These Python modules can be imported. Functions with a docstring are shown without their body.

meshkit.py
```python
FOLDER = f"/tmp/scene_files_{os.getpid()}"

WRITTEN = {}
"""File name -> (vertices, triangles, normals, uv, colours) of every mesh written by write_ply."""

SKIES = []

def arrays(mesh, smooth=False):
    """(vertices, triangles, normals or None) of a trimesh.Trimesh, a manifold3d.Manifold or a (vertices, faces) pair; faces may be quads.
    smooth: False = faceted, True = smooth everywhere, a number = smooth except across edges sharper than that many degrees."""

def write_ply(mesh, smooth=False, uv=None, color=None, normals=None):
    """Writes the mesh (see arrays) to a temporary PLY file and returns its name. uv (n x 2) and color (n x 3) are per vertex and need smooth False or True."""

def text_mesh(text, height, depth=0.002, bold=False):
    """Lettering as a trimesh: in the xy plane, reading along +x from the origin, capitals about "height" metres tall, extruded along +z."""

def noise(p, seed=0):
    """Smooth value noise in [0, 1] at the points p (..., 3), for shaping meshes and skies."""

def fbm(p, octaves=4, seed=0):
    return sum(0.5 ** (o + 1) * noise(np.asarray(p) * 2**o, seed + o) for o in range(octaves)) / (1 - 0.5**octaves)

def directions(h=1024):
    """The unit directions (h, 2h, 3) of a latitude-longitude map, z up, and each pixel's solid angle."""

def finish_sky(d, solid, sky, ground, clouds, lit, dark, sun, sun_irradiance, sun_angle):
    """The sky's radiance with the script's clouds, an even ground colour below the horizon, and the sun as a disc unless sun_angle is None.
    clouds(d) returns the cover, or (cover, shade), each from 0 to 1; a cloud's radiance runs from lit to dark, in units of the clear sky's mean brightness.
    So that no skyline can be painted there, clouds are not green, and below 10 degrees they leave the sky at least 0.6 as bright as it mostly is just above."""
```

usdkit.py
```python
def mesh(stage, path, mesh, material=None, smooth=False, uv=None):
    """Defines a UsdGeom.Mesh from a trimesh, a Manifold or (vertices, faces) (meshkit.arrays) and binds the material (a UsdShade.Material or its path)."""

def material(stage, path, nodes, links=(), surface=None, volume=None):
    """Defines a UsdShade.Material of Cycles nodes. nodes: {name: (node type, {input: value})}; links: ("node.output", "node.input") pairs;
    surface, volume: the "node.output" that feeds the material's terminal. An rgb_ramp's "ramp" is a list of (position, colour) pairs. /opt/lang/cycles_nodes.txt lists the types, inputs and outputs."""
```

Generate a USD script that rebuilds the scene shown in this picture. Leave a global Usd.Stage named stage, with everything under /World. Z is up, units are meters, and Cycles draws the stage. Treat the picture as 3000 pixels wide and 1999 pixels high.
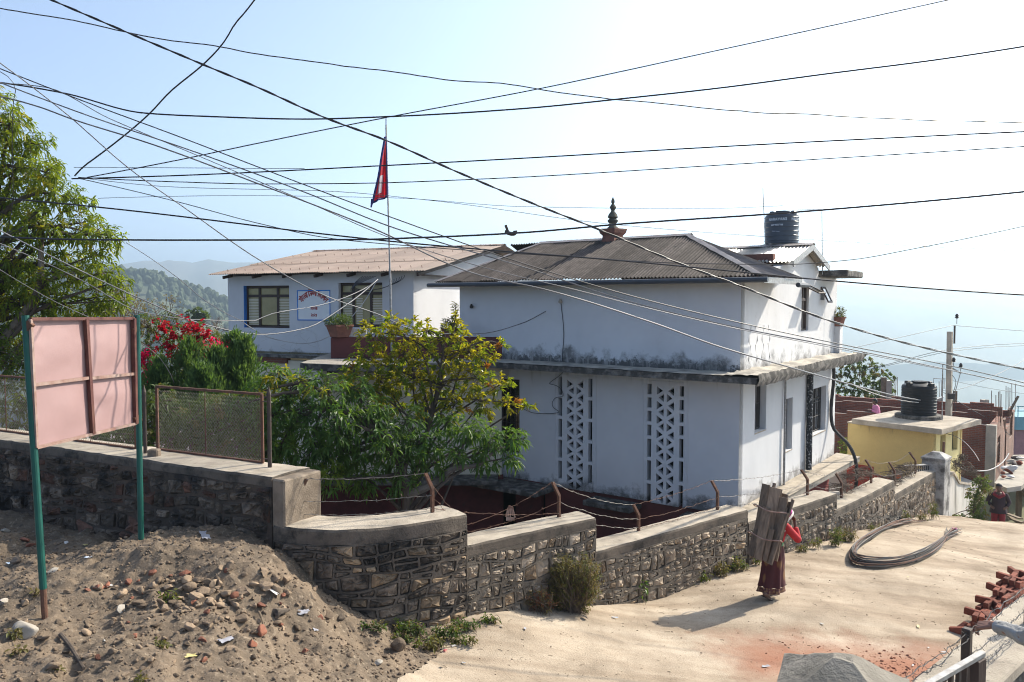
import math, random, numpy as np, trimesh, usdkit, meshkit
from pxr import Usd, UsdGeom, UsdLux, UsdShade, Gf, Sdf, Vt
from shapely.geometry import Polygon, box as sbox, LineString, Point, MultiPolygon
from shapely.ops import unary_union
from scipy.spatial import Voronoi, cKDTree
from scipy.interpolate import RBFInterpolator, CubicSpline
stage = Usd.Stage.CreateInMemory()
UsdGeom.SetStageUpAxis(stage, 'Z'); UsdGeom.SetStageMetersPerUnit(stage, 1.0)
UsdGeom.Xform.Define(stage, '/World'); UsdGeom.Scope.Define(stage, '/World/Looks')
R = random.Random(7); NR = np.random.RandomState(7)
V3 = lambda *a: np.array(a, float)
def material(name, nodes, links, surface=None, volume=None):
    return usdkit.material(stage, '/World/Looks/' + name, nodes, links, surface, volume)

# ---------------------------------------------------------------- camera, sky, sun, exposure
F, CX, CY, HZ = 2295., 1500., 999.5, 885.
PITCH = math.atan((CY - HZ) / F)
cam = UsdGeom.Camera.Define(stage, '/World/camera')
cam.CreateHorizontalApertureAttr(23.5); cam.CreateVerticalApertureAttr(23.5 * 682 / 1024)
cam.CreateFocalLengthAttr(23.5 * F / 3000); cam.CreateClippingRangeAttr((0.1, 200000.))
cam.AddRotateXOp().Set(90 - math.degrees(PITCH))
cam.CreateExposureAttr(1.2)
SUN_AZ = V3(.85, .52, 0) / np.linalg.norm([.85, .52]); SUN_EL = math.radians(37)
SUN = V3(*(SUN_AZ[:2] * math.cos(SUN_EL)), math.sin(SUN_EL))
sun = UsdLux.DistantLight.Define(stage, '/World/sun')
sun.CreateIntensityAttr(1.1); sun.CreateAngleAttr(.53); sun.CreateColorAttr(Gf.Vec3f(1, .92, .78)); sun.CreateNormalizeAttr(True)
rot = Gf.Rotation(Gf.Vec3d(0, 0, 1), Gf.Vec3d(*SUN))
sun.AddTransformOp().Set(Gf.Matrix4d(rot, Gf.Vec3d(0, 0, 0)))
material('sky', {'t': ('sky_texture', dict(sky_type='single_scattering', sun_disc=False, sun_elevation=SUN_EL, sun_rotation=math.atan2(SUN[0], SUN[1]), altitude=1100., air_density=.5, aerosol_density=3.3, ozone_density=0.)),
    'b': ('background_shader', {'strength': .15})}, [('t.color', 'b.color')], 'b.background')
sky = UsdLux.DomeLight.Define(stage, '/World/sky'); sky.GetPrim().SetCustomDataByKey('kind', 'structure')
UsdShade.MaterialBindingAPI.Apply(sky.GetPrim()).Bind(UsdShade.Material.Get(stage, '/World/Looks/sky'))

# ---------------------------------------------------------------- reading positions: where a sight line meets a depth or a plane of the place
_c, _s = math.cos(PITCH), math.sin(PITCH)
def ray(x, y):
    u, v = (x - CX) / F, (CY - y) / F
    d = V3(u, _c + v * _s, -_s + v * _c); return d / d[1]
def at(x, y, Y): return ray(x, y) * Y
def onz(x, y, z): d = ray(x, y); return d * (z / d[2])
def onplane(x, y, p, n): d = ray(x, y); return d * ((p @ n) / (d @ n))

# ---------------------------------------------------------------- mesh helpers
class MB:
    def __init__(s): s.v, s.f, s.n = [], [], 0
    def add(s, v, f):
        v = np.asarray(v, float); f = np.asarray(f, int)
        if f.shape[1] == 4: f = np.vstack([f[:, [0, 1, 2]], f[:, [0, 2, 3]]])
        s.v.append(v); s.f.append(f + s.n); s.n += len(v); return s
    def box(s, c, size, ax=None, bev=0.0):
        h = np.asarray(size, float) / 2; ax = np.eye(3) if ax is None else np.asarray(ax, float)
        if bev > 0:
            b = min(bev, .45 * min(size)); pts = []
            for k in range(3):
                for sg in np.ndindex(2, 2, 2):
                    sg = np.array(sg) * 2 - 1; q = sg * (h - b); q[k] = sg[k] * h[k]; pts.append(q)
            m = trimesh.convex.convex_hull(np.array(pts)); v, f = m.vertices, m.faces
        else:
            v = np.array([[x, y, z] for x in (-1, 1) for y in (-1, 1) for z in (-1, 1)]) * h
            f = np.array([[0, 1, 3, 2], [4, 6, 7, 5], [0, 4, 5, 1], [2, 3, 7, 6], [0, 2, 6, 4], [1, 5, 7, 3]])
        return s.add(v @ ax + np.asarray(c, float), f)
    def beam(s, p, q, w, h=None, up=(0, 0, 1), bev=0.0):
        p, q = np.asarray(p, float), np.asarray(q, float); L = np.linalg.norm(q - p); d = (q - p) / L
        u = np.cross(up, d)
        if np.linalg.norm(u) < 1e-6: u = np.cross((1, 0, 0), d)
        u /= np.linalg.norm(u); n = np.cross(d, u)
        return s.box((p + q) / 2, (L, w, h or w), [d, u, n], bev)
    def tube(s, pts, r, n=6, cap=True):
        p = np.asarray(pts, float); m = len(p); r = np.asarray(r, float); r = np.linspace(r[0], r[-1], m) if r.ndim and len(r) == 2 else np.broadcast_to(r, (m,))
        t = np.gradient(p, axis=0); t /= np.linalg.norm(t, axis=1, keepdims=True) + 1e-12
        a = np.cross(t[0], (0, 0, 1.) if abs(t[0][2]) < .9 else (1., 0, 0)); a /= np.linalg.norm(a); A = []
        for k in range(m):
            a = a - t[k] * (a @ t[k]); a /= np.linalg.norm(a) + 1e-12; A.append(a)
        A = np.array(A); B = np.cross(t, A); g = np.arange(n) * 2 * np.pi / n
        v = p[:, None] + r[:, None, None] * (np.cos(g)[None, :, None] * A[:, None] + np.sin(g)[None, :, None] * B[:, None])
        i, j = np.meshgrid(np.arange(m - 1), np.arange(n), indexing='ij')
        q = np.stack([i * n + j, i * n + (j + 1) % n, (i + 1) * n + (j + 1) % n, (i + 1) * n + j], -1).reshape(-1, 4)
        f = np.vstack([q[:, [0, 1, 2]], q[:, [0, 2, 3]]])
        if cap:
            f = np.vstack([f, [[0, k + 1, k] for k in range(1, n - 1)], [[(m - 1) * n, (m - 1) * n + k, (m - 1) * n + k + 1] for k in range(1, n - 1)]])
        return s.add(v.reshape(-1, 3), f)
    def lathe(s, prof, c=(0, 0, 0), n=24, rz=0):
        p = np.asarray(prof, float); m = len(p); g = np.arange(n) * 2 * np.pi / n
        v = np.stack([p[:, :1] * np.cos(g), p[:, :1] * np.sin(g), np.repeat(p[:, 1:2], n, 1)], -1).reshape(-1, 3) + np.asarray(c, float)
        i, j = np.meshgrid(np.arange(m - 1), np.arange(n), indexing='ij')
        q = np.stack([i * n + j, i * n + (j + 1) % n, (i + 1) * n + (j + 1) % n, (i + 1) * n + j], -1).reshape(-1, 4)
        return s.add(v, q)
    def prism(s, poly, o, u, w, d, t0=0.0):
        """shapely polygon in the (u, w) plane at o, pushed along d from t0 to t0 + |d|."""
        o, u, w, d = (np.asarray(x, float) for x in (o, u, w, d)); L = np.linalg.norm(d)
        for g in getattr(poly, 'geoms', [poly]):
            if g.is_empty or g.area < 1e-7: continue
            m = trimesh.creation.extrude_polygon(g, L, engine='earcut'); v = m.vertices
            s.add(o + v[:, :1] * u + v[:, 1:2] * w + (v[:, 2:] + t0) * d / L, m.faces if np.dot(np.cross(u, w), d) > 0 else m.faces[:, ::-1])
        return s
    def grid(s, P):
        P = np.asarray(P, float); a, b = P.shape[:2]
        i, j = np.meshgrid(np.arange(a - 1), np.arange(b - 1), indexing='ij')
        return s.add(P.reshape(-1, 3), np.stack([i * b + j, (i + 1) * b + j, (i + 1) * b + j + 1, i * b + j + 1], -1).reshape(-1, 4))
    def mesh(s, off=(0, 0, 0)): return np.vstack(s.v) - np.asarray(off, float), np.vstack(s.f)

USED, LOC = {}, {}
def numbered(base):
    k = USED.get(base, 0); USED[base] = k + 1
    return base if k == 0 else f'{base}_{k:03d}'
def tag(prim, label=None, cat=None, group=None, kind=None):
    for k, v in (('label', label), ('category', cat), ('group', group), ('kind', kind)):
        if v: prim.SetCustomDataByKey(k, v)
def thing(name, label, cat, loc=(0, 0, 0), group=None):
    p = numbered('/World/' + name); x = UsdGeom.Xform.Define(stage, p); LOC[p] = np.asarray(loc, float)
    x.AddTranslateOp().Set(Gf.Vec3d(*map(float, loc))); tag(x.GetPrim(), label, cat, group); return p
def part(parent, name, mb, mat, smooth=False, label=None, kind=None):
    """mb is in world coordinates; parent a thing or a part."""
    p = numbered(f'{parent}/{name}'); LOC[p] = LOC[parent]
    m = usdkit.mesh(stage, p, mb.mesh(LOC[parent]) if isinstance(mb, MB) else (np.asarray(mb[0]) - LOC[parent], mb[1]), '/World/Looks/' + mat, smooth)
    m.CreateDoubleSidedAttr(True); tag(m.GetPrim(), label, None, None, kind); return p
def one(name, mb, mat, label=None, cat=None, group=None, kind=None, smooth=False):
    p = numbered('/World/' + name); LOC[p] = V3(0, 0, 0)
    m = usdkit.mesh(stage, p, mb.mesh() if isinstance(mb, MB) else mb, '/World/Looks/' + mat, smooth); m.CreateDoubleSidedAttr(True)
    tag(m.GetPrim(), label, cat, group, kind); return p
def copy(src, label, cat, loc, rz=0, group=None, scale=1.0, name=None):
    p = numbered('/World/' + (name or src.split('/')[-1].rstrip('0123456789').rstrip('_'))); x = UsdGeom.Xform.Define(stage, p)
    x.GetPrim().GetReferences().AddInternalReference(src); x.GetPrim().SetInstanceable(True); x.ClearXformOpOrder()
    x.AddTranslateOp(opSuffix='place').Set(Gf.Vec3d(*map(float, loc))); x.AddRotateZOp(opSuffix='turn').Set(float(rz)); x.AddScaleOp(opSuffix='size').Set(Gf.Vec3f(scale, scale, scale)); tag(x.GetPrim(), label, cat, group); return p
def spline(pts, n=8):
    p = np.asarray(pts, float)
    if len(p) < 3: return np.linspace(p[0], p[-1], n + 1)
    d = np.r_[0, np.cumsum(np.linalg.norm(np.diff(p, axis=0), axis=1) + 1e-9)]
    return CubicSpline(d, p)(np.linspace(0, d[-1], n * (len(p) - 1) + 1))
def rock(seed, size, flat=.6, sub=2, rough=.25):
    m = trimesh.creation.icosphere(sub, 1.0); rs = np.random.RandomState(seed)
    v = m.vertices
    for k in range(11):
        n = rs.normal(size=3); n /= np.linalg.norm(n); h = rs.uniform(.42, .85); d = v @ n
        v = np.where((d > h)[:, None], v - (d - h)[:, None] * n, v)
    v = v * (1 + rough * (meshkit.fbm(v * 2.3 + seed * 3.1, 3, seed) - .5)[:, None]) * (np.array([1, rs.uniform(.55, .95), flat * rs.uniform(.7, 1.1)]) * size * 1.15)
    a = rs.uniform(0, 6.28); c, s_ = math.cos(a), math.sin(a); e = rs.normal() * .25
    v = v @ np.array([[math.cos(e), 0, -math.sin(e)], [0, 1, 0], [math.sin(e), 0, math.cos(e)]])
    return v @ np.array([[c, s_, 0], [-s_, c, 0], [0, 0, 1]]), m.faces

# ---------------------------------------------------------------- materials
def simple(name, col, rough=.8, col2=None, scale=4., bump=.0, bscale=40., metal=0., detail=6., ramp=(.35, .65), vary=0., coord='p', extra=None, spec=.4, mask=None, translucent=None, stretch=None):
    """base colour between two tones by noise, fine bump; vary = change of tone from object to object; mask = list of (scale, lo, hi, colour, z0, z1[, axis]) stains."""
    N = {'g': ('geometry', {}), 'tc': ('texture_coordinate', {}), 'p': ('principled_bsdf', dict(roughness=rough, metallic=metal, specular_ior_level=spec))}
    src = 'g.position' if coord == 'p' else 'tc.object'; L = []
    if stretch: N['mp'] = ('mapping', dict(scale=stretch)); L += [(src, 'mp.vector')]; src0, src = src, 'mp.vector'
    else: src0 = src
    N['n'] = ('noise_texture', dict(scale=scale, detail=detail, roughness=.62)); L += [(src, 'n.vector')]
    N['r'] = ('rgb_ramp', {'ramp': [(ramp[0], col), (ramp[1], col2 or tuple(c * .8 for c in col))]}); L += [('n.fac', 'r.fac')]
    out = 'r.color'
    if vary:
        N['oi'] = ('object_info', {}); N['vm'] = ('map_range', dict(from_min=0., from_max=1., to_min=1 - vary, to_max=1 + vary)); N['hv'] = ('hsv', {})
        L += [('oi.random', 'vm.value'), ('vm.result', 'hv.value'), (out, 'hv.color')]; out = 'hv.color'
    for k, (msc, lo, hi, mc, z0, z1, *st) in enumerate(mask or []):
        N[f'mn{k}'] = ('noise_texture', dict(scale=msc, detail=8., roughness=.7))
        if st: N[f'mm{k}'] = ('mapping', dict(scale=st[0])); L += [(src0, f'mm{k}.vector'), (f'mm{k}.vector', f'mn{k}.vector')]
        else: L += [(src0, f'mn{k}.vector')]
        N[f'sx{k}'] = ('separate_xyz', {}); L += [(src0, f'sx{k}.vector')]
        N[f'mz{k}'] = ('map_range', dict(from_min=z0, from_max=z1, to_min=0., to_max=1., clamp=True)); L += [(f'sx{k}.z', f'mz{k}.value')]
        N[f'ma{k}'] = ('math', dict(math_type='multiply_add', value2=.45)); L += [(f'mz{k}.result', f'ma{k}.value1'), (f'mn{k}.fac', f'ma{k}.value3')]
        N[f'mr{k}'] = ('map_range', dict(from_min=lo, from_max=hi, clamp=True)); L += [(f'ma{k}.value', f'mr{k}.value')]
        N[f'mx{k}'] = ('mix', dict(color2=mc)); L += [(f'mr{k}.result', f'mx{k}.fac'), (out, f'mx{k}.color1')]; out = f'mx{k}.color'
    L += [(out, 'p.base_color')]
    if bump:
        N['bn'] = ('noise_texture', dict(scale=bscale, detail=6., roughness=.65)); N['b'] = ('bump', dict(strength=min(1., bump), distance=.02))
        L += [(src, 'bn.vector'), ('bn.fac', 'b.height'), ('b.normal', 'p.normal')]
    surf = 'p.BSDF'
    if translucent:
        N['tl'] = ('translucent_bsdf', {}); N['tm'] = ('mix', dict(mix_type='multiply', fac=1., color2=translucent[:3])); N['mc'] = ('mix_closure', dict(fac=translucent[3]))
        L += [(out, 'tm.color1'), ('tm.color', 'tl.color'), ('p.BSDF', 'mc.closure1'), ('tl.BSDF', 'mc.closure2')]; surf = 'mc.closure'
    return material(name, N, L, surf)
ZL = -1.65                                                         # ledge of the white house
BLACK = (.035, .033, .030)
material('road_dust', {'g': ('geometry', {}), 'mp': ('mapping', {'rotation': (0, 0, -.72), 'scale': (.16, 1.9, 1.)}), 'n': ('noise_texture', {'scale': 1., 'detail': 7., 'roughness': .6}), 'r': ('rgb_ramp', {'ramp': [(.36, (.285, .222, .16)), (.5, (.38, .31, .232)), (.66, (.445, .373, .288))]}),
    'n2': ('noise_texture', {'scale': 1.1, 'detail': 8., 'roughness': .65}), 'r2': ('rgb_ramp', {'ramp': [(.34, (.70, .68, .66)), (.62, (1.1, 1.1, 1.1))]}), 'm': ('mix', {'mix_type': 'multiply', 'fac': 1.}), 'n3': ('noise_texture', {'scale': 34., 'detail': 5.}), 'r3': ('rgb_ramp', {'ramp': [(.30, (.55, .52, .48)), (.40, (1., 1., 1.)), (.66, (1., 1., 1.)), (.74, (1.25, 1.25, 1.25))]}), 'm2': ('mix', {'mix_type': 'multiply', 'fac': .8}),
    'c': ('vector_math', {'math_type': 'subtract', 'vector2': (5.3, 10.55, -5.)}), 'mr': ('mapping', {'rotation': (0, 0, -.72), 'scale': (.36, .85, .0)}), 'ln': ('vector_math', {'math_type': 'length'}), 'ad': ('math', {'math_type': 'multiply_add', 'value2': 1.5}), 'rr': ('map_range', {'from_min': 1.85, 'from_max': 1.15, 'to_min': 0., 'to_max': .9, 'clamp': True}), 'mx': ('mix', {'color2': (.30, .135, .083)}),
    'bn': ('noise_texture', {'scale': 38., 'detail': 7., 'roughness': .7}), 'b': ('bump', {'strength': .75, 'distance': .02}), 'p': ('principled_bsdf', {'roughness': .95, 'specular_ior_level': .2})},
    [('g.position', 'mp.vector'), ('mp.vector', 'n.vector'), ('n.fac', 'r.fac'), ('g.position', 'n2.vector'), ('n2.fac', 'r2.fac'), ('r.color', 'm.color1'), ('r2.color', 'm.color2'), ('g.position', 'n3.vector'), ('n3.fac', 'r3.fac'), ('m.color', 'm2.color1'), ('r3.color', 'm2.color2'),
     ('g.position', 'c.vector1'), ('c.vector', 'mr.vector'), ('mr.vector', 'ln.vector1'), ('n2.fac', 'ad.value1'), ('ln.value', 'ad.value3'), ('ad.value', 'rr.value'), ('rr.result', 'mx.fac'), ('m2.color', 'mx.color1'), ('mx.color', 'p.base_color'), ('g.position', 'bn.vector'), ('bn.fac', 'b.height'), ('b.normal', 'p.normal')], 'p.BSDF')
simple('mound_dirt', (.185, .137, .093), .95, (.10, .077, .055), 1.6, 1., 22, mask=[(17., .55, .63, (.25, .195, .138), 90, 91), (6., .58, .68, (.06, .048, .038), 90, 91)])
simple('terrain', (.13, .12, .06), .95, (.07, .085, .035), .05, .3, 3)
simple('garden_soil', (.12, .09, .062), .95, (.075, .06, .042), 2., .5, 30)
simple('court', (.36, .33, .29), .9, (.28, .26, .23), 1.2, .3, 40)
simple('forest', (.045, .065, .035), .9, (.075, .085, .05), .02, 0)
simple('farhill', (.08, .09, .06), .95, (.12, .11, .08), .004, 0)
simple('tree_far', (.035, .055, .025), .9, (.055, .07, .03), .3, 0)
WHITE, WHITE2 = (.60, .602, .612), (.55, .553, .566)
simple('white_upper', WHITE, .85, WHITE2, .9, .25, 60, mask=[(1.7, .74, .93, (.17, .165, .16), ZL + .75, ZL), (9., .72, .86, (.09, .088, .085), ZL + .38, ZL - .02), (5., .95, 1.15, (.36, .355, .34), ZL + 1.1, ZL + .1, (1, 1, .10)), (.9, .62, .82, (.47, .465, .455), 90, 91)])
simple('white_lower', WHITE, .85, WHITE2, .9, .25, 60, mask=[(1.5, .80, .97, (.15, .145, .14), -4.3, -5.15), (5., .94, 1.14, (.38, .375, .36), -3.4, -1.9, (1, 1, .10)), (.9, .62, .82, (.47, .465, .455), 90, 91)])
simple('white_side', (.62, .615, .61), .85, (.54, .535, .53), .9, .3, 60, stretch=(1, 1, .35), mask=[(1.6, .76, .97, (.15, .145, .14), ZL + .85, ZL - .1), (2.4, .58, .80, (.42, .41, .39), 40, 41)])
simple('white_lower_side', (.62, .62, .62), .85, (.55, .55, .55), .9, .3, 60, stretch=(1, 1, .4), mask=[(1.8, .78, .96, (.22, .21, .20), -4.2, -5.0)])
simple('white_left', (.55, .555, .57), .85, (.49, .495, .51), .8, .2, 60, mask=[(2.2, .84, .97, (.25, .24, .22), ZL + .35, ZL - .12)])
simple('cream', (.62, .57, .44), .85, (.55, .5, .4), 1.2, .2, 50)
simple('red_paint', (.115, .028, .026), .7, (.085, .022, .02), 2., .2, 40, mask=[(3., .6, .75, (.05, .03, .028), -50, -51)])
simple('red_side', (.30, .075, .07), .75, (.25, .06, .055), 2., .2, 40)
simple('ledge_top', (.47, .43, .36), .9, (.20, .185, .165), 2.2, .6, 30, ramp=(.42, .66))
simple('ledge_edge', (.06, .056, .05), .95, (.26, .24, .215), 5., .9, 25, ramp=(.45, .75))
simple('concrete', (.38, .34, .28), .92, (.24, .22, .19), 1.6, .7, 40, ramp=(.38, .7))
simple('concrete_pale', (.44, .38, .30), .92, (.27, .23, .18), 2.4, .7, 50, ramp=(.38, .68), mask=[(11., .60, .72, (.13, .11, .09), 90, 91)])
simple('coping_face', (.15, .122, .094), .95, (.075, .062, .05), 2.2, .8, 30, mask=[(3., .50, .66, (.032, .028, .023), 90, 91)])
simple('concrete_brown', (.25, .20, .148), .92, (.125, .095, .068), 2.6, .7, 40, mask=[(5., .58, .72, (.07, .052, .038), 90, 91)])
simple('pillar_cap', (.25, .225, .185), .92, (.14, .125, .10), 4., .8, 30, mask=[(9., .60, .70, (.07, .062, .052), 90, 91)])
simple('mortar', (.185, .156, .122), .95, (.10, .084, .066), 1.6, .9, 45, ramp=(.38, .64), mask=[(1.4, .56, .70, (.05, .042, .034), 90, 91)])
simple('stone', (.35, .28, .205), .9, (.19, .152, .113), 3.2, 1., 22, vary=.42, ramp=(.35, .72), mask=[(1.4, .64, .76, (.075, .062, .05), 90, 91)])
simple('stone_warm', (.34, .235, .14), .9, (.19, .145, .10), 3.2, .9, 22, vary=.4)
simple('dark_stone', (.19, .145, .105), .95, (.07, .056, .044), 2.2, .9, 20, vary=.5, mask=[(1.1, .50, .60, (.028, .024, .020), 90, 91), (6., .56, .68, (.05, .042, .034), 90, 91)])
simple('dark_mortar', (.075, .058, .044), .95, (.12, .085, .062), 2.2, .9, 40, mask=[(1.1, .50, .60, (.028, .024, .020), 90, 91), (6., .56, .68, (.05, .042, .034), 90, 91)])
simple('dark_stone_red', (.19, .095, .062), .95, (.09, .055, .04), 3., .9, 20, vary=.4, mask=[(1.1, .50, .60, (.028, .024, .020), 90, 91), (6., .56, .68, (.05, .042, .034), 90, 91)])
def ironmat(name, ax, org, pitch, c1, c2, trough_shade):  # shade in the corrugation furrows is put into the colour as dark stripes
    material(name, {'g': ('geometry', {}), 'sb': ('vector_math', {'math_type': 'subtract', 'vector2': org}), 'd': ('vector_math', {'math_type': 'dot_product', 'vector2': ax}), 'k': ('math', {'math_type': 'multiply', 'value2': 2 * math.pi / pitch}), 'si': ('math', {'math_type': 'sine'}), 'mr': ('map_range', {'from_min': -.9, 'from_max': .5, 'to_min': trough_shade, 'to_max': 1.12, 'clamp': True}),
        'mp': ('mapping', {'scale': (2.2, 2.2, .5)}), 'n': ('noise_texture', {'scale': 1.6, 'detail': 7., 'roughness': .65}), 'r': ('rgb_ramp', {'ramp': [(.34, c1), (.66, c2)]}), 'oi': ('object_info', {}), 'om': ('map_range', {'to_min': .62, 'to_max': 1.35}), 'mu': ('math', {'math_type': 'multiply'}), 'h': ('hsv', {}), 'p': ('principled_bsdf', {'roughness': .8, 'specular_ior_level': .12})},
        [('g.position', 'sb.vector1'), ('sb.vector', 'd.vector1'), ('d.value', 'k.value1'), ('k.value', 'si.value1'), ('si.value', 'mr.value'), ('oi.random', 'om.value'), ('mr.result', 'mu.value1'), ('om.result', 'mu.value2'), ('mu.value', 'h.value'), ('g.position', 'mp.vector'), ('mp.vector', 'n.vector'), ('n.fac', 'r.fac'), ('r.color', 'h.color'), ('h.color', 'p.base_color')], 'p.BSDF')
simple('roof_cap', (.30, .275, .26), .55, (.2, .17, .16), 2., .3, 25, metal=.2)
simple('roof_pink', (.25, .187, .15), .65, (.19, .14, .113), .8, .2, 30, vary=.14)
simple('roof_new', (.52, .50, .46), .45, (.4, .36, .31), 1.3, .2, 30, metal=.35, vary=.1)
simple('gutter', (.05, .055, .065), .5, (.035, .04, .05), 3.)
simple('dark_metal', (.045, .036, .032), .6, (.075, .05, .038), 9., .2, 60, metal=.3)
simple('rust_metal', (.16, .075, .045), .75, (.085, .045, .03), 12., .3, 60, metal=.2)
simple('mesh_wire', (.20, .19, .175), .6, (.12, .10, .085), 14., metal=.3)
simple('galv', (.36, .36, .35), .5, (.22, .20, .185), 14., .1, 60, metal=.5)
simple('steel_bar', (.032, .033, .036), .5, (.055, .042, .033), 8., 0, 40)
simple('black_iron', (.02, .019, .02), .5, (.035, .028, .026), 10.)
simple('wood_dark', (.055, .032, .024), .6, (.035, .02, .016), 5., .2, 60, stretch=(1, 1, .15))
simple('plank', (.25, .185, .13), .85, (.13, .095, .068), 3., .6, 40, coord='o', stretch=(6, 6, .7), vary=.35)
simple('pole_wood', (.2, .15, .1), .9, (.12, .09, .06), 4.)
simple('bark', (.115, .088, .066), .95, (.06, .046, .036), 6., .9, 30, stretch=(1, 1, .35))
simple('bark_pale', (.22, .18, .14), .95, (.12, .095, .075), 6., .8, 30)
simple('twig', (.16, .12, .085), .95, (.09, .066, .05), 5.)
simple('cable', (.018, .018, .022), .45, (.025, .025, .03), 5., spec=.5)
simple('cable_white', (.45, .44, .43), .6, (.25, .24, .23), 3.)
simple('cable_grey', (.17, .17, .18), .4, (.08, .08, .09), 2.)
simple('paint_red', (.30, .035, .03), .7, (.36, .06, .05), 8.)
simple('paint_blue', (.03, .16, .50), .7, (.05, .2, .55), 8.)
simple('sign_white', (.70, .71, .70), .8, (.66, .66, .67), 3.)
simple('sign_pink', (.33, .21, .20), .55, (.285, .18, .172), 1.4, .12, 4., ramp=(.3, .7), mask=[(7., .74, .80, (.30, .20, .17), 10, 11)])
simple('sign_frame', (.085, .024, .022), .6, (.12, .05, .035), 8.)
simple('frame_pale', (.33, .24, .20), .7, (.22, .12, .09), 8.)
simple('green_paint', (.004, .058, .045), .45, (.008, .078, .06), 5., mask=[(14., .70, .78, (.12, .07, .045), 90, 91)])
simple('tank', (.030, .040, .055), .42, (.04, .05, .066), 3., spec=.5)
simple('tank_black', (.006, .007, .009), .5, (.011, .012, .015), 3., spec=.25)
simple('lettering', (.62, .66, .70), .6, (.5, .55, .6), 20.)
simple('yellow_wall', (.62, .46, .185), .85, (.55, .40, .16), 1.1, .2, 60, mask=[(6., .88, 1.1, (.34, .26, .13), -5.3, -4.2, (1, 1, .12)), (2., .80, 1.0, (.36, .28, .15), -5.4, -6.0)])
simple('yellow_pale', (.72, .62, .30), .85, (.66, .56, .26), 1.5, .15, 60)
simple('oxide_red', (.34, .052, .03), .8, (.28, .04, .025), 2., .1, 50)
simple('ceramic', (.62, .60, .58), .3, (.45, .42, .40), 6.)
simple('poster', (.55, .48, .44), .8, (.28, .22, .20), 30., 0)
simple('poster_orange', (.80, .20, .08), .7, (.75, .16, .06), 4.)
simple('blue_paper', (.38, .55, .72), .8, (.62, .68, .74), 12.)
simple('pillar', (.40, .39, .37), .9, (.09, .085, .08), 2.4, .6, 40, ramp=(.42, .62))
simple('old_white', (.55, .53, .49), .9, (.25, .23, .20), 2., .5, 30, stretch=(1, 1, .3), ramp=(.45, .75))
simple('brick_red', (.225, .062, .034), .92, (.145, .045, .028), 9., .8, 40, vary=.35, mask=[(30., .58, .70, (.30, .17, .11), 90, 91)])
simple('terracotta', (.22, .09, .06), .85, (.13, .055, .04), 5., .3, 40)
simple('moss_stone', (.06, .058, .046), .9, (.09, .082, .06), 8., .5, 40)
simple('skin', (.27, .14, .095), .6, (.24, .12, .08), 8.)
simple('skin_dark', (.13, .07, .048), .6, (.11, .06, .04), 8.)
simple('hair', (.012, .01, .01), .6, (.02, .016, .015), 20.)
simple('cloth_red', (.42, .018, .024), .8, (.33, .013, .018), 5.)
simple('cloth_white', (.66, .63, .58), .85, (.55, .52, .48), 6.)
simple('cloth_magenta', (.42, .03, .24), .8, (.35, .02, .2), 6.)
simple('cloth_green', (.10, .27, .12), .8, (.08, .22, .1), 6.)
simple('cloth_pink', (.62, .22, .36), .8, (.55, .18, .30), 6.)
simple('cloth_dark', (.022, .012, .018), .85, (.03, .016, .02), 6.)
simple('cloth_maroon', (.17, .012, .022), .8, (.13, .01, .018), 6.)
simple('cloth_grey', (.36, .35, .33), .9, (.27, .265, .255), 7., .4, 60)
simple('flag_red', (.50, .022, .04), .7, (.42, .016, .03), 3., translucent=(1.5, .7, .7, .45))
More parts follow.
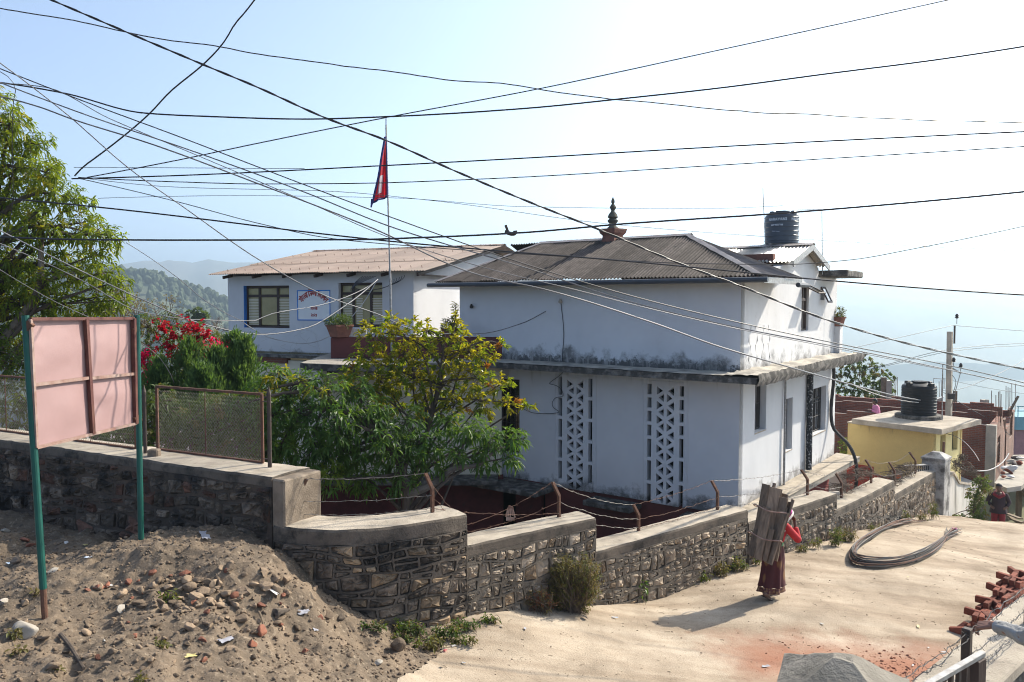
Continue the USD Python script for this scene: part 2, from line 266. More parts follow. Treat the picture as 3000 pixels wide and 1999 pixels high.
simple('flag_blue', (.012, .02, .11), .7, (.016, .026, .13), 3.)
simple('flag_white', (.6, .55, .58), .7, (.55, .5, .55), 3., translucent=(1, 1, 1, .4))
simple('litter_white', (.50, .49, .48), .7, (.36, .35, .34), 9.)
simple('litter_blue', (.25, .38, .55), .6, (.6, .6, .62), 9.)
simple('litter_yellow', (.60, .50, .18), .6, (.5, .42, .2), 9.)
simple('litter_grey', (.34, .34, .37), .6, (.24, .24, .27), 7.)
simple('rubble', (.255, .185, .122), .92, (.155, .113, .078), 5., .8, 35, vary=.45)
simple('boulder', (.30, .265, .22), .85, (.33, .30, .255), 3., .4, 30)
simple('rubble_red', (.24, .095, .056), .92, (.16, .07, .046), 6., .6, 35, vary=.35)
simple('red_dust', (.36, .13, .075), .95, (.27, .095, .055), 5., .6, 50)
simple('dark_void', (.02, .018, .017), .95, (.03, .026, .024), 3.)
simple('grille', (.06, .055, .05), .6, (.045, .04, .038), 12.)
simple('pane_amber_reflection', (.36, .30, .14), .18, (.27, .225, .10), 1.6, spec=.6)  # warm reflection on the window glass, put into the pane colour
simple('shutter', (.36, .30, .15), .6, (.30, .25, .12), 5.)
simple('curtain', (.33, .27, .13), .8, (.22, .18, .10), 5., stretch=(4, 4, .5))
simple('blue_house', (.18, .34, .40), .8, (.15, .3, .36), 2.)
simple('pink_house', (.36, .17, .18), .85, (.3, .14, .15), 2.)
simple('basket_green', (.02, .30, .17), .5, (.03, .34, .2), 9.)
def leafmat(name, c, c2, tl, fac=.45, rough=.38):
    simple(name, c, rough, c2, 1.7, 0, ramp=(.35, .65), translucent=(*tl, fac), spec=.3, detail=3.)
leafmat('leaf_mango', (.055, .12, .03), (.10, .165, .04), (1.9, 1.8, .55), .45, .40)
leafmat('leaf_young', (.17, .23, .025), (.12, .19, .03), (1.8, 1.5, .4), .5)
leafmat('leaf_yellow', (.20, .20, .028), (.14, .165, .026), (2.3, 1.9, .4), .55, .30)
leafmat('leaf_orange', (.24, .11, .025), (.18, .12, .022), (1.7, 1.3, .5), .5)
leafmat('leaf_left', (.12, .165, .028), (.085, .135, .025), (2.3, 1.95, .4), .55, .32)
leafmat('leaf_brown', (.20, .075, .03), (.14, .06, .03), (1.4, 1.1, .6), .4)
leafmat('leaf_thuja', (.07, .13, .045), (.105, .165, .055), (1.6, 1.6, .6), .4, .6)
leafmat('leaf_bush', (.085, .105, .030), (.13, .125, .045), (1.5, 1.3, .5), .4, .6)
leafmat('leaf_dry', (.20, .165, .07), (.14, .13, .05), (1.4, 1.2, .6), .4, .7)
leafmat('leaf_dark', (.055, .09, .028), (.08, .11, .034), (1.7, 1.7, .5), .4, .5)
leafmat('leaf_weed', (.075, .12, .022), (.12, .15, .03), (1.6, 1.5, .5), .45, .5)
leafmat('leaf_field', (.05, .13, .03), (.07, .16, .04), (1.4, 1.4, .5), .4, .7)
leafmat('petal_red', (.46, .010, .03), (.34, .006, .022), (1.3, .6, .8), .4, .6)
leafmat('petal_pink', (.60, .012, .14), (.52, .01, .10), (1.5, .6, .9), .5, .6)
material('glass', {'f': ('fresnel', {'IOR': 1.5}), 't': ('transparent_bsdf', {'color': (.62, .62, .60)}), 'g': ('glossy_bsdf', {'roughness': .03, 'color': (1, 1, 1)}), 'm': ('mix_closure', {})},
         [('f.fac', 'm.fac'), ('t.BSDF', 'm.closure1'), ('g.BSDF', 'm.closure2')], 'm.closure')
# tank bands, patterned skirt, unplastered brickwork of the far house
material('skirt', {'tc': ('texture_coordinate', {}), 'mp': ('mapping', {'scale': (6.5, 6.5, 3.6)}), 'v': ('voronoi_texture', {'scale': 1., 'randomness': .55}), 'r': ('rgb_ramp', {'ramp': [(.0, (.25, .14, .055)), (.30, (.16, .075, .03)), (.40, (.062, .008, .011)), (1, (.042, .005, .008))]}), 'p': ('principled_bsdf', {'roughness': .8})},
         [('tc.object', 'mp.vector'), ('mp.vector', 'v.vector'), ('v.distance', 'r.fac'), ('r.color', 'p.base_color')], 'p.BSDF')
material('skirt_hem', {'tc': ('texture_coordinate', {}), 'mp': ('mapping', {'scale': (26., 26., 18.)}), 'v': ('voronoi_texture', {'scale': 1., 'randomness': .3}), 'r': ('rgb_ramp', {'ramp': [(.0, (.30, .19, .08)), (.35, (.19, .10, .05)), (.6, (.07, .02, .02))]}), 'p': ('principled_bsdf', {'roughness': .8})},
         [('tc.object', 'mp.vector'), ('mp.vector', 'v.vector'), ('v.distance', 'r.fac'), ('r.color', 'p.base_color')], 'p.BSDF')
def brickmat(name, ang, c1, c2, mo):
    material(name, {'g': ('geometry', {}), 'rt': ('vector_rotate', {'rotate_type': 'z_axis', 'angle': ang}), 'sx': ('separate_xyz', {}), 'cx': ('combine_xyz', {}), 'b': ('brick_texture', dict(color1=c1, color2=c2, mortar=mo, scale=1., brick_width=.24, row_height=.075, mortar_size=.009, bias=-.2)),
        'n': ('noise_texture', {'scale': 1.3, 'detail': 6.}), 'm': ('mix', {'mix_type': 'multiply', 'fac': .75}), 'r': ('rgb_ramp', {'ramp': [(.3, (.55, .52, .5)), (.7, (1.25, 1.2, 1.15))]}), 'bp': ('bump', {'strength': .6, 'distance': .01}), 'p': ('principled_bsdf', {'roughness': .9})},
        [('g.position', 'rt.vector'), ('rt.vector', 'sx.vector'), ('sx.x', 'cx.x'), ('sx.z', 'cx.y'), ('cx.vector', 'b.vector'), ('g.position', 'n.vector'), ('n.fac', 'r.fac'), ('b.color', 'm.color1'), ('r.color', 'm.color2'), ('m.color', 'p.base_color'), ('b.fac', 'bp.height'), ('bp.normal', 'p.normal')], 'p.BSDF')
brickmat('bricks_front', .40, (.20, .062, .036), (.15, .05, .032), (.16, .12, .10))
brickmat('bricks_side', -1.17, (.25, .105, .065), (.19, .08, .055), (.26, .21, .17))
# ================================================================ the lie of the land
GP = [((1225,1820),10.45),((1364,1800),10.75),((1745,1775),12.18),((1900,1745),13.3),((2187,1655),14.7),((2330,1610),15.8),((2449,1575),16.96),((2618,1535),19.76),((2740,1507),22.49)]
GP = [at(*q, Y) for q, Y in GP] + [at(*q, Y) for q, Y in [((421,1575),11.7),((0,1515),12.6),((797,1612),10.0),((134,1835),8.2),((413,1583),9.9),((640,1572),9.75),((720,1590),9.9),
    ((700,1800),8.6),((900,1850),8.9),((1050,1900),9.1),((600,1999),7.3),((300,1900),7.7),((0,1999),7.0),((0,1700),9.3),((0,1590),11.),((250,1600),10.9),((150,1700),8.9),((300,1640),9.5),((480,1660),9.2),((0,1850),7.9),
    ((850,1700),9.4),((1000,1780),9.8)]]
GP += [V3(*p) for p in [(4.38,12.75,-4.93),(2.4,11.2,-4.86),(6.4,15.,-5.12),(-.4,8.2,-4.45),(1.5,8.6,-4.75),(.2,5.,-4.5),(3.,8.5,-4.92),(5.4,11.2,-5.12),(8.,13.,-5.32),(11.,17.,-5.72),(13.4,21.6,-6.1),(16.,20.5,-6.25),(14.6,24.5,-7.2),(17.5,24.,-7.3),(16.,28.,-8.6),(20.,27.,-8.8),(22,20,-6.6),(18,14,-6.),(10,8,-5.4),(5,4,-5.),(-3,5,-3.8),(-8,5,-3.4),(-12,8,-3.3),(-13,14,-3.5),(9.2,17.2,-5.35),(11.5,20.,-5.8)]]
GP = np.array(GP)
_rbf = RBFInterpolator(GP[:, :2], GP[:, 2], smoothing=.02, kernel='thin_plate_spline')
def gz(x, y): return float(_rbf(np.array([[x, y]]))[0])
def smooth01(t): t = np.clip(t, 0, 1); return t * t * (3 - 2 * t)
MOUND = Polygon([(-16, 2), (-1.9, 2), (-1.55, 6.2), (-1.5, 8.0), (-1.15, 9.0), (-.9, 9.7), (-1.1, 10.5), (-3.2, 11), (-16, 17)])
# the stepped roadside wall, plan of its front edge: (points, level of the top)
SEG = [([at(805,1537,10.21)[:2], (-2.62, 10.03), (-2.23, 10.0), (-1.75, 10.1), (-1.15, 10.38), (-.64, 10.75)], -2.94), ([(-.655, 10.75), (.35, 11.5), (1.305, 12.18)], -3.39), ([(1.285, 12.18), (2.9, 13.47), (4.455, 14.7)], -3.94),
       ([(4.48, 14.7), (5.8, 15.83), (7.07, 16.92)], -4.18), ([(7.08, 16.94), (8.45, 18.35), (9.72, 19.76)], -4.54), ([(9.73, 19.76), (11., 21.15), (12.25, 22.49)], -4.91)]
LW0, LW1 = V3(-3.16, 10.21), V3(-13.2, 15.5)
WALLLINE = [(-13.4, 15.9), (-3.1, 10.5)] + [tuple(p) for p, z in SEG for p in p[1:]] + [(12.9, 23.1), (16.2, 27.2), (18, 30)]
ROADSIDE = Polygon([(-16, 16.9)] + WALLLINE + [(24, 31), (24, 1), (-16, 1)])
_p = WALLLINE; _wl = LineString([(x + .1, y + .14) for x, y in _p])
ROADSIDE = Polygon(list(_wl.coords) + [(26, 31), (26, 1), (-16, 1), (-16, 16.)])
def sheet(x0, x1, y0, y1, st, keep, z):
    X, Y = np.meshgrid(np.arange(x0, x1, st), np.arange(y0, y1, st), indexing='ij'); Z = z(X, Y)
    mb = MB().grid(np.stack([X, Y, Z], -1)); v, f = mb.mesh()
    from shapely import contains_xy
    ok = contains_xy(keep, *v[f].mean(1)[:, :2].T); f = f[ok]; u, inv = np.unique(f, return_inverse=True)
    return v[u], inv.reshape(-1, 3)
def zroad(X, Y):
    z = _rbf(np.stack([X.ravel(), Y.ravel()], 1)).reshape(X.shape); P = np.stack([X, Y, 0 * X], -1)
    A_ = -X * .66 + Y * .75; B_ = X * .75 + Y * .66; W_ = np.stack([A_ * 1.6, B_ * .12, 0 * A_], -1)
    return z + .05 * (meshkit.fbm(P * .9, 3, 3) - .5) + .022 * (meshkit.fbm(P * 5., 3, 4) - .5) + .07 * (meshkit.fbm(W_, 3, 14) - .5)
def mound_amp(X, Y):
    return smooth01((-.5 - X) / 1.6)
def zmound(X, Y):
    P = np.stack([X, Y, 0 * X], -1)
    return zroad(X, Y) + mound_amp(X, Y) * (.30 * (meshkit.fbm(P * 1.6 + 9, 4, 5) - .5) + .13 * (meshkit.fbm(P * 6, 4, 6) - .5) + .05 * np.clip(meshkit.fbm(P * 11, 3, 16) - .55, 0, 1) * 3)
one('road', sheet(-2.2, 24, 3, 30, .07, ROADSIDE.difference(MOUND), zmound), 'road_dust', kind='structure', smooth=True)
one('dirt_mound', sheet(-11, -.6, 5.5, 16, .035, ROADSIDE.intersection(MOUND), zmound), 'mound_dirt', kind='structure', smooth=True)
_gx, _gy = np.arange(-16, 24.05, .08), np.arange(2, 31, .08); _gzm = zmound(*np.meshgrid(_gx, _gy, indexing='ij'))
def zm(x, y):
    i, j = (min(max(x, -15.9), 23.8) + 16) / .08, (min(max(y, 2.05), 30.8) - 2) / .08; a, b = int(i), int(j); i -= a; j -= b
    return float((_gzm[a, b] * (1 - i) + _gzm[a + 1, b] * i) * (1 - j) + (_gzm[a, b + 1] * (1 - i) + _gzm[a + 1, b + 1] * i) * j)
# the hillside, one sheet out to the horizon
rr = np.r_[0, np.geomspace(2, 9000, 110)]; aa = np.linspace(0, 2 * np.pi, 145)
RR, AA = np.meshgrid(rr, aa, indexing='ij'); GX, GY = RR * np.cos(AA), RR * np.sin(AA)
GZ = -7.6 - np.minimum(238, .25 * np.clip(RR - 40, 0, 1e6)) + (meshkit.fbm(np.stack([GX / 60, GY / 60, 0 * GX], -1), 4, 2) - .5) * np.clip((RR - 40) / 12, 0, 30)
one('ground', MB().grid(np.stack([GX, GY, GZ], -1)[:, ::-1]), 'terrain', kind='structure', smooth=True)
# hills: (skyline points in the photograph, distance of the skyline, foot)
def hill(name, prof, r, foot_r, foot_z, mat, bumps, seed, nx=260, nt=46, curve=1.):
    px = np.array([q[0] for q in prof], float); py = np.array([q[1] for q in prof], float)
    X = np.linspace(px[0], px[-1], nx); top = np.interp(X, px, py); P = []
    for t in np.linspace(0, 1, nt):
        Y = r * (1 - t) + foot_r * t; row = []
        for x, y in zip(X, top):
            d0 = at(x, y, r); h = d0[2] * (1 - t) ** curve + foot_z * (1 - (1 - t) ** curve); xx = ray(x, y)[0] * Y
            row.append((xx, Y, h))
        P.append(row)
    P.insert(0, [(x * 1.25, y * 1.25, z - abs(z) * .8 - bumps * 12) for x, y, z in P[0]])
    P = np.array(P); n = (meshkit.fbm(P / (bumps * 22) + seed, 5, seed) - .5) * bumps * 4; n2 = (meshkit.fbm(P / (bumps * 1.6) + seed, 2, seed + 9) - .45) * bumps * .8
    w = np.linspace(0, 1, len(P))[:, None]; P[..., 2] += n * np.clip(w * 5, .12, 1) + n2
    one(name, MB().grid(P), mat, kind='structure', smooth=True); return P
NEAR = hill('wooded_hill', [(-900, 700), (-200, 770), (250, 796), (400, 812), (470, 824), (530, 847), (600, 872), (668, 900), (800, 935), (1100, 985), (1600, 1040)], 900, 420, -105, 'forest', 7, 3, 300, 70, 1.2)
hill('far_mountains', [(-2500, 760), (-800, 740), (100, 775), (360, 776), (420, 764), (470, 769), (520, 761), (560, 770), (600, 764), (622, 755), (650, 766), (690, 770), (770, 765), (860, 768), (1000, 775), (1300, 788), (1800, 812), (2400, 835), (3200, 850), (4600, 840)], 3600, 1900, -150, 'farhill', 24, 8, 300, 24)
RIDGE = hill('valley_ridge', [(1300, 960), (1900, 985), (2300, 1000), (2440, 1010), (2512, 1005), (2527, 1001), (2560, 1004), (2571, 1012), (2625, 1018), (2669, 1024), (2733, 1026), (2830, 1023), (2900, 1014), (3000, 1017), (3300, 1000), (4200, 960)], 2600, 1000, -236, 'farhill', 13, 11, 320, 40)
# a closed box of pale air round everything
HB = MB().box((0, 4000, 130), (21000, 14500, 800))
material('haze', {'v': ('principled_volume', dict(color=(.64, .85, 1.0), density=.00038, anisotropy=.5))}, [], None, 'v.volume')
one('haze', HB, 'haze', kind='stuff')
# yard behind the walls
YARD = Polygon([(x + .35, y + .47) for x, y in WALLLINE] + [(20, 44), (-26, 44), (-26, 21)])
one('yard', sheet(-26, 22, 9, 44, .5, YARD, lambda X, Y: -7.2 + .05 * (meshkit.fbm(np.stack([X, Y, 0 * X], -1), 3, 12) - .5) + 3.2 * smooth01((-3.5 - X) / 3) * smooth01((19 - Y) / 3)), 'court', kind='structure', smooth=True)
one('garden_soil', sheet(-26, -2.4, 9, 30, .4, YARD.intersection(sbox(-26, 9, -2.4, 22)), lambda X, Y: -7.16 + .05 * (meshkit.fbm(np.stack([X, Y, 0 * X], -1), 3, 12) - .5) + 3.2 * smooth01((-3.5 - X) / 3) * smooth01((19 - Y) / 3)), 'garden_soil', kind='structure', smooth=True)

# ================================================================ walls of stone
class Path:
    def __init__(s, pts):
        p = spline(np.asarray(pts, float), 10) if len(pts) > 2 else np.linspace(pts[0], pts[1], 24)
        s.p = p; s.d = np.r_[0, np.cumsum(np.linalg.norm(np.diff(p, axis=0), axis=1))]; s.L = s.d[-1]
        t = np.gradient(p, axis=0); t /= np.linalg.norm(t, axis=1, keepdims=True); s.n = np.stack([t[:, 1], -t[:, 0]], 1)
    def at(s, q, off=0.):
        q = np.asarray(q, float); e0 = np.minimum(q, 0); e1 = np.maximum(q - s.L, 0)
        g = lambda a: np.interp(q, s.d, a)
        t0 = (s.p[1] - s.p[0]) / np.linalg.norm(s.p[1] - s.p[0]); t1 = (s.p[-1] - s.p[-2]) / np.linalg.norm(s.p[-1] - s.p[-2])
        return np.stack([g(s.p[:, k]) + g(s.n[:, k]) * off + e0 * t0[k] + e1 * t1[k] for k in (0, 1)], -1)
    def map(s, sz, d):
        sz = np.asarray(sz, float); return np.concatenate([s.at(sz[:, 0], np.broadcast_to(d, len(sz))), sz[:, 1:2]], 1)
def cells(region, w, h, seed, jit=.26):
    """rough courses: wavy beds, leaning joints, a few stones split or taking two places."""
    rs = np.random.RandomState(seed); x0, y0, x1, y1 = region.bounds; out = []; y = y0 - rs.uniform(0, h); ph = rs.uniform(0, 6, 40); k = 0
    def bed(k, x): return .20 * h * np.sin(x * 2.1 + ph[k % 40]) + .22 * h * np.sin(x * 5.3 + ph[(k * 7) % 40])
    ys = []
    while y < y1 + h: ys.append(y); y += h * rs.uniform(.72, 1.3)
    for k in range(len(ys) - 1):
        x = x0 - rs.uniform(0, w); lean = rs.uniform(-.25, .25) * h
        while x < x1:
            x2 = x + w * rs.uniform(.55, 1.5); l2 = rs.uniform(-.35, .35) * h; b = np.linspace(x, x2, 5); hx = ys[k + 1] - ys[k]
            low = [(q, ys[k] + bed(k, q)) for q in b]; t = np.linspace(x + lean, x2 + l2, 5); up = [(q, ys[k + 1] + bed(k + 1, q)) for q in t][::-1]; p = Polygon(low + up)
            ps = [p]
            if rs.rand() < .16 and p.is_valid: c = (x + x2) / 2; m_ = (ys[k] + ys[k + 1]) / 2 + rs.uniform(-.15, .15) * h; ps = [p.intersection(sbox(x0 - 9, -99, x1 + 9, m_)), p.intersection(sbox(x0 - 9, m_, x1 + 9, 99))]
            for p in ps:
                p = p.buffer(0).intersection(region)
                if p.area > .0012: out += [g for g in getattr(p, 'geoms', [p]) if g.geom_type == 'Polygon']
            x, lean = x2, l2
    return out
def stone_mesh(path, poly, dep, rs, wob=.012):
    c = np.array(poly.exterior.segmentize(.07).coords)[:-1]; n = len(c); m = c.mean(0)
    rings = [(1., -.02), (.97, dep * .55), (.72, dep), (.34, dep * 1.12)]; v = []
    tilt = rs.normal(size=2) * .10
    for k, d in rings:
        q = m + (c - m) * k; v.append(path.map(q, d + (((q - m) @ tilt) if k < 1 else 0) + (rs.normal(size=n) * wob * (k < .97))))
    v.append(path.map(m[None], dep * 1.15)); v = np.vstack(v); f = []
    for r in range(len(rings) - 1):
        for i in range(n):
            a, b = r * n + i, r * n + (i + 1) % n; f += [(a, b, b + n), (a, b + n, a + n)]
    k = (len(rings) - 1) * n
    f += [(k + i, k + (i + 1) % n, k + n) for i in range(n)]
    return v, np.array(f)
def stone_wall(parent, path, ztop, cop, base, thick, mats, w, h, seed, ridge=.028, proud=.036, dep=.024, cop_out=.03, wobble=.012, warm=.12):
    body, coping, pointing, mst = mats[:4]; rs = np.random.RandomState(seed); S = np.linspace(0, path.L, max(6, int(path.L / .12)))
    b = np.array([base(s) for s in S]); zc = ztop - cop
    def row(off, z): return np.column_stack([path.at(S, off), np.broadcast_to(z, len(S))])
    m = MB(); m.grid(np.array([row(0, b - .25), row(0, zc + .02)])); m.grid(np.array([row(-thick, zc + .02), row(-thick, np.minimum(b, -5.5) - 1.9)])); m.grid(np.array([row(0, zc + .02), row(-thick, zc + .02)]))
    for e in (0, -1): q = [row(0, b - .25)[e], row(0, zc + .02)[e], row(-thick, zc + .02)[e], row(-thick, b - .25)[e]]; m.add(q, [[0, 1, 2, 3]])
    seg = part(parent, 'wall_segment', m, body)
    us = np.linspace(0, 1, 7); P = []; wob = lambda A: (meshkit.fbm(A * 6., 3, seed) - .5)
    prof = [(cop_out, zc), (cop_out, ztop - .03), (cop_out - .018, ztop)] + [(cop_out - .018 - u * (thick + cop_out - .02), ztop + .012 * math.sin(u * 3.1)) for u in us[1:]] + [(-thick, zc)]
    P = np.array([row(o, z) for o, z in prof]); P += (wob(P) * .030)[..., None] * np.array([.5, .5, 1.])
    m = MB().grid(P[:3])
    for e in (0, -1): q = P[:, e]; c = q.mean(0); m.add(np.vstack([q, c]), [[i, i + 1, len(q)] for i in range(len(q) - 1)])
    m.add(np.array([row(cop_out, zc), row(0, zc)]).reshape(-1, 3), [[i, i + 1, len(S) + i + 1, len(S) + i] for i in range(len(S) - 1)])
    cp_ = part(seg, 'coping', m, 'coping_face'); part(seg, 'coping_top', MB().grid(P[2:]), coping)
    region = Polygon([(s, z - .1) for s, z in zip(S, b)] + [(path.L, zc), (0, zc)]).buffer(-.004)
    cs = cells(region, w, h, seed); shr = [c.buffer(-ridge / 2 * rs.uniform(.7, 1.2)).buffer(-.018).buffer(.018) for c in cs]; shr = [g for c in shr for g in getattr(c, 'geoms', [c]) if not g.is_empty and g.area > .0012]
    net = region.difference(unary_union(shr)); mp = MB()
    for k in range(max(1, int(path.L / .5))):
        L0, L1 = path.L * k / max(1, int(path.L / .5)), path.L * (k + 1) / max(1, int(path.L / .5)); g = net.intersection(sbox(L0, -50, L1, 50))
        for q in getattr(g, 'geoms', [g]):
            if q.geom_type != 'Polygon' or q.area < 1e-5: continue
            e = trimesh.creation.extrude_polygon(q.segmentize(.06), 1., engine='earcut'); v = e.vertices; jj = (meshkit.fbm(np.c_[v[:, :2] * 5, 0 * v[:, 0]], 2, seed) - .5) * .018
            mp.add(path.map(v[:, :2], np.where(v[:, 2] > .5, proud + jj, 0.)), e.faces)
    part(seg, 'pointing', mp, pointing)
    for c in shr:
        mm = mst if rs.rand() > warm else mats[4]
        part(seg, 'stone', stone_mesh(path, c.simplify(.012), dep + rs.uniform(0, .02), rs, wobble), mm, 40)
    return seg
def base_of(path): 
    z = [zm(*path.at(s, .05)) for s in np.linspace(0, path.L, 12)]; return lambda s: float(np.interp(s, np.linspace(0, path.L, 12), z))
lw = thing('boundary_wall', 'tall dark mould-blackened rubble stone wall carrying the chain link fence', 'wall', (LW0[0], LW0[1], -3.4))
pl = Path([LW1, LW0])
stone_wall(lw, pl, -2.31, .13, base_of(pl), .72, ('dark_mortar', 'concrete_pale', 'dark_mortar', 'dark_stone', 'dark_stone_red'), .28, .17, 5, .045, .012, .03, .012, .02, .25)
for k in range(1): pass
rw = thing('roadside_wall', 'low stepped stone wall with raised pointing and concrete coping along the road', 'wall', (.35, 11.5, -4.6))
SEGP = []
for k, (pts, zt) in enumerate(SEG):
    pa = Path([np.asarray(p, float) for p in pts]); SEGP.append(pa)
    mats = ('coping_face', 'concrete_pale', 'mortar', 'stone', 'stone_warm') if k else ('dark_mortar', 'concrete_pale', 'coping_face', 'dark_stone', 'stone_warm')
    w, h = [(.25, .15), (.19, .15), (.19, .16), (.17, .17), (.14, .20), (.13, .21)][k]
    stone_wall(rw, pa, zt, .15 if k else .2, base_of(pa), .6 if k == 0 else .46, mats, w, h, 20 + k, warm=.1 if k else .22)
# end of the tall wall: rendered pier face at the corner
m = MB(); dlw = (LW1 - LW0) / np.linalg.norm(LW1 - LW0); nb = V3(-dlw[1], dlw[0]); nb = nb if nb[1] > 0 else -nb
m.box((*(LW0 - dlw * .10 + nb * .36), -2.872), (.22, .72, 1.09), [[*dlw, 0], [*nb, 0], [0, 0, 1]], .02); part(lw, 'end_pier', m, 'concrete_brown')
# ================================================================ the white house with the hipped iron roof
DL, DR, UP = V3(-.8, .6, 0), V3(.6, .8, 0), V3(0, 0, 1)
HC = at(2168, 1088, 18.5); HC[2] = 0
def H(a, b, z): return HC + DL * a + DR * b + UP * z
def floc(x, y, b=0.): q = onplane(x, y, H(0, b, 0), DR) - HC; return q @ DL, q[2]
def sloc(x, y, a=0.): q = onplane(x, y, H(a, 0, 0), DL) - HC; return q @ DR, q[2]
def roof_slope(parent, name, O, u, w, L, top, sheet_w, mat, bottom=None, laps=(0., 1.), pitch=.10, amp=.026, full=None, cutfirst=0.0):
    """corrugated sheets: O eave start, u along the eave, w up the slope, top(s) length of the slope at s."""
    u = u / np.linalg.norm(u); w = w / np.linalg.norm(w); n = np.cross(u, w); n = n if n[2] > 0 else -n; k = 0; s0 = 0.
    full = full or max(top(s) for s in np.linspace(0, L, 60)); rs = np.random.RandomState(int(L * 1000))
    while s0 < L - .02:
        s1 = min(L, s0 + sheet_w + .05); S = np.arange(s0, s1 + 1e-6, pitch / 6)
        for r in range(len(laps) - 1):
            t0, t1 = laps[r] * full - (.08 if r else 0), laps[r + 1] * full; T = np.array([top(s) for s in S]); B0 = np.array([bottom(s) if bottom else 0. for s in S])
            lo, hi = np.maximum(t0, B0), np.minimum(t1, T)
            if (hi - lo).max() < .03: continue
            hi = np.maximum(hi, lo); off = .014 * (k % 2) + .012 * (r % 2) + amp * np.sin(S * 2 * np.pi / pitch); j = rs.uniform(-.03, .03) * (r == 0)
            rows = [O + S[:, None] * u + (lo + fr * (hi - lo) - j * (1 - fr))[:, None] * w + (off + .012 * (1 - fr))[:, None] * n for fr in (0, .5, 1)]
            part(parent, name, MB().grid(np.array(rows)), mat, 50)
        s0 += sheet_w; k += 1
def cap(parent, p, q, side1, side2, wdt, mat, name='ridge_cap', seed=1):
    p, q = np.asarray(p, float), np.asarray(q, float); L = np.linalg.norm(q - p); t = np.linspace(0, 1, max(8, int(L / .15))); P = []
    for sd, k in ((side1, 1), (None, 0), (side2, 1)):
        base = p + t[:, None] * (q - p) + UP * .05
        if k: base = base + np.asarray(sd, float) * wdt * (1 + .25 * (meshkit.fbm(base * 3, 2, seed) - .5))[:, None] - UP * .005 + UP * (.03 * (meshkit.fbm(base * 5, 2, seed + 1) - .5))[:, None]
        P.append(base)
    part(parent, name, MB().grid(np.array(P)), mat, 40)
wh = thing('white_house', 'two-storey white house with hipped grey corrugated roof and pierced lattice strips', 'house', H(4, 0, -7.2))
# --- walls
def tri(x0, x1, z0, z1): return Polygon([(x0, z0), (x0, z1), (x1, (z0 + z1) / 2)])
lat = [(4.035, 5.16), (1.40, 2.43)]
W1 = (6.48, 8.62, -4.37, -2.23)
front = Polygon([(0, -5.12), (8.73, -5.12), (8.73, -1.78), (0, -1.78)]).difference(unary_union([sbox(a0, -5.2, a1, -2.0) for a0, a1 in lat] + [sbox(W1[0], W1[2], W1[1], W1[3])]))
part(wh, 'wall', MB().prism(front, H(0, 0, 0), DL, UP, DR * .24), 'white_lower', label='shaded lower front wall of the white house')
part(wh, 'wall', MB().prism(Polygon([(0, -1.69), (8.73, -1.69), (8.73, .56), (0, .56)]), H(0, 0, 0), DL, UP, DR * .24), 'white_upper', label='windowless upper front wall with mould along its foot')
WR = [(1.05, 1.87, -3.26, -1.9), (3.33, 4.05, -4.10, -2.65), (5.6, 7.4, -4.0, -2.6)]
side = Polygon([(.24, -5.12), (8.45, -5.12), (8.45, -1.78), (.24, -1.78)]).difference(unary_union([sbox(b0, z0, b1, z1) for b0, b1, z0, z1 in WR]))
side = side.union(sbox(.0, -5.12, .24, -1.78)).intersection(sbox(.002, -9, 20, 9))
part(wh, 'wall', MB().prism(side, H(0, 0, 0), DR, UP, DL * .24), 'white_lower_side', label='sunlit lower side wall with three windows')
WU = [(4.70, 5.38, -.83, .48), (6.55, 7.0, .06, .45)]
slits = []
for i, b in enumerate(np.linspace(.62, 2.0, 4)):
    for j, z in enumerate(np.linspace(-1.52, -.82, 4)):
        dx = .10 * (1 if (i + j) % 2 else -1); slits.append(Polygon([(b, z), (b + dx, z + .10 + .12 * (j % 2)), (b + .05 * np.sign(dx), z + .24)]))
upside = Polygon([(.002, -1.69), (8.4, -1.69), (8.4, .74), (6.3, .74), (6.3, 1.0), (4.74, 1.52), (3.2, 1.0), (2.42, .88), (2.42, .56), (.002, .56)]).difference(unary_union([sbox(b0, z0, b1, z1) for b0, b1, z0, z1 in WU] + slits))
part(wh, 'wall', MB().prism(upside, H(0.0, 0, 0), DR, UP, DL * .24), 'white_side', label='weathered upper side wall rising to a small gable')
m = MB(); m.prism(sbox(0.24, -7.2, 8.73, .5), H(0, 8.45, 0), DL, UP, DR * .2); m.prism(sbox(.24, -7.2, 8.45, .5), H(8.5, 0, 0), DR, UP, DL * .23); part(wh, 'wall', m, 'white_lower')
part(wh, 'wall', MB().box(H(2.6, 3.2, .85), (4.6, .18, .9), [DL, DR, UP]), 'terracotta', label='brown wall under the small gable roof')
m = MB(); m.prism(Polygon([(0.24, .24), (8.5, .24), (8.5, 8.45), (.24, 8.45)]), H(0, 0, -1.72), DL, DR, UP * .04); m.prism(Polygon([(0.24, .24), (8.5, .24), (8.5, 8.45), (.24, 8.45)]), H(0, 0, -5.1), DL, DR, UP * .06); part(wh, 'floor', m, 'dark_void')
m = MB(); m.box(H(4.5, 3.2, -3.4), (8., .1, 3.2), [DL, DR, UP]); m.box(H(3.2, 4., -3.4), (.1, 7.5, 3.2), [DL, DR, UP]); part(wh, 'partition', m, 'dark_void')
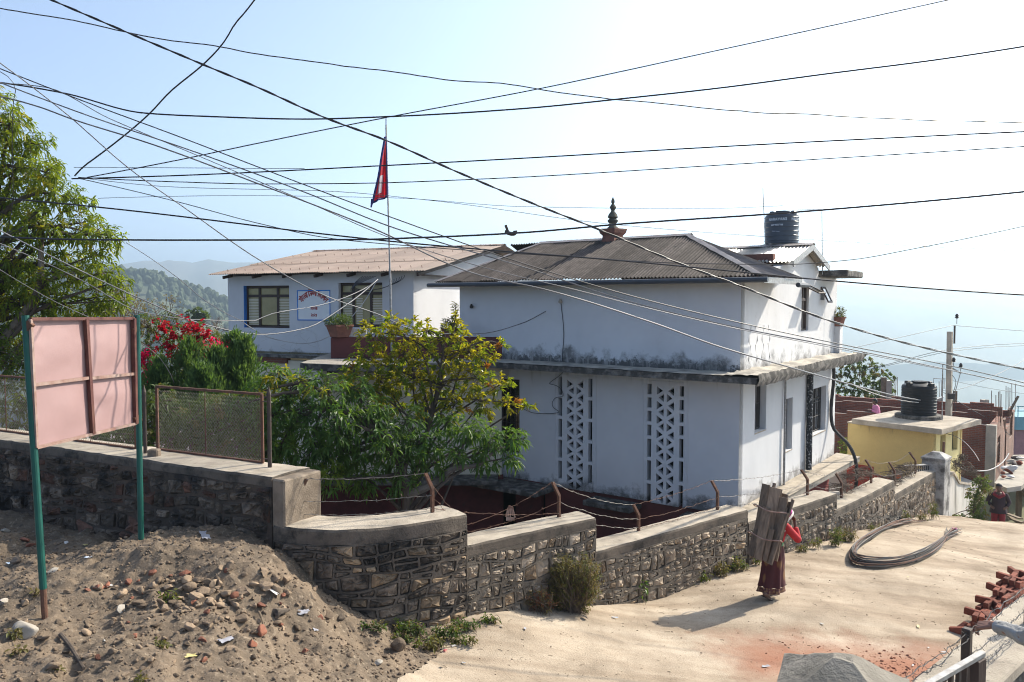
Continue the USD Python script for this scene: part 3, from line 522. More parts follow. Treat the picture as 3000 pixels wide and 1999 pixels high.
# --- basement below the ledges
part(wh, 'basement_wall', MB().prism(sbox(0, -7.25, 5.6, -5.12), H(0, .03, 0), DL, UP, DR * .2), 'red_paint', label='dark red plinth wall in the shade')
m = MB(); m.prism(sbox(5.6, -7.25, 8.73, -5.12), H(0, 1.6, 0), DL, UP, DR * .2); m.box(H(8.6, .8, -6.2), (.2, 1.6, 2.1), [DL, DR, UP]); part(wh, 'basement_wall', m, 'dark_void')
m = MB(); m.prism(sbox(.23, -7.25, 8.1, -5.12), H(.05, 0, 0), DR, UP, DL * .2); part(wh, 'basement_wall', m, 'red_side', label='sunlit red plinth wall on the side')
part(wh, 'wall_panel', MB().box(H(6.15, .04, -6.1), (.9, .14, 2.), [DL, DR, UP]), 'red_paint')
for (a0, a1, bb, z) in ((5.2, 8.6, -1.05, -5.12), (2.55, 3.95, -.65, -5.2), (-.1, 1.3, -.5, -5.2)):
    part(wh, 'porch_slab', MB().box(H((a0 + a1) / 2, bb / 2 - .002, z - .07), (a1 - a0, -bb, .14), [DL, DR, UP], .02), 'ledge_edge')
# --- the ledge between the storeys
Lp = Polygon([(-.76, -1.02), (8.95, -1.02), (8.95, 0), (0, 0), (0, 8.5), (-.76, 8.7)])
part(wh, 'ledge', MB().prism(Lp, H(0, 0, -1.83), DL, DR, UP * .15), 'ledge_edge', label='mould-black edge of the concrete ledge')
def top_sheet(poly, z, st, amp, seed):
    x0, y0, x1, y1 = poly.bounds; X, Y = np.meshgrid(np.arange(x0, x1 + st, st), np.arange(y0, y1 + st, st), indexing='ij')
    from shapely import contains_xy
    X = np.clip(X, x0, x1); Y = np.clip(Y, y0, y1)
    Z = z + amp * meshkit.fbm(np.stack([X * 5, Y * 5, 0 * X], -1), 4, seed); P = HC + X[..., None] * DL + Y[..., None] * DR + Z[..., None] * UP
    v, f = MB().grid(P).mesh(); q = np.stack([X.ravel(), Y.ravel()], 1)[f].mean(1); return v, f[contains_xy(poly.buffer(.001), q[:, 0], q[:, 1])]
part(wh, 'ledge_top', top_sheet(sbox(-.0, -1.04, 8.95, .0), -1.678, .08, .03, 4), 'ledge_top')
v, f = top_sheet(sbox(-.79, -1.04, -.0, 8.7), -1.678, .06, .10, 5); part(wh, 'ledge_top', (v, f), 'ledge_top', True)
m = MB(); S = np.linspace(-1.04, 8.7, 130)                          # crumbling lip of the sunny ledge
lip = [[H(-.79 - .03 * meshkit.fbm(V3(s * 4, 1, 0), 3, 6), s, -1.62 + .05 * meshkit.fbm(V3(s * 5, 7, 0), 3, 7)) for s in S], [H(-.80 - .05 * meshkit.fbm(V3(s * 4, 3, 0), 3, 8), s, -1.74) for s in S], [H(-.76, s, -1.86 - .05 * meshkit.fbm(V3(s * 6, 3, 0), 3, 9)) for s in S]]
part(wh, 'ledge_lip', m.grid(np.array(lip)), 'ledge_edge', True)
Ll = Polygon([(0, -.3), (-.45, -.3), (-.75, 8.6), (.0, 8.8)])
part(wh, 'lower_ledge', MB().prism(Ll, H(0, 0, -5.12), DL, DR, UP * .14), 'concrete')
part(wh, 'lower_ledge_top', MB().prism(Ll.buffer(.015), H(0, 0, -4.976), DL, DR, UP * .02), 'concrete_pale')
# --- lattices
for k, (a0, a1) in enumerate(lat):
    w = a1 - a0; z0, z1 = -5.14, -2.0; holes = []
    for c0, c1 in ((.0 + .015, .125), (.872, .985)):
        hs = [.5] * 6 if k == 0 else ([.26, .26, .22, .24, .48, .52, .6] if c0 < .5 else [.26, .26, .27, .28, .47, .52, .5]); z = -2.06 - (.0 if k == 0 else .03)
        for h in hs:
            if z - h < z0 - .1: break
            holes.append(sbox(a0 + c0 * w, z - h, a0 + c1 * w, z)); z -= h + .085
    P = .372; z = -2.08
    while z - P > z0 - .25:
        for (xo, xi, ri, ro) in ((.27, .435, .46, .315), (.73, .565, .54, .685)):
            holes.append(Polygon([(a0 + xo * w, z - .05), (a0 + xo * w, z - .27), (a0 + xi * w, z - .16)])); holes.append(Polygon([(a0 + ri * w, z + .135 - P / 2 - .18), (a0 + ri * w, z + .135 - P / 2 - .39), (a0 + ro * w, z + .135 - P / 2 - .285)]))
        z -= P
    pan = sbox(a0, z0, a1, z1).difference(unary_union(holes))
    lp_ = part(wh, 'lattice', MB().prism(pan, H(0, -.012, 0), DL, UP, DR * .15), 'white_lower', label=('pierced concrete strip of triangles and long slots nearer the tree' if k == 0 else 'pierced concrete strip of triangles and short slots nearer the corner'))
    m = MB()
    for e in (a0 - .10, a1 + .10): m.prism(sbox(e - .012, -5.1, e + .012, -1.95), H(0, -.01, 0), DL, UP, DR * .02)
    part(lp_, 'rib', m, 'white_lower')
# --- windows
def window(parent, o, u, n, w, h, cols, mat='wood_dark', transom=None, recess=.12, bar=.06, fill='glass', back=None, label=None, grille=0):
    """o lower corner on the wall face, u along, n outward."""
    o = o - n * recess; m = MB(); up = UP
    def bar_(x0, x1, z0, z1, d=0., th=.07): m.box(o + u * ((x0 + x1) / 2) + up * ((z0 + z1) / 2) + n * d, (abs(x1 - x0), th, abs(z1 - z0)), [u, n, up], .006)
    bar_(0, w, 0, bar); bar_(0, w, h - bar, h); bar_(0, bar, bar, h - bar); bar_(w - bar, w, bar, h - bar); xs = np.cumsum([0] + list(cols)) / sum(cols) * w
    for x in xs[1:-1]: bar_(x - bar * .6, x + bar * .6, bar, h - bar, .002)
    if transom: bar_(bar, w - bar, transom * h - bar * .6, transom * h + bar * .6, .004)
    fr = part(parent, 'window', m, mat, label=label); m = MB()
    zs = [bar, (transom * h if transom else h - bar)] + ([h - bar] if transom else [])
    for x0, x1 in zip(xs[:-1], xs[1:]):
        for za, zb in zip(zs[:-1], zs[1:]): part(fr, 'pane', MB().box(o + u * ((x0 + x1) / 2) + up * ((za + zb) / 2) - n * .01, (x1 - x0 - bar, .006, zb - za - bar * .6), [u, n, up]), fill)
    if back: part(fr, 'curtain', MB().box(o + u * w / 2 + up * h / 2 - n * .12, (w, .02, h), [u, n, up]), back)
    if grille:
        g = MB()
        for x in np.linspace(bar, w - bar, grille): g.tube([o + u * x + up * bar + n * .05, o + u * x + up * (h - bar) + n * .05], .008, 5)
        for z in np.linspace(bar, h - bar, max(3, int(h / .35))): g.tube([o + u * bar + up * z + n * .055, o + u * (w - bar) + up * z + n * .055], .008, 5)
        part(fr, 'grille', g, 'grille')
    return fr
NF, NRt = -DR, -DL
window(wh, H(W1[0], 0, W1[2]), DL, NF, W1[1] - W1[0], W1[3] - W1[2], (1, 1, 1), transom=.72, back='dark_void', label='dark curtained window half hidden by the tree', grille=14)
for k, (b0, b1, z0, z1) in enumerate(WR):
    fr = window(wh, H(0, b0, z0), DR, NRt, b1 - b0, z1 - z0, (1, 1) if k < 2 else (1, 1, 1), 'grille', transom=.72 if k == 2 else None, recess=.2, bar=.05, fill='glass', back='dark_void', grille=7 if k < 2 else 12)
    part(wh, 'window_sill', MB().box(H(.10, (b0 + b1) / 2, z0 - .02), (b1 - b0, .22, .03), [DR, DL, UP]), 'concrete_pale')
fr = window(wh, H(0, WU[0][0], WU[0][2]), DR, NRt, .68, 1.31, (1, 1), 'wood_dark', transom=.68, recess=.1, back=None)
def sash(b0, b1, ztop, h, out, mat='wood_dark'):                    # awning sash pushed open from below
    m = MB(); u = DR; dn = (-UP * math.cos(out) + NRt * math.sin(out)); o = H(-.01, b0, ztop); w = b1 - b0; nn = np.cross(u, dn)
    for x0, x1, y0, y1 in ((0, w, 0, .05), (0, w, h - .05, h), (0, .05, .05, h - .05), (w - .05, w, .05, h - .05)): m.box(o + u * (x0 + x1) / 2 + dn * (y0 + y1) / 2, (x1 - x0, y1 - y0, .035), [u, dn, nn])
    s_ = part(wh, 'open_sash', m, mat); part(s_, 'pane', MB().box(o + u * w / 2 + dn * h / 2, (w - .1, h - .1, .005), [u, dn, nn]), 'glass')
sash(4.70, 5.38, .48, .52, 1.1); sash(6.55, 7.0, .45, .52, .45)
# --- main roof
ez, rz, rb = .58, 1.85, 2.34; Aa, Ab, Ra, Rb = -.72, 9.2, 2.4, 7.3
sl = math.hypot(rb + .6, rz - ez)
fr_top = lambda s: float(np.interp(s, [0, Ra - Aa, Rb - Aa, Ab - Aa], [0, sl, sl, 0]))
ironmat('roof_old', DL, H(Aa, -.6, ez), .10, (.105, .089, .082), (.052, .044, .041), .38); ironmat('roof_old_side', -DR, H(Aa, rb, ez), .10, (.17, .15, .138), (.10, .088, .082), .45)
roof = part(wh, 'roof', MB().prism(sbox(Aa + .1, -.5, Ab - .1, 2.45), H(0, 0, .50), DL, DR, UP * .04), 'wood_dark', label='hipped roof of old grey corrugated iron sheets')
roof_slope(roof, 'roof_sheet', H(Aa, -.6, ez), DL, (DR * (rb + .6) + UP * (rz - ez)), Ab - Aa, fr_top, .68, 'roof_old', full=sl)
slr = math.hypot(Ra - Aa, rz - ez)
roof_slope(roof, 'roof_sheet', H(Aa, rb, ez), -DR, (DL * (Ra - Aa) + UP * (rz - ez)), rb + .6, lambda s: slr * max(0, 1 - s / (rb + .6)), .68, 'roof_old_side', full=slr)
sll = math.hypot(Ab - Rb, rz - ez)
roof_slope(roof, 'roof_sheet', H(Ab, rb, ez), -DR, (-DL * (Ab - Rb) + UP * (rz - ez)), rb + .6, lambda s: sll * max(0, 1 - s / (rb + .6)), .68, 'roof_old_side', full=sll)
slb = sl * .75
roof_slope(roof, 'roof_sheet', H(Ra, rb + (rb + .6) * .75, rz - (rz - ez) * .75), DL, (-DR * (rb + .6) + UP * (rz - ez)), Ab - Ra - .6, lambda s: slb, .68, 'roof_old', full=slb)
cap(roof, H(Ra - .1, rb, rz), H(Rb + .1, rb, rz), -DR * .9 - UP * .4, DR * .9 - UP * .4, .16, 'roof_cap', seed=2)
cap(roof, H(Aa, -.6, ez), H(Ra, rb, rz), DL - UP * .02, DR - UP * .1, .17, 'roof_cap', seed=3)
cap(roof, H(Ab, -.6, ez), H(Rb, rb, rz), -DL - UP * .02, DR - UP * .1, .15, 'roof_cap', seed=4)
m = MB().tube([H(-.86, -.68, .50), H(9.4, -.68, .50)], .062, 8); part(wh, 'gutter', m, 'gutter')
part(wh, 'fascia', MB().beam(H(-.7, -.56, .5), H(9.1, -.56, .5), .03, .12), 'gutter')
m = MB().beam(H(-.70, -.5, .50), H(-.70, 2.3, .50), .03, .14); part(wh, 'fascia', m, 'galv'); part(wh, 'gutter', MB().tube([H(-.80, 1.7, .42), H(-.80, 2.5, .42)], .06, 8), 'gutter')
# --- finial
fa, fz = floc(1795, 704, rb); q = H(fa, rb, 0)
m = MB(); m.lathe([(.34, 1.66), (.30, 1.95), (.38, 2.02), (.42, 2.12), (.42, 2.15), (0.0, 2.15)], q, 4); fn = part(wh, 'finial', m, 'terracotta')
part(fn, 'spire', MB().lathe([(.17, 2.15), (.155, 2.19), (.09, 2.25), (.085, 2.29), (.15, 2.36), (.155, 2.40), (.10, 2.45), (.155, 2.49), (.12, 2.58), (.06, 2.66), (.05, 2.69), (.085, 2.75), (.095, 2.79), (.06, 2.85), (.03, 2.89), (.055, 2.93), (.05, 2.98), (.02, 3.05), (.0, 3.09)], q, 14), 'moss_stone', 40)
# --- gable block behind
ga = 4.8; gr, gz_, ge = 4.74, 1.60, 1.06
gs = math.hypot(gr - 3.0, gz_ - ge); groof = part(wh, 'gable_roof', MB().prism(Polygon([(3.1, .98), (6.35, .98), (4.74, 1.5)]), H(.3, 0, 0), DR, UP, DL * 4.3), 'wood_dark', label='small gable roof of pale corrugated iron')
roof_slope(groof, 'roof_sheet', H(-.26, 3.0, ge), DL, DR * (gr - 3.) + UP * (gz_ - ge), ga, lambda s: gs, .68, 'roof_new', full=gs)
roof_slope(groof, 'roof_sheet', H(-.26, 6.48, ge), DL, -DR * (6.48 - gr) + UP * (gz_ - ge), ga, lambda s: gs, .68, 'roof_new', full=gs)
cap(groof, H(-.3, gr, gz_ + .01), H(ga - .3, gr, gz_ + .01), -DR * .95 - UP * .3, DR * .95 - UP * .3, .2, 'roof_cap', seed=6)
for e in (3.0, 6.48): part(groof, 'barge_board', MB().beam(H(-.27, e, ge - .06), H(-.27, gr, gz_ - .06), .03, .16), 'galv')
part(wh, 'canopy_slab', MB().box(H(.10, 7.35, .845), (1.8, 1.9, .20), [DL, DR, UP], .03), 'ledge_edge')
# --- pipes and fittings
part(wh, 'drainpipe', MB().tube([H(-.06, 3.2, -1.85), H(-.06, 3.2, -6.0)], .032, 8), 'galv')
simple('pipe_mottled', (.014, .014, .015), .6, (.42, .42, .42), 16., .2, 60, ramp=(.56, .62))
part(wh, 'drainpipe', MB().tube([H(-.10, 5.32, -1.85), H(-.10, 5.32, -4.9)], .09, 10), 'pipe_mottled', label='thick black pipe with peeling white paint')
part(wh, 'drainpipe', MB().tube(spline([H(-.08, 7.76, -1.85), H(-.08, 7.76, -3.0), H(-.08, 7.76, -3.75), H(-.14, 7.76, -3.98), H(-.5, 7.76, -4.35), H(-.78, 7.76, -4.8), H(-.86, 7.75, -5.6), H(-.86, 7.75, -7.1)], 5), .055, 8), 'black_iron', label='black waste pipe bending out over the lower ledge')
for x, y in ((1645, 883), (1385, 898)):
    a, z = floc(x, y); part(wh, 'lamp_holder', MB().lathe([(.02, 0), (.05, .02), (.055, .07), (.03, .10), (.03, .13), (0, .13)], H(a, -.06, z - .06), 10), 'concrete' if x > 1500 else 'black_iron')
a0, z0 = floc(1645, 890); part(wh, 'wall_cable', MB().tube(spline([H(a0, -.02, z0), H(a0 - .06, -.02, -.5), H(a0 - .09, -.02, -1.0), H(a0 - .06, -.02, -1.3), H(a0 - .05, -.02, -1.62)], 6), .009, 5), 'cable')
P = [floc(*q) for q in [(1655, 1084), (1645, 1098), (1613, 1124), (1640, 1134), (1652, 1160), (1632, 1165), (1622, 1190), (1640, 1205), (1600, 1211), (1560, 1208), (1528, 1192)]]
part(wh, 'wall_cable', MB().tube(spline([H(a, -.05, z) for a, z in P], 5), .009, 5), 'cable')

# ================================================================ tanks, aerials
def water_tank(label, base, r, h, mat, text=None, ribs=6, rot_=0., group=None):
    t = thing('water_tank', label, 'water tank', base); pr = [(0, 0), (r * .97, 0), (r, .02)]
    for k in range(ribs):
        z = h * (.10 + .72 * k / (ribs - 1)); pr += [(r, z - .02), (r * 1.022, z - .008), (r * 1.022, z + .008), (r, z + .02)]
    pr += [(r, h * .86), (r * .965, h * .905), (r * .80, h * .95), (r * .42, h * .985), (r * .40, h * .985)]
    part(t, 'body', MB().lathe(pr, base, 44), mat, 35)
    part(t, 'lid', MB().lathe([(r * .40, h * .98), (r * .40, h * 1.0), (r * .46, h * 1.0), (r * .46, h * 1.035), (r * .2, h * 1.05), (0, h * 1.05)], base, 28), mat, 35)
    for k in range(4):
        g = rot_ + k * math.pi / 2; c, s_ = math.cos(g), math.sin(g); part(t, 'lug', MB().box(np.asarray(base) + V3(c * r * .86, s_ * r * .86, h * .945), (r * .26, r * .34, h * .12), [[c, s_, 0], [-s_, c, 0], [0, 0, 1]], .02), mat)
    for (txt, z, hh, g0) in text or []:
        tm = meshkit.text_mesh(txt, hh, .002, True); v = np.array(tm.vertices); L = v[:, 0].max(); g = g0 + (v[:, 0] - L / 2) / r; rad = r + .004 + v[:, 2]
        part(t, 'lettering', (np.stack([np.cos(g) * rad, np.sin(g) * rad, z + v[:, 1]], 1) + np.asarray(base), tm.faces), 'lettering')
    return t
tb = at(2289.5, 716, 23.2); tg = math.atan2(-tb[1], -tb[0])
part(wh, 'tank_stand', MB().box((tb[0], tb[1], tb[2] - .45), (1.0, 1.0, .9)), 'ledge_edge')
water_tank('grey-blue plastic water tank with white lettering on the small gable roof', tb, .475, .93, 'tank', [('NARAYANI', .66, .075, tg - .28), ('HITECH', .49, .065, tg - .30), ('500 Ltrs.', .335, .04, tg - .36), ('NARAYANI', .66, .075, tg + 1.15), ('HITECH', .33, .065, tg + 1.15)], 6, tg + .9)
a5 = at(2235, 552, 22.6); a6 = at(2242, 722, 22.6)
one('aerial_rod', MB().tube([a6 - UP * .4, a6, a5], .011, 6), 'galv', 'thin upright rod rising left of the grey-blue roof tank', 'rod')
p1, p2, p3, p4 = at(2321, 622, 23.2), at(2322, 618, 23.2), at(2408, 616, 23.4), at(2410, 785, 23.4)
one('overflow_pipe', MB().tube([p1 - UP * .12, p2, p2 + (p3 - p2) * .02 + UP * .02, p3 - (p3 - p2) * .02 + UP * .02, p3 - UP * .02, p4 - UP * .2], .012, 6), 'galv', 'thin pipe leaving the grey-blue roof tank and dropping to the canopy slab', 'pipe')

# ================================================================ the house on the left with the painted sign
A = at(671, 1033, 28.0); A[2] = 0; LD, LG = V3(math.sqrt(1 - .41 ** 2), -.41, 0), V3(.41, math.sqrt(1 - .41 ** 2), 0)
def K(s, t, z): return A + LD * s + LG * t + UP * z
lh = thing('court_house', 'pale house with pinkish iron roof and a blue-framed painted sign', 'house', K(3.5, 0, -7.2))
WL = [(.72, 2.74, -.905, .565), (4.78, 6.52, -.83, .63)]; LWd = 7.69
m = MB().prism(Polygon([(0, -1.82), (LWd, -1.82), (LWd, .98), (0, .90)]).difference(unary_union([sbox(a, c, b, d) for a, b, c, d in WL])), K(0, 0, 0), LD, UP, LG * .24)
part(lh, 'wall', m, 'white_left', label='shaded front wall with the painted sign')
gab = Polygon([(.24, -1.82), (10.4, -1.82), (10.4, .95), (5.3, 2.02), (.0, .98), (0.0, -1.82)]).intersection(sbox(.004, -9, 99, 9))
part(lh, 'wall', MB().prism(gab, K(LWd, 0, 0), LG, UP, -LD * .24), 'white_left', label='sunlit gable wall of the left house')
part(lh, 'wall', MB().prism(gab, K(0, 0, 0), LG, UP, LD * .24), 'white_left')
m = MB(); m.box(K(LWd / 2, 10.3, -.5), (LWd, .2, 2.7), [LD, LG, UP]); m.box(K(LWd / 2, 2.5, -.4), (LWd - .6, .06, 2.6), [LD, LG, UP]); m.box(K(LWd / 2, 5, -1.76), (LWd - .1, 10., .08), [LD, LG, UP]); part(lh, 'partition', m, 'curtain')
part(lh, 'string_course', MB().box(K(LWd / 2 - .1, -.06, -1.86), (LWd + .3, .34, .10), [LD, LG, UP], .01), 'ledge_edge')
m = MB(); m.box(K(LWd / 2 + .3, .10, -4.6), (LWd - .9, .3, 5.2), [LD, LG, UP]); m.box(K(LWd - .2, 4, -4.6), (.3, 8, 5.2), [LD, LG, UP]); m.box(K(.5, 4, -4.6), (.3, 8, 5.2), [LD, LG, UP]); part(lh, 'lower_wall', m, 'cream')
part(lh, 'brick_band', MB().box(K(1.4, -.02, -2.02), (2.6, .2, .2), [LD, LG, UP]), 'bricks_front')
for k, (s0, s1, z0, z1) in enumerate(WL):
    w, h = s1 - s0, z1 - z0; fr = window(lh, K(s0, 0, z0), LD, -LG, w, h, (1, 1.35, 1), 'wood_dark', transom=.76, recess=.16, bar=.075, fill='pane_amber_reflection', back='shutter', label='brown framed window %s the painted sign' % ('left of' if k == 0 else 'right of'))
    m = MB()
    for x0, x1 in ((.05, .28), (.72, .95)) + (((.36, .5),) if k else ()):
        for z in np.arange(.08 * h, .68 * h, .055): m.box(K(s0 + w * (x0 + x1) / 2, .155, z0 + z), (w * (x1 - x0), .012, .03), [LD, LG, UP])
    part(fr, 'shutter_slats', m, 'cream', kind='stuff')
    part(lh, 'reveal', MB().box(K(s0 + .012, .08, (z0 + z1) / 2), (.02, .155, h), [LD, LG, UP]), 'paint_blue' if k == 0 else 'white_left')
le, lr = .95, 2.12; lsl = math.hypot(5.85, lr - le)
lroof = part(lh, 'roof', MB().box(K(4.05, 2.5, .86), (7.9, 4.6, .03), [LD, LG, UP]), 'wood_dark', label='low pinkish corrugated iron roof')
for s in np.linspace(.2, 8.1, 7): part(lroof, 'rafter', MB().beam(K(s, -.42, le - .10), K(s, 5.0, lr - .22), .07, .10), 'wood_dark')
roof_slope(lroof, 'roof_sheet', K(-.36, -.55, le), LD, LG * 5.85 + UP * (lr - le), 8.8, lambda s: lsl, .8, 'roof_pink', laps=(0, .36, .7, 1.), full=lsl, pitch=.10, amp=.02)
roof_slope(lroof, 'roof_sheet', K(-.36, 10.9, le), LD, -LG * 5.6 + UP * (lr - le), 8.8, lambda s: lsl * .97, .8, 'roof_pink', laps=(0, .36, .7, 1.), full=lsl, pitch=.10, amp=.02)
cap(lroof, K(-.36, 5.3, lr), K(8.44, 5.3, lr), -LG - UP * .2, LG - UP * .2, .2, 'roof_pink', seed=9)
m = MB()
for tt in (.1, .36, .7, .95):
    for s in np.arange(0., 8.4, .4): p = K(s, -.55 + 5.85 * tt, le + (lr - le) * tt); m.beam(p, p + UP * .09 - LD * .03, .014)
part(lroof, 'roof_hooks', m, 'rust_metal', kind='stuff')
# painted sign
sg = part(lh, 'painted_sign', MB().prism(sbox(3.12, -.60, 4.44, .37), K(0, -.003, 0), LD, UP, -LG * .004), 'sign_white')
fr = sbox(3.09, -.63, 4.47, .40).difference(sbox(3.125, -.595, 4.435, .365)); part(sg, 'sign_border', MB().prism(fr, K(0, -.009, 0), LD, UP, -LG * .004), 'paint_blue')
GL = {'ga': ([[(.28, 1), (.28, .42), (.18, .30), (.05, .36)], [(.62, 1), (.62, 0)]], .78), 'O': ([[(.14, 1), (.14, 0)], [(.14, 1), (.02, 1.22), (-.22, 1.34)]], .3), 'ra': ([[(.18, 1), (.42, .9), (.44, .68), (.12, .56), (.30, .42), (.56, 0)]], .66),
      'kha': ([[(.10, 1), (.32, .86), (.26, .62), (.06, .5), (.24, .3), (.52, .12)], [(.86, .6), (.62, .68), (.5, .5), (.66, .36), (.86, .52)], [(.86, 1), (.86, 0)]], 1.02), 'A': ([[(.12, 1), (.12, 0)]], .28),
      'ji': ([[(.10, 0), (.10, 1), (.16, 1.24), (.45, 1.34), (.78, 1.2), (.98, 1)], [(.25, .42), (.36, .22), (.56, .30), (.6, .56), (.98, .56)], [(.98, 1), (.98, 0)]], 1.16), 'lh': ([[(.06, .22), (.02, .5), (.2, .68), (.34, .5), (.34, .3)], [(.34, .5), (.5, .66)]], .5),
      'la': ([[(.06, .22), (.02, .5), (.2, .68), (.36, .5), (.36, .28)], [(.36, .52), (.52, .66), (.74, .56)], [(.74, 1), (.74, 0)]], .9), 'a': ([[(.06, .86), (.3, .92), (.36, .7), (.16, .56), (.38, .44), (.36, .16), (.04, .2)], [(.34, .52), (.76, .52)], [(.76, 1), (.76, 0)]], .92),
      'da': ([[(.36, 1), (.36, .76), (.12, .66), (.08, .44), (.26, .34), (.46, .44), (.44, .22), (.64, 0)]], .7), 'ta': ([[(.10, .12), (.04, .42), (.26, .58), (.72, .56)], [(.72, 1), (.72, 0)]], .88),
      '2': ([[(.06, .86), (.3, 1), (.5, .8), (.34, .5), (.1, .46), (.3, .3), (.56, 0)]], .64), '0': ([[(.3 + .24 * math.cos(g), .5 + .34 * math.sin(g)) for g in np.linspace(0, 6.28, 12)]], .66), '1': ([[(.46, .62), (.3, .5), (.14, .66), (.24, .9), (.42, .86), (.5, .6), (.44, .3), (.2, 0)]], .62)}
def writing(words, hgt, thick, mapf, head=True):
    x = 0.; shapes = []
    for wd in words:
        x0 = x
        for ch in wd:
            st, adv = GL[ch]; shapes += [LineString([(x + px_, py_) for px_, py_ in s]).buffer(thick, cap_style='flat') for s in st]; x += adv
        if head: shapes.append(LineString([(x0 - .02, 1), (x, 1)]).buffer(thick))
        x += .34
    L = x - .34; out = []
    for g in getattr(unary_union(shapes), 'geoms', [unary_union(shapes)]): out.append((L, g))
    m = MB()
    for L, g in out:
        e = trimesh.creation.extrude_polygon(g.simplify(.01).segmentize(.3), .003, engine='earcut'); s, z = mapf((e.vertices[:, 0] - L / 2) * hgt, e.vertices[:, 1] * hgt); m.add(A + s[:, None] * LD + z[:, None] * UP - (.008 + e.vertices[:, 2])[:, None] * LG, e.faces)
    return m
def arc(x, y, r=.62, cx=3.78, cz=-.40): g = x / (r + .08); return cx + np.sin(g) * (r + y - .02), cz + np.cos(g) * (r + y - .02)
part(sg, 'lettering', writing([['ga', 'O', 'ra', 'kha', 'A'], ['ji', 'lh', 'la', 'A'], ['a', 'da', 'A', 'la', 'ta']], .135, .115, lambda x, y: arc(x * .92, y * 1.3)), 'paint_red')
part(sg, 'lettering', writing([['ga', 'O', 'ra', 'kha', 'A']], .095, .10, lambda x, y: (3.79 + x, y - .27)), 'paint_red')
part(sg, 'lettering', writing([['2', '0', '2', '1']], .10, .10, lambda x, y: (3.79 + x, y - .50), False), 'paint_red')

# ================================================================ terrace between the houses
tr = thing('terrace', 'roof terrace with dark red parapet between the two houses', 'terrace', (-2.8, 22.8, -7.2))
TP = Polygon([(-5.75, 21.2), (-5.61, 21.0), (-4.27, 20.4), (-2.4, 20.95), (-.85, 21.62), (-1.0, 24.2), (-3.2, 25.3), (-5.9, 25.9)])
part(tr, 'slab', MB().prism(TP, (0, 0, -1.83), (1, 0, 0), (0, 1, 0), UP * .17), 'ledge_edge'); part(tr, 'floor', MB().prism(TP.buffer(-.02), (0, 0, -1.656), (1, 0, 0), (0, 1, 0), UP * .012), 'concrete')
m = MB(); m.box((-2.75, 22.85, -1.335), (5.06, .16, .62), bev=.02); part(tr, 'parapet', m, 'red_paint')
part(tr, 'parapet', MB().box((-5.2, 24.0, -1.335), (.16, 2.2, .62), bev=.02), 'red_paint')
part(tr, 'panel', MB().box((-4.65, 22.95, -.90), (.75, .06, .24)), 'old_white')
m = MB(); m.box((-2.9, 22.6, -3.9), (5.2, .2, 4.1)); m.box((-5.4, 24.4, -3.9), (.2, 3.4, 4.1)); part(tr, 'lower_wall', m, 'cream'); part(tr, 'plinth', MB().box((-2.9, 22.48, -6.1), (5.3, .12, 2.2)), 'red_paint'); part(tr, 'porch_slab', MB().box((-2.9, 22.1, -5.06), (5.0, .9, .12)), 'ledge_edge')
for x in (-4.9, -3.9): part(tr, 'bracket', MB().beam((x, 22.5, -1.95), (x - .1, 21.3, -1.88), .10, .12), 'wood_dark')
# ================================================================ posts and barbed wire on the roadside wall
def angle_post(base, h, lean, label, group=None, dirx=None):
    """angle-iron post with its upper third bent back towards the yard."""
    t = thing('fence_post', label, 'fence post', base, group); b = np.asarray(base, float); k = b + UP * h * .62; e = b + UP * h + lean; m = MB()
    for u, o in ((V3(.8, .6, 0), 0), (V3(-.6, .8, 0), .0)):
        q = u * .02; m.beam(b - UP * .03 + q, k + q, .042 if o == 0 else .042, .006, up=np.cross(UP, u)); m.beam(k + q, e + q, .042, .006, up=np.cross(UP, u))
    part(t, 'post', m, 'rust_metal'); return k, e
def barbed(points, label, group, sag=.05, barb=.14, name='barbed_wire', r=.0034, mat='mesh_wire', seed=0):
    rs = np.random.RandomState(seed + int(abs(points[0][0]) * 100)); P = []
    for p, q in zip(points[:-1], points[1:]):
        n = max(4, int(np.linalg.norm(np.asarray(q) - p) / .08)); t = np.linspace(0, 1, n, endpoint=False)[:, None]; d = np.asarray(q) - p
        P.append(np.asarray(p) + t * d - UP * (4 * t * (1 - t) * sag * min(1, np.linalg.norm(d))) + rs.normal(size=(n, 3)) * .006)
    P = np.vstack(P + [[points[-1]]]); t = thing(name, label, 'barbed wire', P[0], group); m = MB()
    ph = np.arange(len(P)) * 1.9; off = np.stack([0 * ph, np.cos(ph), np.sin(ph)], 1) * r * .9
    m.tube(P + off, r * .75, 4, False); m.tube(P - off, r * .75, 4, False); part(t, 'strand', m, mat); b = MB(); L = np.r_[0, np.cumsum(np.linalg.norm(np.diff(P, axis=0), axis=1))]
    for s in np.arange(barb / 2, L[-1], barb):
        c = np.array([np.interp(s, L, P[:, k]) for k in range(3)])
        for _ in range(2):
            d = rs.normal(size=3); d /= np.linalg.norm(d); b.tube([c - d * .026, c + d * .026], r * .55, 3, False)
    part(t, 'barbs', b, mat, kind='stuff'); return t
WP = lambda k, s, off=-.2: V3(*SEGP[k].at(s * SEGP[k].L, off), SEG[k][1])
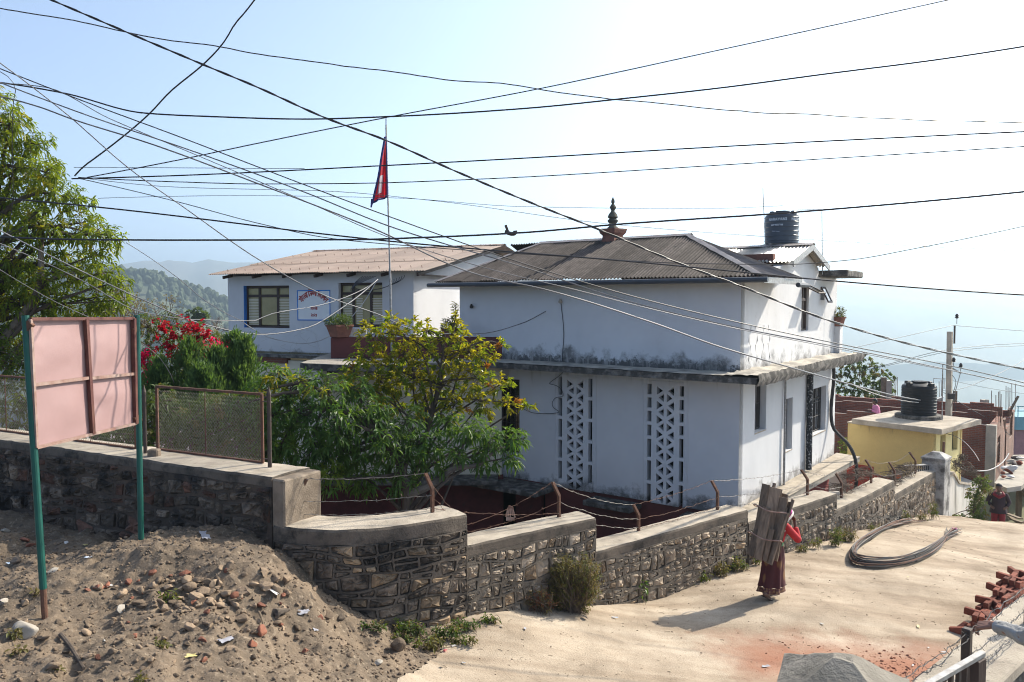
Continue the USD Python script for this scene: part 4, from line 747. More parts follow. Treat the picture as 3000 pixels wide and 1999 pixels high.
# (segment, place along it, height, lean towards, label)
PS = [(0, .055, .56, (.10, .02, 0), 'rusty bent post standing on the curved wall beside the tall wall end'), (0, .86, .56, (-.10, .03, 0), 'rusty bent post near the right end of the curved wall'), (1, .80, .56, (-.10, .04, 0), 'rusty bent post near the step after the first straight wall length'),
      (2, .34, .46, (-.09, .02, 0), 'rusty bent post in front of the second lattice strip'), (2, .88, .56, (-.11, .04, 0), 'rusty bent post in front of the white house corner'),
      (3, .81, .56, (-.13, .04, 0), 'rusty bent post right of the plank carrier'), (4, .28, .58, (-.13, .04, 0), 'rusty bent post just right of the black waste pipe'), (4, .80, .6, (-.14, .04, 0), 'rusty bent post in front of the wash basin'),
      (5, .30, .62, (-.14, .04, 0), 'rusty bent post with tangled dry creeper at its foot'), (5, .80, .62, (-.16, .05, 0), 'rusty bent post next to the square gate pillar')]
KN = []
for k, s, h, ln, lb in PS:
    b = WP(k, s, -.30); KN.append((b, *angle_post(b, h, V3(*ln), lb)))
SPAN = ['above the curved wall', 'dipping over the step after the curved wall', 'before the dark red plinth', 'before the white house corner', 'behind the carried planks', 'left of the black waste pipe', 'before the wash basin', 'over the step left of the last wall length', 'over the last wall length']
pairs = [(0, 1), (1, 2), (2, 3), (3, 4), (4, 5), (5, 6), (6, 7), (7, 8), (8, 9)]
for n, (i, j) in enumerate(pairs):
    for q, f in enumerate((lambda K: K[2], lambda K: K[1] * .75 + K[0] * .25, lambda K: K[1] * .22 + K[0] * .78)):
        p0, p1 = f(KN[i]), f(KN[j])
        if i == 1 and q == 0: p0, p1 = KN[1][2], KN[2][2] - UP * .0
        barbed([p0, p1] if not (i == 1 and q < 2) else [p0, WP(1, .12, -.35) + UP * (.16 - .1 * q), p1], f"{('top', 'middle', 'lowest')[q]} barbed wire strand between bent posts {SPAN[n]}", None, sag=.035 + .02 * (n % 3), mat='rust_metal' if n in (1, 3, 6) else 'mesh_wire', seed=n * 3 + q)
b = thing('rag', 'scrap of torn pale card hanging on the barbed wire before the dark doorway', 'scrap', KN[2][2]); m = MB(); rc = KN[2][2] * .48 + WP(1, .12, -.35) * .52 + UP * .05
for k in range(5): m.box(rc + V3(-.05 + .025 * k, .0, -.10 + .02 * (k % 2)), (.022, .008, .14 + .03 * (k % 3)), trimesh.transformations.rotation_matrix(.12 * (k - 2), (0, 1, 0))[:3, :3])
m.box(rc + V3(0, -.004, -.2), (.13, .01, .05)); part(b, 'card', m, 'frame_pale')

# ================================================================ chain link fence on the tall wall
FZ = -2.31
def lwp(px, py): return onz(px, py, FZ)
fdir = (LW1 - LW0) / np.linalg.norm(LW1 - LW0); fd = V3(*fdir, 0)       # runs away to the left
fo = lwp(770, 1395); fo = fo - fd * .0                                  # foot of the panel's right end
FENCE = thing('chain_link_fence', 'rust-brown chain link fence with spear-topped posts on the tall dark wall', 'fence', fo)
def spear_post(base, h, label):
    t = FENCE; part(t, 'post', MB().lathe([(.03, -.02), (.03, h - .12), (.036, h - .12), (.0, h)], base, 8), 'dark_metal')
def chain_panel(p0, L, h, label, lift=.10):
    """frame of angle iron with diamond mesh; p0 right lower end, running along fd."""
    m = MB(); a = p0 + UP * lift; top = a + UP * h
    m.beam(a, a + fd * L, .04, .035); m.beam(top, top + fd * L, .04, .035); m.beam(a - UP * .0, top, .04, .035); m.beam(a + fd * L, top + fd * L, .04, .035); t = part(FENCE, 'panel', m, 'rust_metal', label=label)
    part(t, 'stay', MB().tube([a + fd * L * .52, top + fd * L * .52], .008, 5), 'rust_metal')
    for k in (.06, .9): part(t, 'bracket', MB().beam(a + UP * h * k, a + UP * h * k - fd * .12, .02, .01), 'dark_metal')
    w = MB(); P = .058; n = int(L / P); nz = int(h / P); nn = V3(-fd[1], fd[0], 0)
    for k in range(n + 1):
        pts = []
        for z in range(nz * 2 + 1):
            x = k * P + (P * .5 if z % 2 else 0.) * (1 if True else -1); x = min(max(x, .0), L); pts.append(a + fd * x + UP * (z * P / 2) + nn * (.006 * (1 if z % 2 else -1)))
            if z * P / 2 > h: break
        w.tube(pts, .0025, 3, False)
        pts = [q for q in pts]
        pts2 = []
        for z in range(nz * 2 + 1):
            x = k * P - (P * .5 if z % 2 else 0.); x = min(max(x, .0), L); pts2.append(a + fd * x + UP * (z * P / 2) + nn * (-.006 * (1 if z % 2 else -1)))
        w.tube(pts2, .0025, 3, False)
    part(t, 'chain_link', w, 'mesh_wire', kind='stuff')
q1 = lwp(789, 1372); q0 = lwp(424, 1325)
Lp1 = float((lwp(436, 1328) - lwp(770, 1364)) @ fd)
chain_panel(lwp(770, 1360), Lp1, .98, 'rust-brown chain link panel at the right end of the tall wall', .02)
spear_post(lwp(791, 1372), 1.15, 'dark spear-topped fence post at the end of the tall wall')
spear_post(lwp(426, 1330), 1.06, 'dark spear-topped fence post just right of the pink board')
qq = lwp(414, 1320)
chain_panel(qq + fd * .12, 2.15, .98, 'chain link panel seen under the pink board', .02)
chain_panel(qq + fd * 2.45, 2.2, .98, 'chain link panel left of the pink board', .02)
chain_panel(qq + fd * 4.9, 2.2, .98, 'chain link panel running out of the picture on the left', .02)
b = lwp(452, 1338); one('stone_block', MB().box(b + UP * .05, (.16, .14, .13), bev=.02), 'dark_stone', 'small dark block under the corner of the chain link panel', 'block')

# ================================================================ the pink board
sb0, sb1 = at(134, 1835, 8.2), at(413, 1583, 9.9); t0, t1 = at(74, 930, 8.2), at(401, 928, 9.9)
sb = thing('signboard', 'back of a pink sheet-metal board on two green pipe posts', 'signboard', (sb0 + sb1) / 2)
part(sb, 'post', MB().tube([sb0 - UP * .2, sb0 + (t0 - sb0) * .13], .032, 10), 'rust_metal', label='rusty foot of the left post')
part(sb, 'post', MB().tube([sb0 + (t0 - sb0) * .13 - UP * .02, t0 + UP * .02], .036, 12), 'green_paint'); part(sb, 'post', MB().tube([sb1 - UP * .2, t1 + UP * .02], .036, 12), 'green_paint')
c00, c01, c10, c11 = at(100, 1312, 8.2), at(82, 935, 8.2), at(392, 1241, 9.86), at(386, 933, 9.86)
bu = c10 - c00; bu[2] = 0; bn = np.cross(bu, UP); bn /= np.linalg.norm(bn); bn = bn if bn[0] > 0 else -bn
U, V = np.meshgrid(np.linspace(0, 1, 50), np.linspace(0, 1, 40), indexing='ij'); U_, V_ = U[..., None], V[..., None]
S_ = (c00 * (1 - U_) + c10 * U_) * (1 - V_) + (c01 * (1 - U_) + c11 * U_) * V_
dent = (meshkit.fbm(np.stack([U * 3.2, V * 3.2, U * 0], -1), 3, 31) - .5) * .035 + .02 * np.abs(np.sin(U * np.pi * 2)) * np.sin(V * np.pi * 2) ** 2 - .018 * np.exp(-((U - .60) ** 2 + (V - .24) ** 2) / .006)
part(sb, 'sheet', MB().grid(S_ + bn * dent[..., None]), 'sign_pink', True)
def bl(u, v, off=.03): return (c00 * (1 - u) + c10 * u) * (1 - v) + (c01 * (1 - u) + c11 * u) * v + bn * off
for (a, b_, w, d, mt) in (((0, 1), (1, 1), .035, .03, 'sign_frame'), ((0, 0), (1, 0), .03, .03, 'frame_pale'), ((1, 0), (1, 1), .06, .05, 'sign_frame'), ((0, 0), (0, 1), .03, .03, 'frame_pale'), ((.52, .0), (.49, 1), .045, .045, 'sign_frame'), ((0, .49), (.50, .49), .035, .03, 'frame_pale'), ((.51, .485), (1, .475), .035, .03, 'frame_pale')):
    part(sb, 'bar', MB().beam(bl(*a), bl(*b_), w, d, up=bn), mt)
for (pt, pp) in ((bl(1, .97), sb1 + (t1 - sb1) * .96), (bl(1, .12), sb1 + (t1 - sb1) * .55), (bl(0, .97), t0)): part(sb, 'bracket', MB().beam(pt - UP * .06, pt + (pp - pt) * .9 - UP * .06, .05, .10), 'rust_metal')

# ================================================================ flag
f0, f1 = at(1147, 968, 22.75), at(1131, 367, 22.75); fp = thing('flag_pole', 'thin tall grey flag pole rising from the terrace', 'flag pole', f0)
part(fp, 'pole', MB().tube([f0 - UP * .6, f0 + (f1 - f0) * .3], .034, 8), 'galv'); part(fp, 'pole', MB().tube([f0 + (f1 - f0) * .29, f1], .024, 8), 'galv'); part(fp, 'tip', MB().tube([f1, f1 + UP * .22], .014, 6), 'dark_metal')
fl = thing('flag', 'limp red pennant flag with dark blue border on the flag pole', 'flag', f1)
EL = [(1131, 400, 1125, 400), (1130, 425, 1124, 428), (1132, 470, 1120, 470), (1133, 500, 1113, 505), (1133, 530, 1106, 540), (1134, 555, 1098, 575), (1133, 574, 1090, 595)]
EL = [(1130, 400, 1128, 402), (1131, 420, 1123, 430), (1132, 450, 1117, 465), (1132, 480, 1111, 505), (1133, 510, 1105, 535), (1134, 540, 1099, 560), (1134, 576, 1092, 594)]
rows = [];
for a0, b0, a1, b1 in EL:
    p, q = at(a0, b0, 22.7), at(a1, b1, 22.55); t = np.linspace(0, 1, 15)[:, None]; fold = np.sin(t * 9 + b0 * .01) * .10 * np.sin(np.pi * np.clip(t * 1.1, 0, 1))
    rows.append(p + (q - p) * t + V3(0.1, 1, 0) * fold)
rows = np.array(rows); rows = CubicSpline(np.arange(len(rows)), rows)(np.linspace(0, len(rows) - 1, 40))
part(fl, 'cloth', MB().grid(rows), 'flag_red', True)
part(fl, 'border', MB().tube(rows[:, -1], .032, 6), 'flag_blue'); part(fl, 'border', MB().tube(rows[-1], .028, 6), 'flag_blue'); part(fl, 'border', MB().tube(rows[:, 0], .022, 6), 'flag_blue')
part(fl, 'border', MB().grid(np.array([rows[14:24, 7] - V3(0, .012, 0), rows[14:24, 14] - V3(0, .012, 0) ])[:, :4]), 'flag_blue')
part(fl, 'emblem', MB().grid(rows[24:37, 6:11] - V3(0, .012, 0)), 'flag_white'); part(fl, 'tail', MB().tube([rows[-1, -1] + UP * .1, rows[-1, -1] - UP * .14 - V3(.05, 0, 0)], [.05, .02], 6), 'flag_blue')

# ================================================================ pots with plants on the terrace (leaves added with the plants)
def pot(base, r, h, label, mat='terracotta'):
    t = thing('plant_pot', label, 'plant pot', base); part(t, 'pot', MB().lathe([(0, 0), (r * .68, 0), (r * .98, h * .85), (r * 1.05, h * .86), (r * 1.05, h), (r * .9, h), (r * .85, h * .8), (0, h * .8)], base, 4 if r > .25 else 16), mat); return t
POTS = [(V3(-5.02, 22.8, -1.02), .40, .36), (at(1320, 990, 22.8), .28, .28), (H(-.05, 8.35, -.78), .24, .30)]
PT = [pot(*POTS[0], 'square terracotta planter on the left end of the red parapet'), pot(*POTS[1], 'terracotta planter at the right of the red parapet behind the tall shoot'), pot(*POTS[2], 'flower pot at the far right corner of the white house')]
part(wh, 'corner_pier', MB().box(H(-.02, 8.35, -1.22), (.3, .34, .86), [DL, DR, UP]), 'white_side')

# ================================================================ gate pillar and the walls beyond
gp0 = onz(2772, 1500, -6.13); PD = V3(*((np.array(SEG[5][0][2]) - np.array(SEG[5][0][0])) / np.linalg.norm(np.array(SEG[5][0][2]) - np.array(SEG[5][0][0]))), 0); PN = V3(-PD[1], PD[0], 0)
pc = V3(12.62, 22.86, 0) + PN * .12; gpz = gz(pc[0], pc[1])
gt = thing('gate_pillar', 'square mould-streaked pillar with pyramid cap at the end of the stone wall', 'pillar', (pc[0], pc[1], gpz))
top = -4.62
part(gt, 'shaft', MB().box((pc[0], pc[1], (top + gpz - .3) / 2), (.62, .62, top - gpz + .3), [PD, PN, UP], .015), 'pillar')
part(gt, 'cap', MB().lathe([(.0, top), (.47, top), (.47, top + .06), (.16, top + .20), (0, top + .21)], (0, 0, 0), 4).__class__().add(*(lambda v, f: (np.c_[v[:, :2] @ np.array([[PD[0], PD[1]], [PN[0], PN[1]]]) + pc[:2], v[:, 2]], f))(*(lambda mm: (np.c_[(mm[0][:, :2] @ np.array([[math.cos(.7854), math.sin(.7854)], [-math.sin(.7854), math.cos(.7854)]])), mm[0][:, 2]], mm[1]))(MB().lathe([(0, top), (.47, top), (.47, top + .06), (.16, top + .20), (0, top + .21)], (0, 0, 0), 4).mesh()))), 'pillar')
part(gt, 'paper', MB().box((pc + PD * .313 + UP * (top - .55))[:3], (.004, .40, .8), [PD, PN, UP]), 'blue_paper', label='peeling pale blue notices on the lit side of the pillar')
rl = thing('gate_rail', 'short dark railing joining the last wall length to the pillar', 'railing', WP(5, .85)); m = MB(); ra_, rb_ = WP(5, .68, -.5) + UP * .28, pc - PN * -.1 - PD * .3 + UP * (top - .15); m.tube([ra_, rb_], .03, 6); part(rl, 'top_rail', m, 'galv')
for k in np.linspace(.1, .97, 12): p = ra_ + (rb_ - ra_) * k; part(rl, 'baluster', MB().tube([p, p - UP * .5], .012, 5), 'black_iron')
w0, w1 = V3(12.98, 23.05, 0) + PN * .1, V3(15.9, 26.9, 0)
ww = thing('plastered_wall', 'stained whitish plastered wall running down beyond the gate pillar', 'wall', (w0[0], w0[1], -6.3)); d = w1 - w0; L = np.linalg.norm(d); d /= L; n = V3(-d[1], d[0], 0)
part(ww, 'wall', MB().prism(Polygon([(0, -7.0), (L, -9.5), (L, -6.35), (L * .5, -5.85), (L * .28, -5.35), (0, -5.33)]), w0, d, UP, n * .35), 'old_white'); part(ww, 'coping', MB().prism(Polygon([(0, -5.33), (L * .28, -5.35), (L * .5, -5.85), (L, -6.35), (L, -6.28), (L * .5, -5.77), (L * .28, -5.27), (0, -5.25)]), w0 - n * .04, d, UP, n * .43), 'concrete_pale')
pp = w0 + d * .55 + n * .15; one('fence_post', MB().tube([V3(pp[0], pp[1], -5.3), V3(pp[0], pp[1], -4.25)], .035, 6), 'rust_metal', 'single rusty pipe post on the plastered wall right of the pillar', 'fence post')

# ================================================================ yellow wash house with the black tank
yz = -4.05; c0 = onz(2759, 1258, yz); cl_ = onz(2495, 1227, yz); cr_ = onz(2838, 1223, yz)
yu = cl_ - c0; yu /= np.linalg.norm(yu); yv = V3(yu[1], -yu[0], 0); yv = yv if yv[1] > 0 else -yv; ylu, ylv = float((cl_ - c0) @ yu), 3.3
yh = thing('yellow_house', 'small flat-roofed yellow wash house with red base behind the wall', 'house', c0 + yu * 1.4 + yv * 1.4 - UP * (7.1 + yz))
Yp = lambda u, v, z: V3(c0[0], c0[1], 0) + yu * u + yv * v + UP * z
part(yh, 'roof_slab', MB().box(Yp(ylu / 2, ylv / 2, yz - .09), (ylu, ylv, .18), [yu, yv, UP], .015), 'concrete_pale')
iu, iv = .42, .45
yw = Polygon([(iu, -5.95), (2.35, -5.95), (2.35, yz - .18), (iu, yz - .18)]); part(yh, 'wall', MB().prism(yw, Yp(0, iv, 0), yu, UP, yv * .2), 'yellow_wall')
part(yh, 'wall', MB().prism(sbox(iu, -7.2, 2.35, -5.95), Yp(0, iv, 0), yu, UP, yv * .2), 'oxide_red')
sd = sbox(iv + .002, -7.2, 2.75, yz - .18).difference(unary_union([sbox(1.0, -5.2, 1.42, -4.42), sbox(1.95, -5.05, 2.42, -4.40)])).difference(sbox(iv - .1, -5.0, iv + .002, -4)); part(yh, 'wall', MB().prism(sd, Yp(iu, 0, 0), yv, UP, yu * .2), 'yellow_pale')
m = MB(); m.box(Yp(1.5, 2.7, -5.6), (2.2, .1, 2.9), [yu, yv, UP]); m.box(Yp(2.3, 1.6, -5.6), (.1, 2.2, 2.9), [yu, yv, UP]); part(yh, 'wall', m, 'yellow_wall')
for b0, b1, z0, z1 in ((1.0, 1.42, -5.2, -4.42), (1.95, 2.42, -5.05, -4.40)): part(yh, 'window', MB().box(Yp(iu + .16, (b0 + b1) / 2, (z0 + z1) / 2), (.02, b1 - b0, z1 - z0), [yu, yv, UP]), 'dark_void')
part(yh, 'annex', MB().box(Yp(2.85, 1.05, -5.0), (.96, 1.1, 1.42), [yu, yv, UP]), 'yellow_wall'); part(yh, 'annex_base', MB().box(Yp(2.85, 1.05, -6.5), (.97, 1.11, 1.58), [yu, yv, UP]), 'oxide_red'); part(yh, 'annex_top', MB().box(Yp(2.85, 1.05, -4.27), (1.0, 1.14, .05), [yu, yv, UP]), 'concrete_pale')
po = Yp(1.55, iv - .008, 0)
part(yh, 'notice', MB().box(po + UP * -5.93, (.36, .012, .50), [yu, yv, UP]), 'poster'); part(yh, 'notice', MB().box(po + UP * -5.95 - yv * .008, (.24, .012, .24), [yu, yv, UP]), 'poster_orange')
bs = thing('wash_basin', 'white ceramic wash basin on the red base of the yellow house', 'wash basin', Yp(1.3, .35, -6.45)); sc_ = MB().lathe([(0, -.22), (.12, -.2), (.26, -.10), (.34, 0), (.37, 0), (.37, .02), (.31, .02), (.2, -.08), (0, -.12)], (0, 0, 0), 20).mesh()
part(bs, 'bowl', (np.c_[sc_[0][:, :2] * [1, .6], sc_[0][:, 2]] @ np.array([yu, yv, UP]) + Yp(1.28, .22, -6.35), sc_[1]), 'ceramic', 40); part(bs, 'tap', MB().box(Yp(1.2, .40, -6.12), (.14, .05, .04), [yu, yv, UP]), 'galv')
cv = MB().lathe([(.0, 0), (.75, 0), (.74, .08), (.6, .16), (.3, .22), (0, .24)], Yp(.35, -.3, -6.45), 20); one('round_cover', cv, 'concrete', 'round concrete tank cover in front of the yellow house', 'cover')
tc = at(2691, 1212, 27.3); tc[2] = yz + .12
part(yh, 'tank_plinth', MB().lathe([(0, yz), (.76, yz), (.76, yz + .11), (.72, yz + .13), (0, yz + .13)], (tc[0], tc[1], 0), 32), 'ledge_edge')
water_tank('black ribbed plastic water tank on the yellow house roof', tc, .555, 1.13, 'tank_black', None, 9, .4)
q = [at(2735, 1122, 27.2), at(2735, 1109, 27.2), at(2766, 1111, 27.1), at(2766, 1140, 27.1)]; one('roof_pipe', MB().tube(q, .014, 6), 'galv', 'bent thin pipe beside the black roof tank', 'pipe')
q = [at(2760, 1232, 26.4), at(2762, 1066, 26.4)]; one('roof_rod', MB().tube(q, .018, 6), 'galv', 'upright thin pipe in front of the concrete pole', 'rod')
yard_wall = one('white_yard_wall', MB().box(at(2490, 1372, 29.) + UP * -.35, (3.4, .2, 1.0), bev=.02), 'old_white', 'low white wall between the white house and the yellow house', 'wall')

# ================================================================ unfinished brick house
bz = -5.08; B0 = at(2916, 1250, 32.); B0[2] = 0; bu_, bv_ = DL, DR
Bp = lambda u, v, z: B0 + bu_ * u + bv_ * v + UP * z
bh = thing('brick_house', 'unfinished roofless red brick house with stepped wall tops', 'house', Bp(4, 3, -10))
def tooth(L, z0, z1, st, seed):
    rs = np.random.RandomState(seed); P = [(0, z0), (L, z0)]; x = L
    while x > .01: h = z1 + rs.choice([0, .075, .15]) * (rs.rand() < .7); x2 = max(0, x - rs.uniform(.4, 1.6)); P += [(x, h), (x2, h)]; x = x2
    return Polygon(P).buffer(0)
vr = onplane(2972, 1202, Bp(0, 0, 0), V3(bv_[1], -bv_[0], 0)); Lv = float((vr - B0) @ bv_); zr_ = vr[2]
part(bh, 'wall', MB().prism(tooth(11, -10, bz - .02, 1, 3), Bp(0, 0, 0), bu_, UP, bv_ * .23), 'bricks_front')
ws = [(.9, 2.1, -7.0, -5.75), (4.2, 4.9, -7.8, -5.4), (6.6, 8.1, -6.6, -5.2)]
pl_ = Polygon([(.0, -10), (Lv, -10), (Lv, zr_), (Lv * .72, zr_ - .06), (Lv * .7, zr_ - .35), (Lv * .45, zr_ - .5), (Lv * .3, bz + .02), (0, bz)]).difference(unary_union([sbox(a, c, b, d) for a, b, c, d in ws]))
part(bh, 'wall', MB().prism(pl_, Bp(0.002, .23, 0), bv_, UP, bu_ * .23), 'bricks_side')
for v_, z_, L_ in ((3.2, bz + .05, 11), (Lv * .62, bz + .12, 11), (Lv, zr_ - .05, 11)): part(bh, 'wall', MB().prism(tooth(L_, -10, z_, 1, int(abs(v_) * 7)), Bp(.24, v_, 0), bu_, UP, bv_ * .2), 'bricks_front')
part(bh, 'wall', MB().prism(tooth(Lv, -10, bz + .1, 1, 9), Bp(10.8, .24, 0), bv_, UP, bu_ * .23), 'bricks_side')
part(bh, 'column', MB().box(Bp(.14, .08, -7.6), (.36, .36, 5.05), [bu_, bv_, UP]), 'concrete')
for a, b, c, d in ws:
    m = MB()
    for x in np.linspace(a, b, 4): m.box(Bp(.08, .23 + x, (c + d) / 2), (.08, .06, d - c), [bu_, bv_, UP])
    for z in (c, d, c + (d - c) * .7): m.box(Bp(.081, .23 + (a + b) / 2, z), (.085, b - a + .06, .06), [bu_, bv_, UP])
    part(bh, 'window_frame', m, 'rust_metal')
for px_, py_, ht, w in ((2797, 1202, .95, .14), (2883, 1208, .62, .28), (2890, 1208, .62, .14), (2745, 1190, .4, .26)):
    b = at(px_, py_, 38.5); part(bh, 'stub_column', MB().box(b + UP * (ht / 2 - .4), (w, w, ht + .8)), 'pole_wood' if w < .2 else 'concrete')
for px_, y0, y1 in ((2905, 1260, 1145), (2918, 1248, 1158), (2924, 1250, 1148), (2930, 1230, 1147), (2932, 1240, 1155), (2947, 1208, 1131), (2954, 1210, 1135), (2958, 1210, 1137), (2965, 1200, 1126), (2974, 1200, 1124), (2752, 1180, 1118), (2758, 1180, 1113), (2619, 1185, 1106), (2623, 1185, 1110), (2630, 1185, 1105)):
    yy = 33 if px_ > 2900 and px_ < 2945 else 40; part(bh, 'rebar', MB().tube([at(px_, y0 + 8, yy), at(px_ + R.uniform(-1, 3), y1, yy)], .014, 5), 'rust_metal')
part(bh, 'prop', MB().beam(at(2962, 1200, 38), at(2983, 1161, 38), .12, .06), 'pole_wood')
for px_, py_, w in ((2452, 1210, .0), (2600, 1170, .3), (2588, 1160, .22)):
    if w: b = at(px_, py_ + 20, 43.); part(bh, 'stub_column', MB().box(b + UP * .4, (w, w, 2.)), 'concrete' if w > .25 else 'pole_wood')
part(bh, 'wall', MB().prism(tooth(6, -10, at(2450, 1185, 41)[2], 1, 31), at(2640, 1185, 43.) * V3(1, 1, 0), V3(-1, .05, 0), UP, V3(0, .2, 0)), 'bricks_front')
part(bh, 'wall', MB().prism(tooth(5.2, -10, at(2450, 1227, 37)[2], 1, 33), at(2590, 1225, 37.) * V3(1, 1, 0), V3(-1, .05, 0), UP, V3(0, .2, 0)), 'bricks_front')
# ================================================================ concrete power pole
p0, p1 = at(2779, 1240, 33.), at(2783, 972, 33.); ep = thing('power_pole', 'square grey concrete power pole with black insulators behind the yellow house', 'power pole', p0 - UP * 3)
m = MB(); m.lathe([(.175, p0[2] - 4), (.13, p1[2]), (0, p1[2])], (0, 0, 0), 4); v, f = m.mesh(); k = (v[:, 2:3] - p0[2]) / (p1[2] - p0[2]); part(ep, 'shaft', (np.c_[v[:, :2] + (p0 + (p1 - p0) * k)[:, :2], v[:, 2]], f), 'concrete')
part(ep, 'bracket', MB().beam(p1 - UP * .5 + V3(.14, -.1, 0), p1 + UP * .25 + V3(.14, -.1, 0), .06, .05), 'dark_metal'); part(ep, 'bracket', MB().beam(p1 - UP * 1.55 + V3(.1, -.12, 0), p1 - UP * 1.75 + V3(.45, -.12, 0), .05, .05), 'galv')
part(ep, 'stay', MB().tube([p1 - UP * 1.75 + V3(.42, -.12, 0), p1 - UP * 3.2 + V3(.06, -.12, 0)], .016, 5), 'galv')
INS = []
for dx, dz in ((.20, .55), (.12, -1.28), (.42, -1.52)):
    c = p1 + V3(dx, -.14, dz); INS.append(c); part(ep, 'insulator', MB().lathe([(.012, -.22), (.012, 0), (.05, .02), (.085, .06), (.05, .09), (.08, .12), (.05, .16), (.03, .20), (0, .20)], c, 10), 'black_iron')
mb_ = p0 + (p1 - p0) * .30 + V3(0, -.17, 0); part(ep, 'meter_box', MB().box(mb_, (.28, .12, .24), bev=.02), 'black_iron')
part(ep, 'cable_loop', MB().tube(spline([mb_ + UP * .9, mb_ + V3(.12, -.05, .4), mb_ + V3(.05, -.05, .1), mb_ + V3(.16, -.06, -.5), mb_ + V3(-.1, -.05, -.9)], 6), .012, 5), 'cable')

# ================================================================ things at the right edge, down the hill
hz = at(2955, 1420, 27.)[2]
ht = thing('slab_hut', 'low hut with littered concrete slab roof beyond the road crest', 'hut', at(2960, 1530, 28)); P = [onz(2916, 1420, hz), onz(2932, 1405, hz), onz(2975, 1332, hz), onz(3120, 1332, hz), onz(3060, 1400, hz), onz(2995, 1428, hz)]
P = [onz(x, y, hz) for x, y in ((2914, 1415), (2968, 1333), (3150, 1330), (3040, 1385), (2992, 1424), (2950, 1430))]
part(ht, 'roof', MB().prism(Polygon([p[:2] for p in P]), (0, 0, hz - .16), (1, 0, 0), (0, 1, 0), UP * .16), 'concrete'); c = onz(2950, 1428, hz)
for x, y in ((2935, 1424), (2957, 1428), (2996, 1420)): q = onz(x, y, hz) + V3(.15, .4, 0); part(ht, 'post', MB().box(q - UP * 1.5, (.14, .14, 2.7)), 'pink_house' if x < 2940 else 'pole_wood')
DB = [(2945, 1376, 'litter_white', .45), (2962, 1380, 'litter_white', .5), (2972, 1373, 'litter_white', .35), (2938, 1392, 'brick_red', .25), (2955, 1388, 'brick_red', .35), (2972, 1365, 'wood_dark', .4), (2985, 1362, 'brick_red', .35), (2990, 1348, 'litter_white', .4), (2965, 1358, 'concrete', .4), (2978, 1345, 'wood_dark', .4), (2962, 1402, 'litter_grey', .25), (2940, 1403, 'brick_red', .2)]
for k, (x, y, mt, s) in enumerate(DB):
    q = onz(x, y, hz); v, f = rock(600 + k, s * .5, .45, 1, .4); one('roof_debris', (v + q + UP * .08, f), mt, 'scrap lying on the littered hut roof', 'scrap', 'scraps on the hut roof')
m = MB()
for k in range(5): m.beam(onz(2985, 1418, hz) + V3(.1 * k, .05 * k, -.1), onz(2985, 1418, hz) + V3(.4 + .1 * k, .0, -.75 - .08 * k), .10, .02)
one('hanging_boards', m, 'pole_wood', 'broken boards hanging from the edge of the hut roof', 'boards')
bh2 = thing('blue_house', 'blue and pink house with roof railing at the far right edge', 'house', at(3040, 1330, 60)); b = at(3040, 1240, 60); part(bh2, 'wall', MB().box(b + V3(.6, 2, -2.6), (4.5, 4, 4.2)), 'pink_house'); part(bh2, 'band', MB().box(b + V3(.6, 1.9, .0), (4.7, 4.2, 1.0)), 'blue_house')
m = MB()
for z in (.95, 1.3): m.tube([b + V3(-1.7, -.1, z), b + V3(3, -.1, z)], .035, 5)
for x in np.arange(-1.6, 3, .8): m.tube([b + V3(x, -.1, .4), b + V3(x, -.1, 1.3)], .03, 5)
part(bh2, 'railing', m, 'blue_house')
q = at(2985, 1470, 30); one('green_basin', MB().lathe([(0, 0), (.30, 0), (.42, .18), (.45, .18), (.45, .22), (.38, .2), (.28, .04), (0, .04)], q - UP * .25, 20), 'basket_green', 'green plastic basin on the bench behind the standing woman', 'basin', smooth=40)
q2 = at(2990, 1482, 30.4); bt = thing('bench', 'grey plank bench carrying the green basin', 'bench', q2 - UP * .9); part(bt, 'top', MB().box(q2 - UP * .2 + V3(.5, 0, 0), (2.4, .9, .08)), 'pole_wood')
for x in (-.6, 1.5): part(bt, 'leg', MB().box(q2 + V3(x, 0, -.65), (.08, .7, .9)), 'pole_wood')
for k in range(3): one('bowl', MB().lathe([(0, 0), (.12, 0), (.2, .10), (.17, .1), (0, .03)], q + V3(-.25 + .24 * k, -.05, -.03 + .02 * k), 14), ('ceramic', 'litter_blue', 'basket_green')[k], ('white bowl stacked in the green basin', 'pale blue bowl stacked in the green basin', 'small green bowl stacked in the green basin')[k], 'bowl')
m = MB()
for k, (x0, y0, x1, y1) in enumerate(((2955, 1512, 3000, 1542), (2958, 1520, 2998, 1532), (2950, 1505, 2990, 1520))): m.beam(at(x0, y0, 26.5), at(x1, y1, 25.2), .14, .04)
one('timber_pile', m, 'pole_wood', 'slanting old timbers at the road edge behind the standing woman', 'timber')
one('crop_field', MB().box(at(3010, 1445, 48) + V3(1, 0, -.3), (6, 10, .6)), 'leaf_field', kind='stuff')

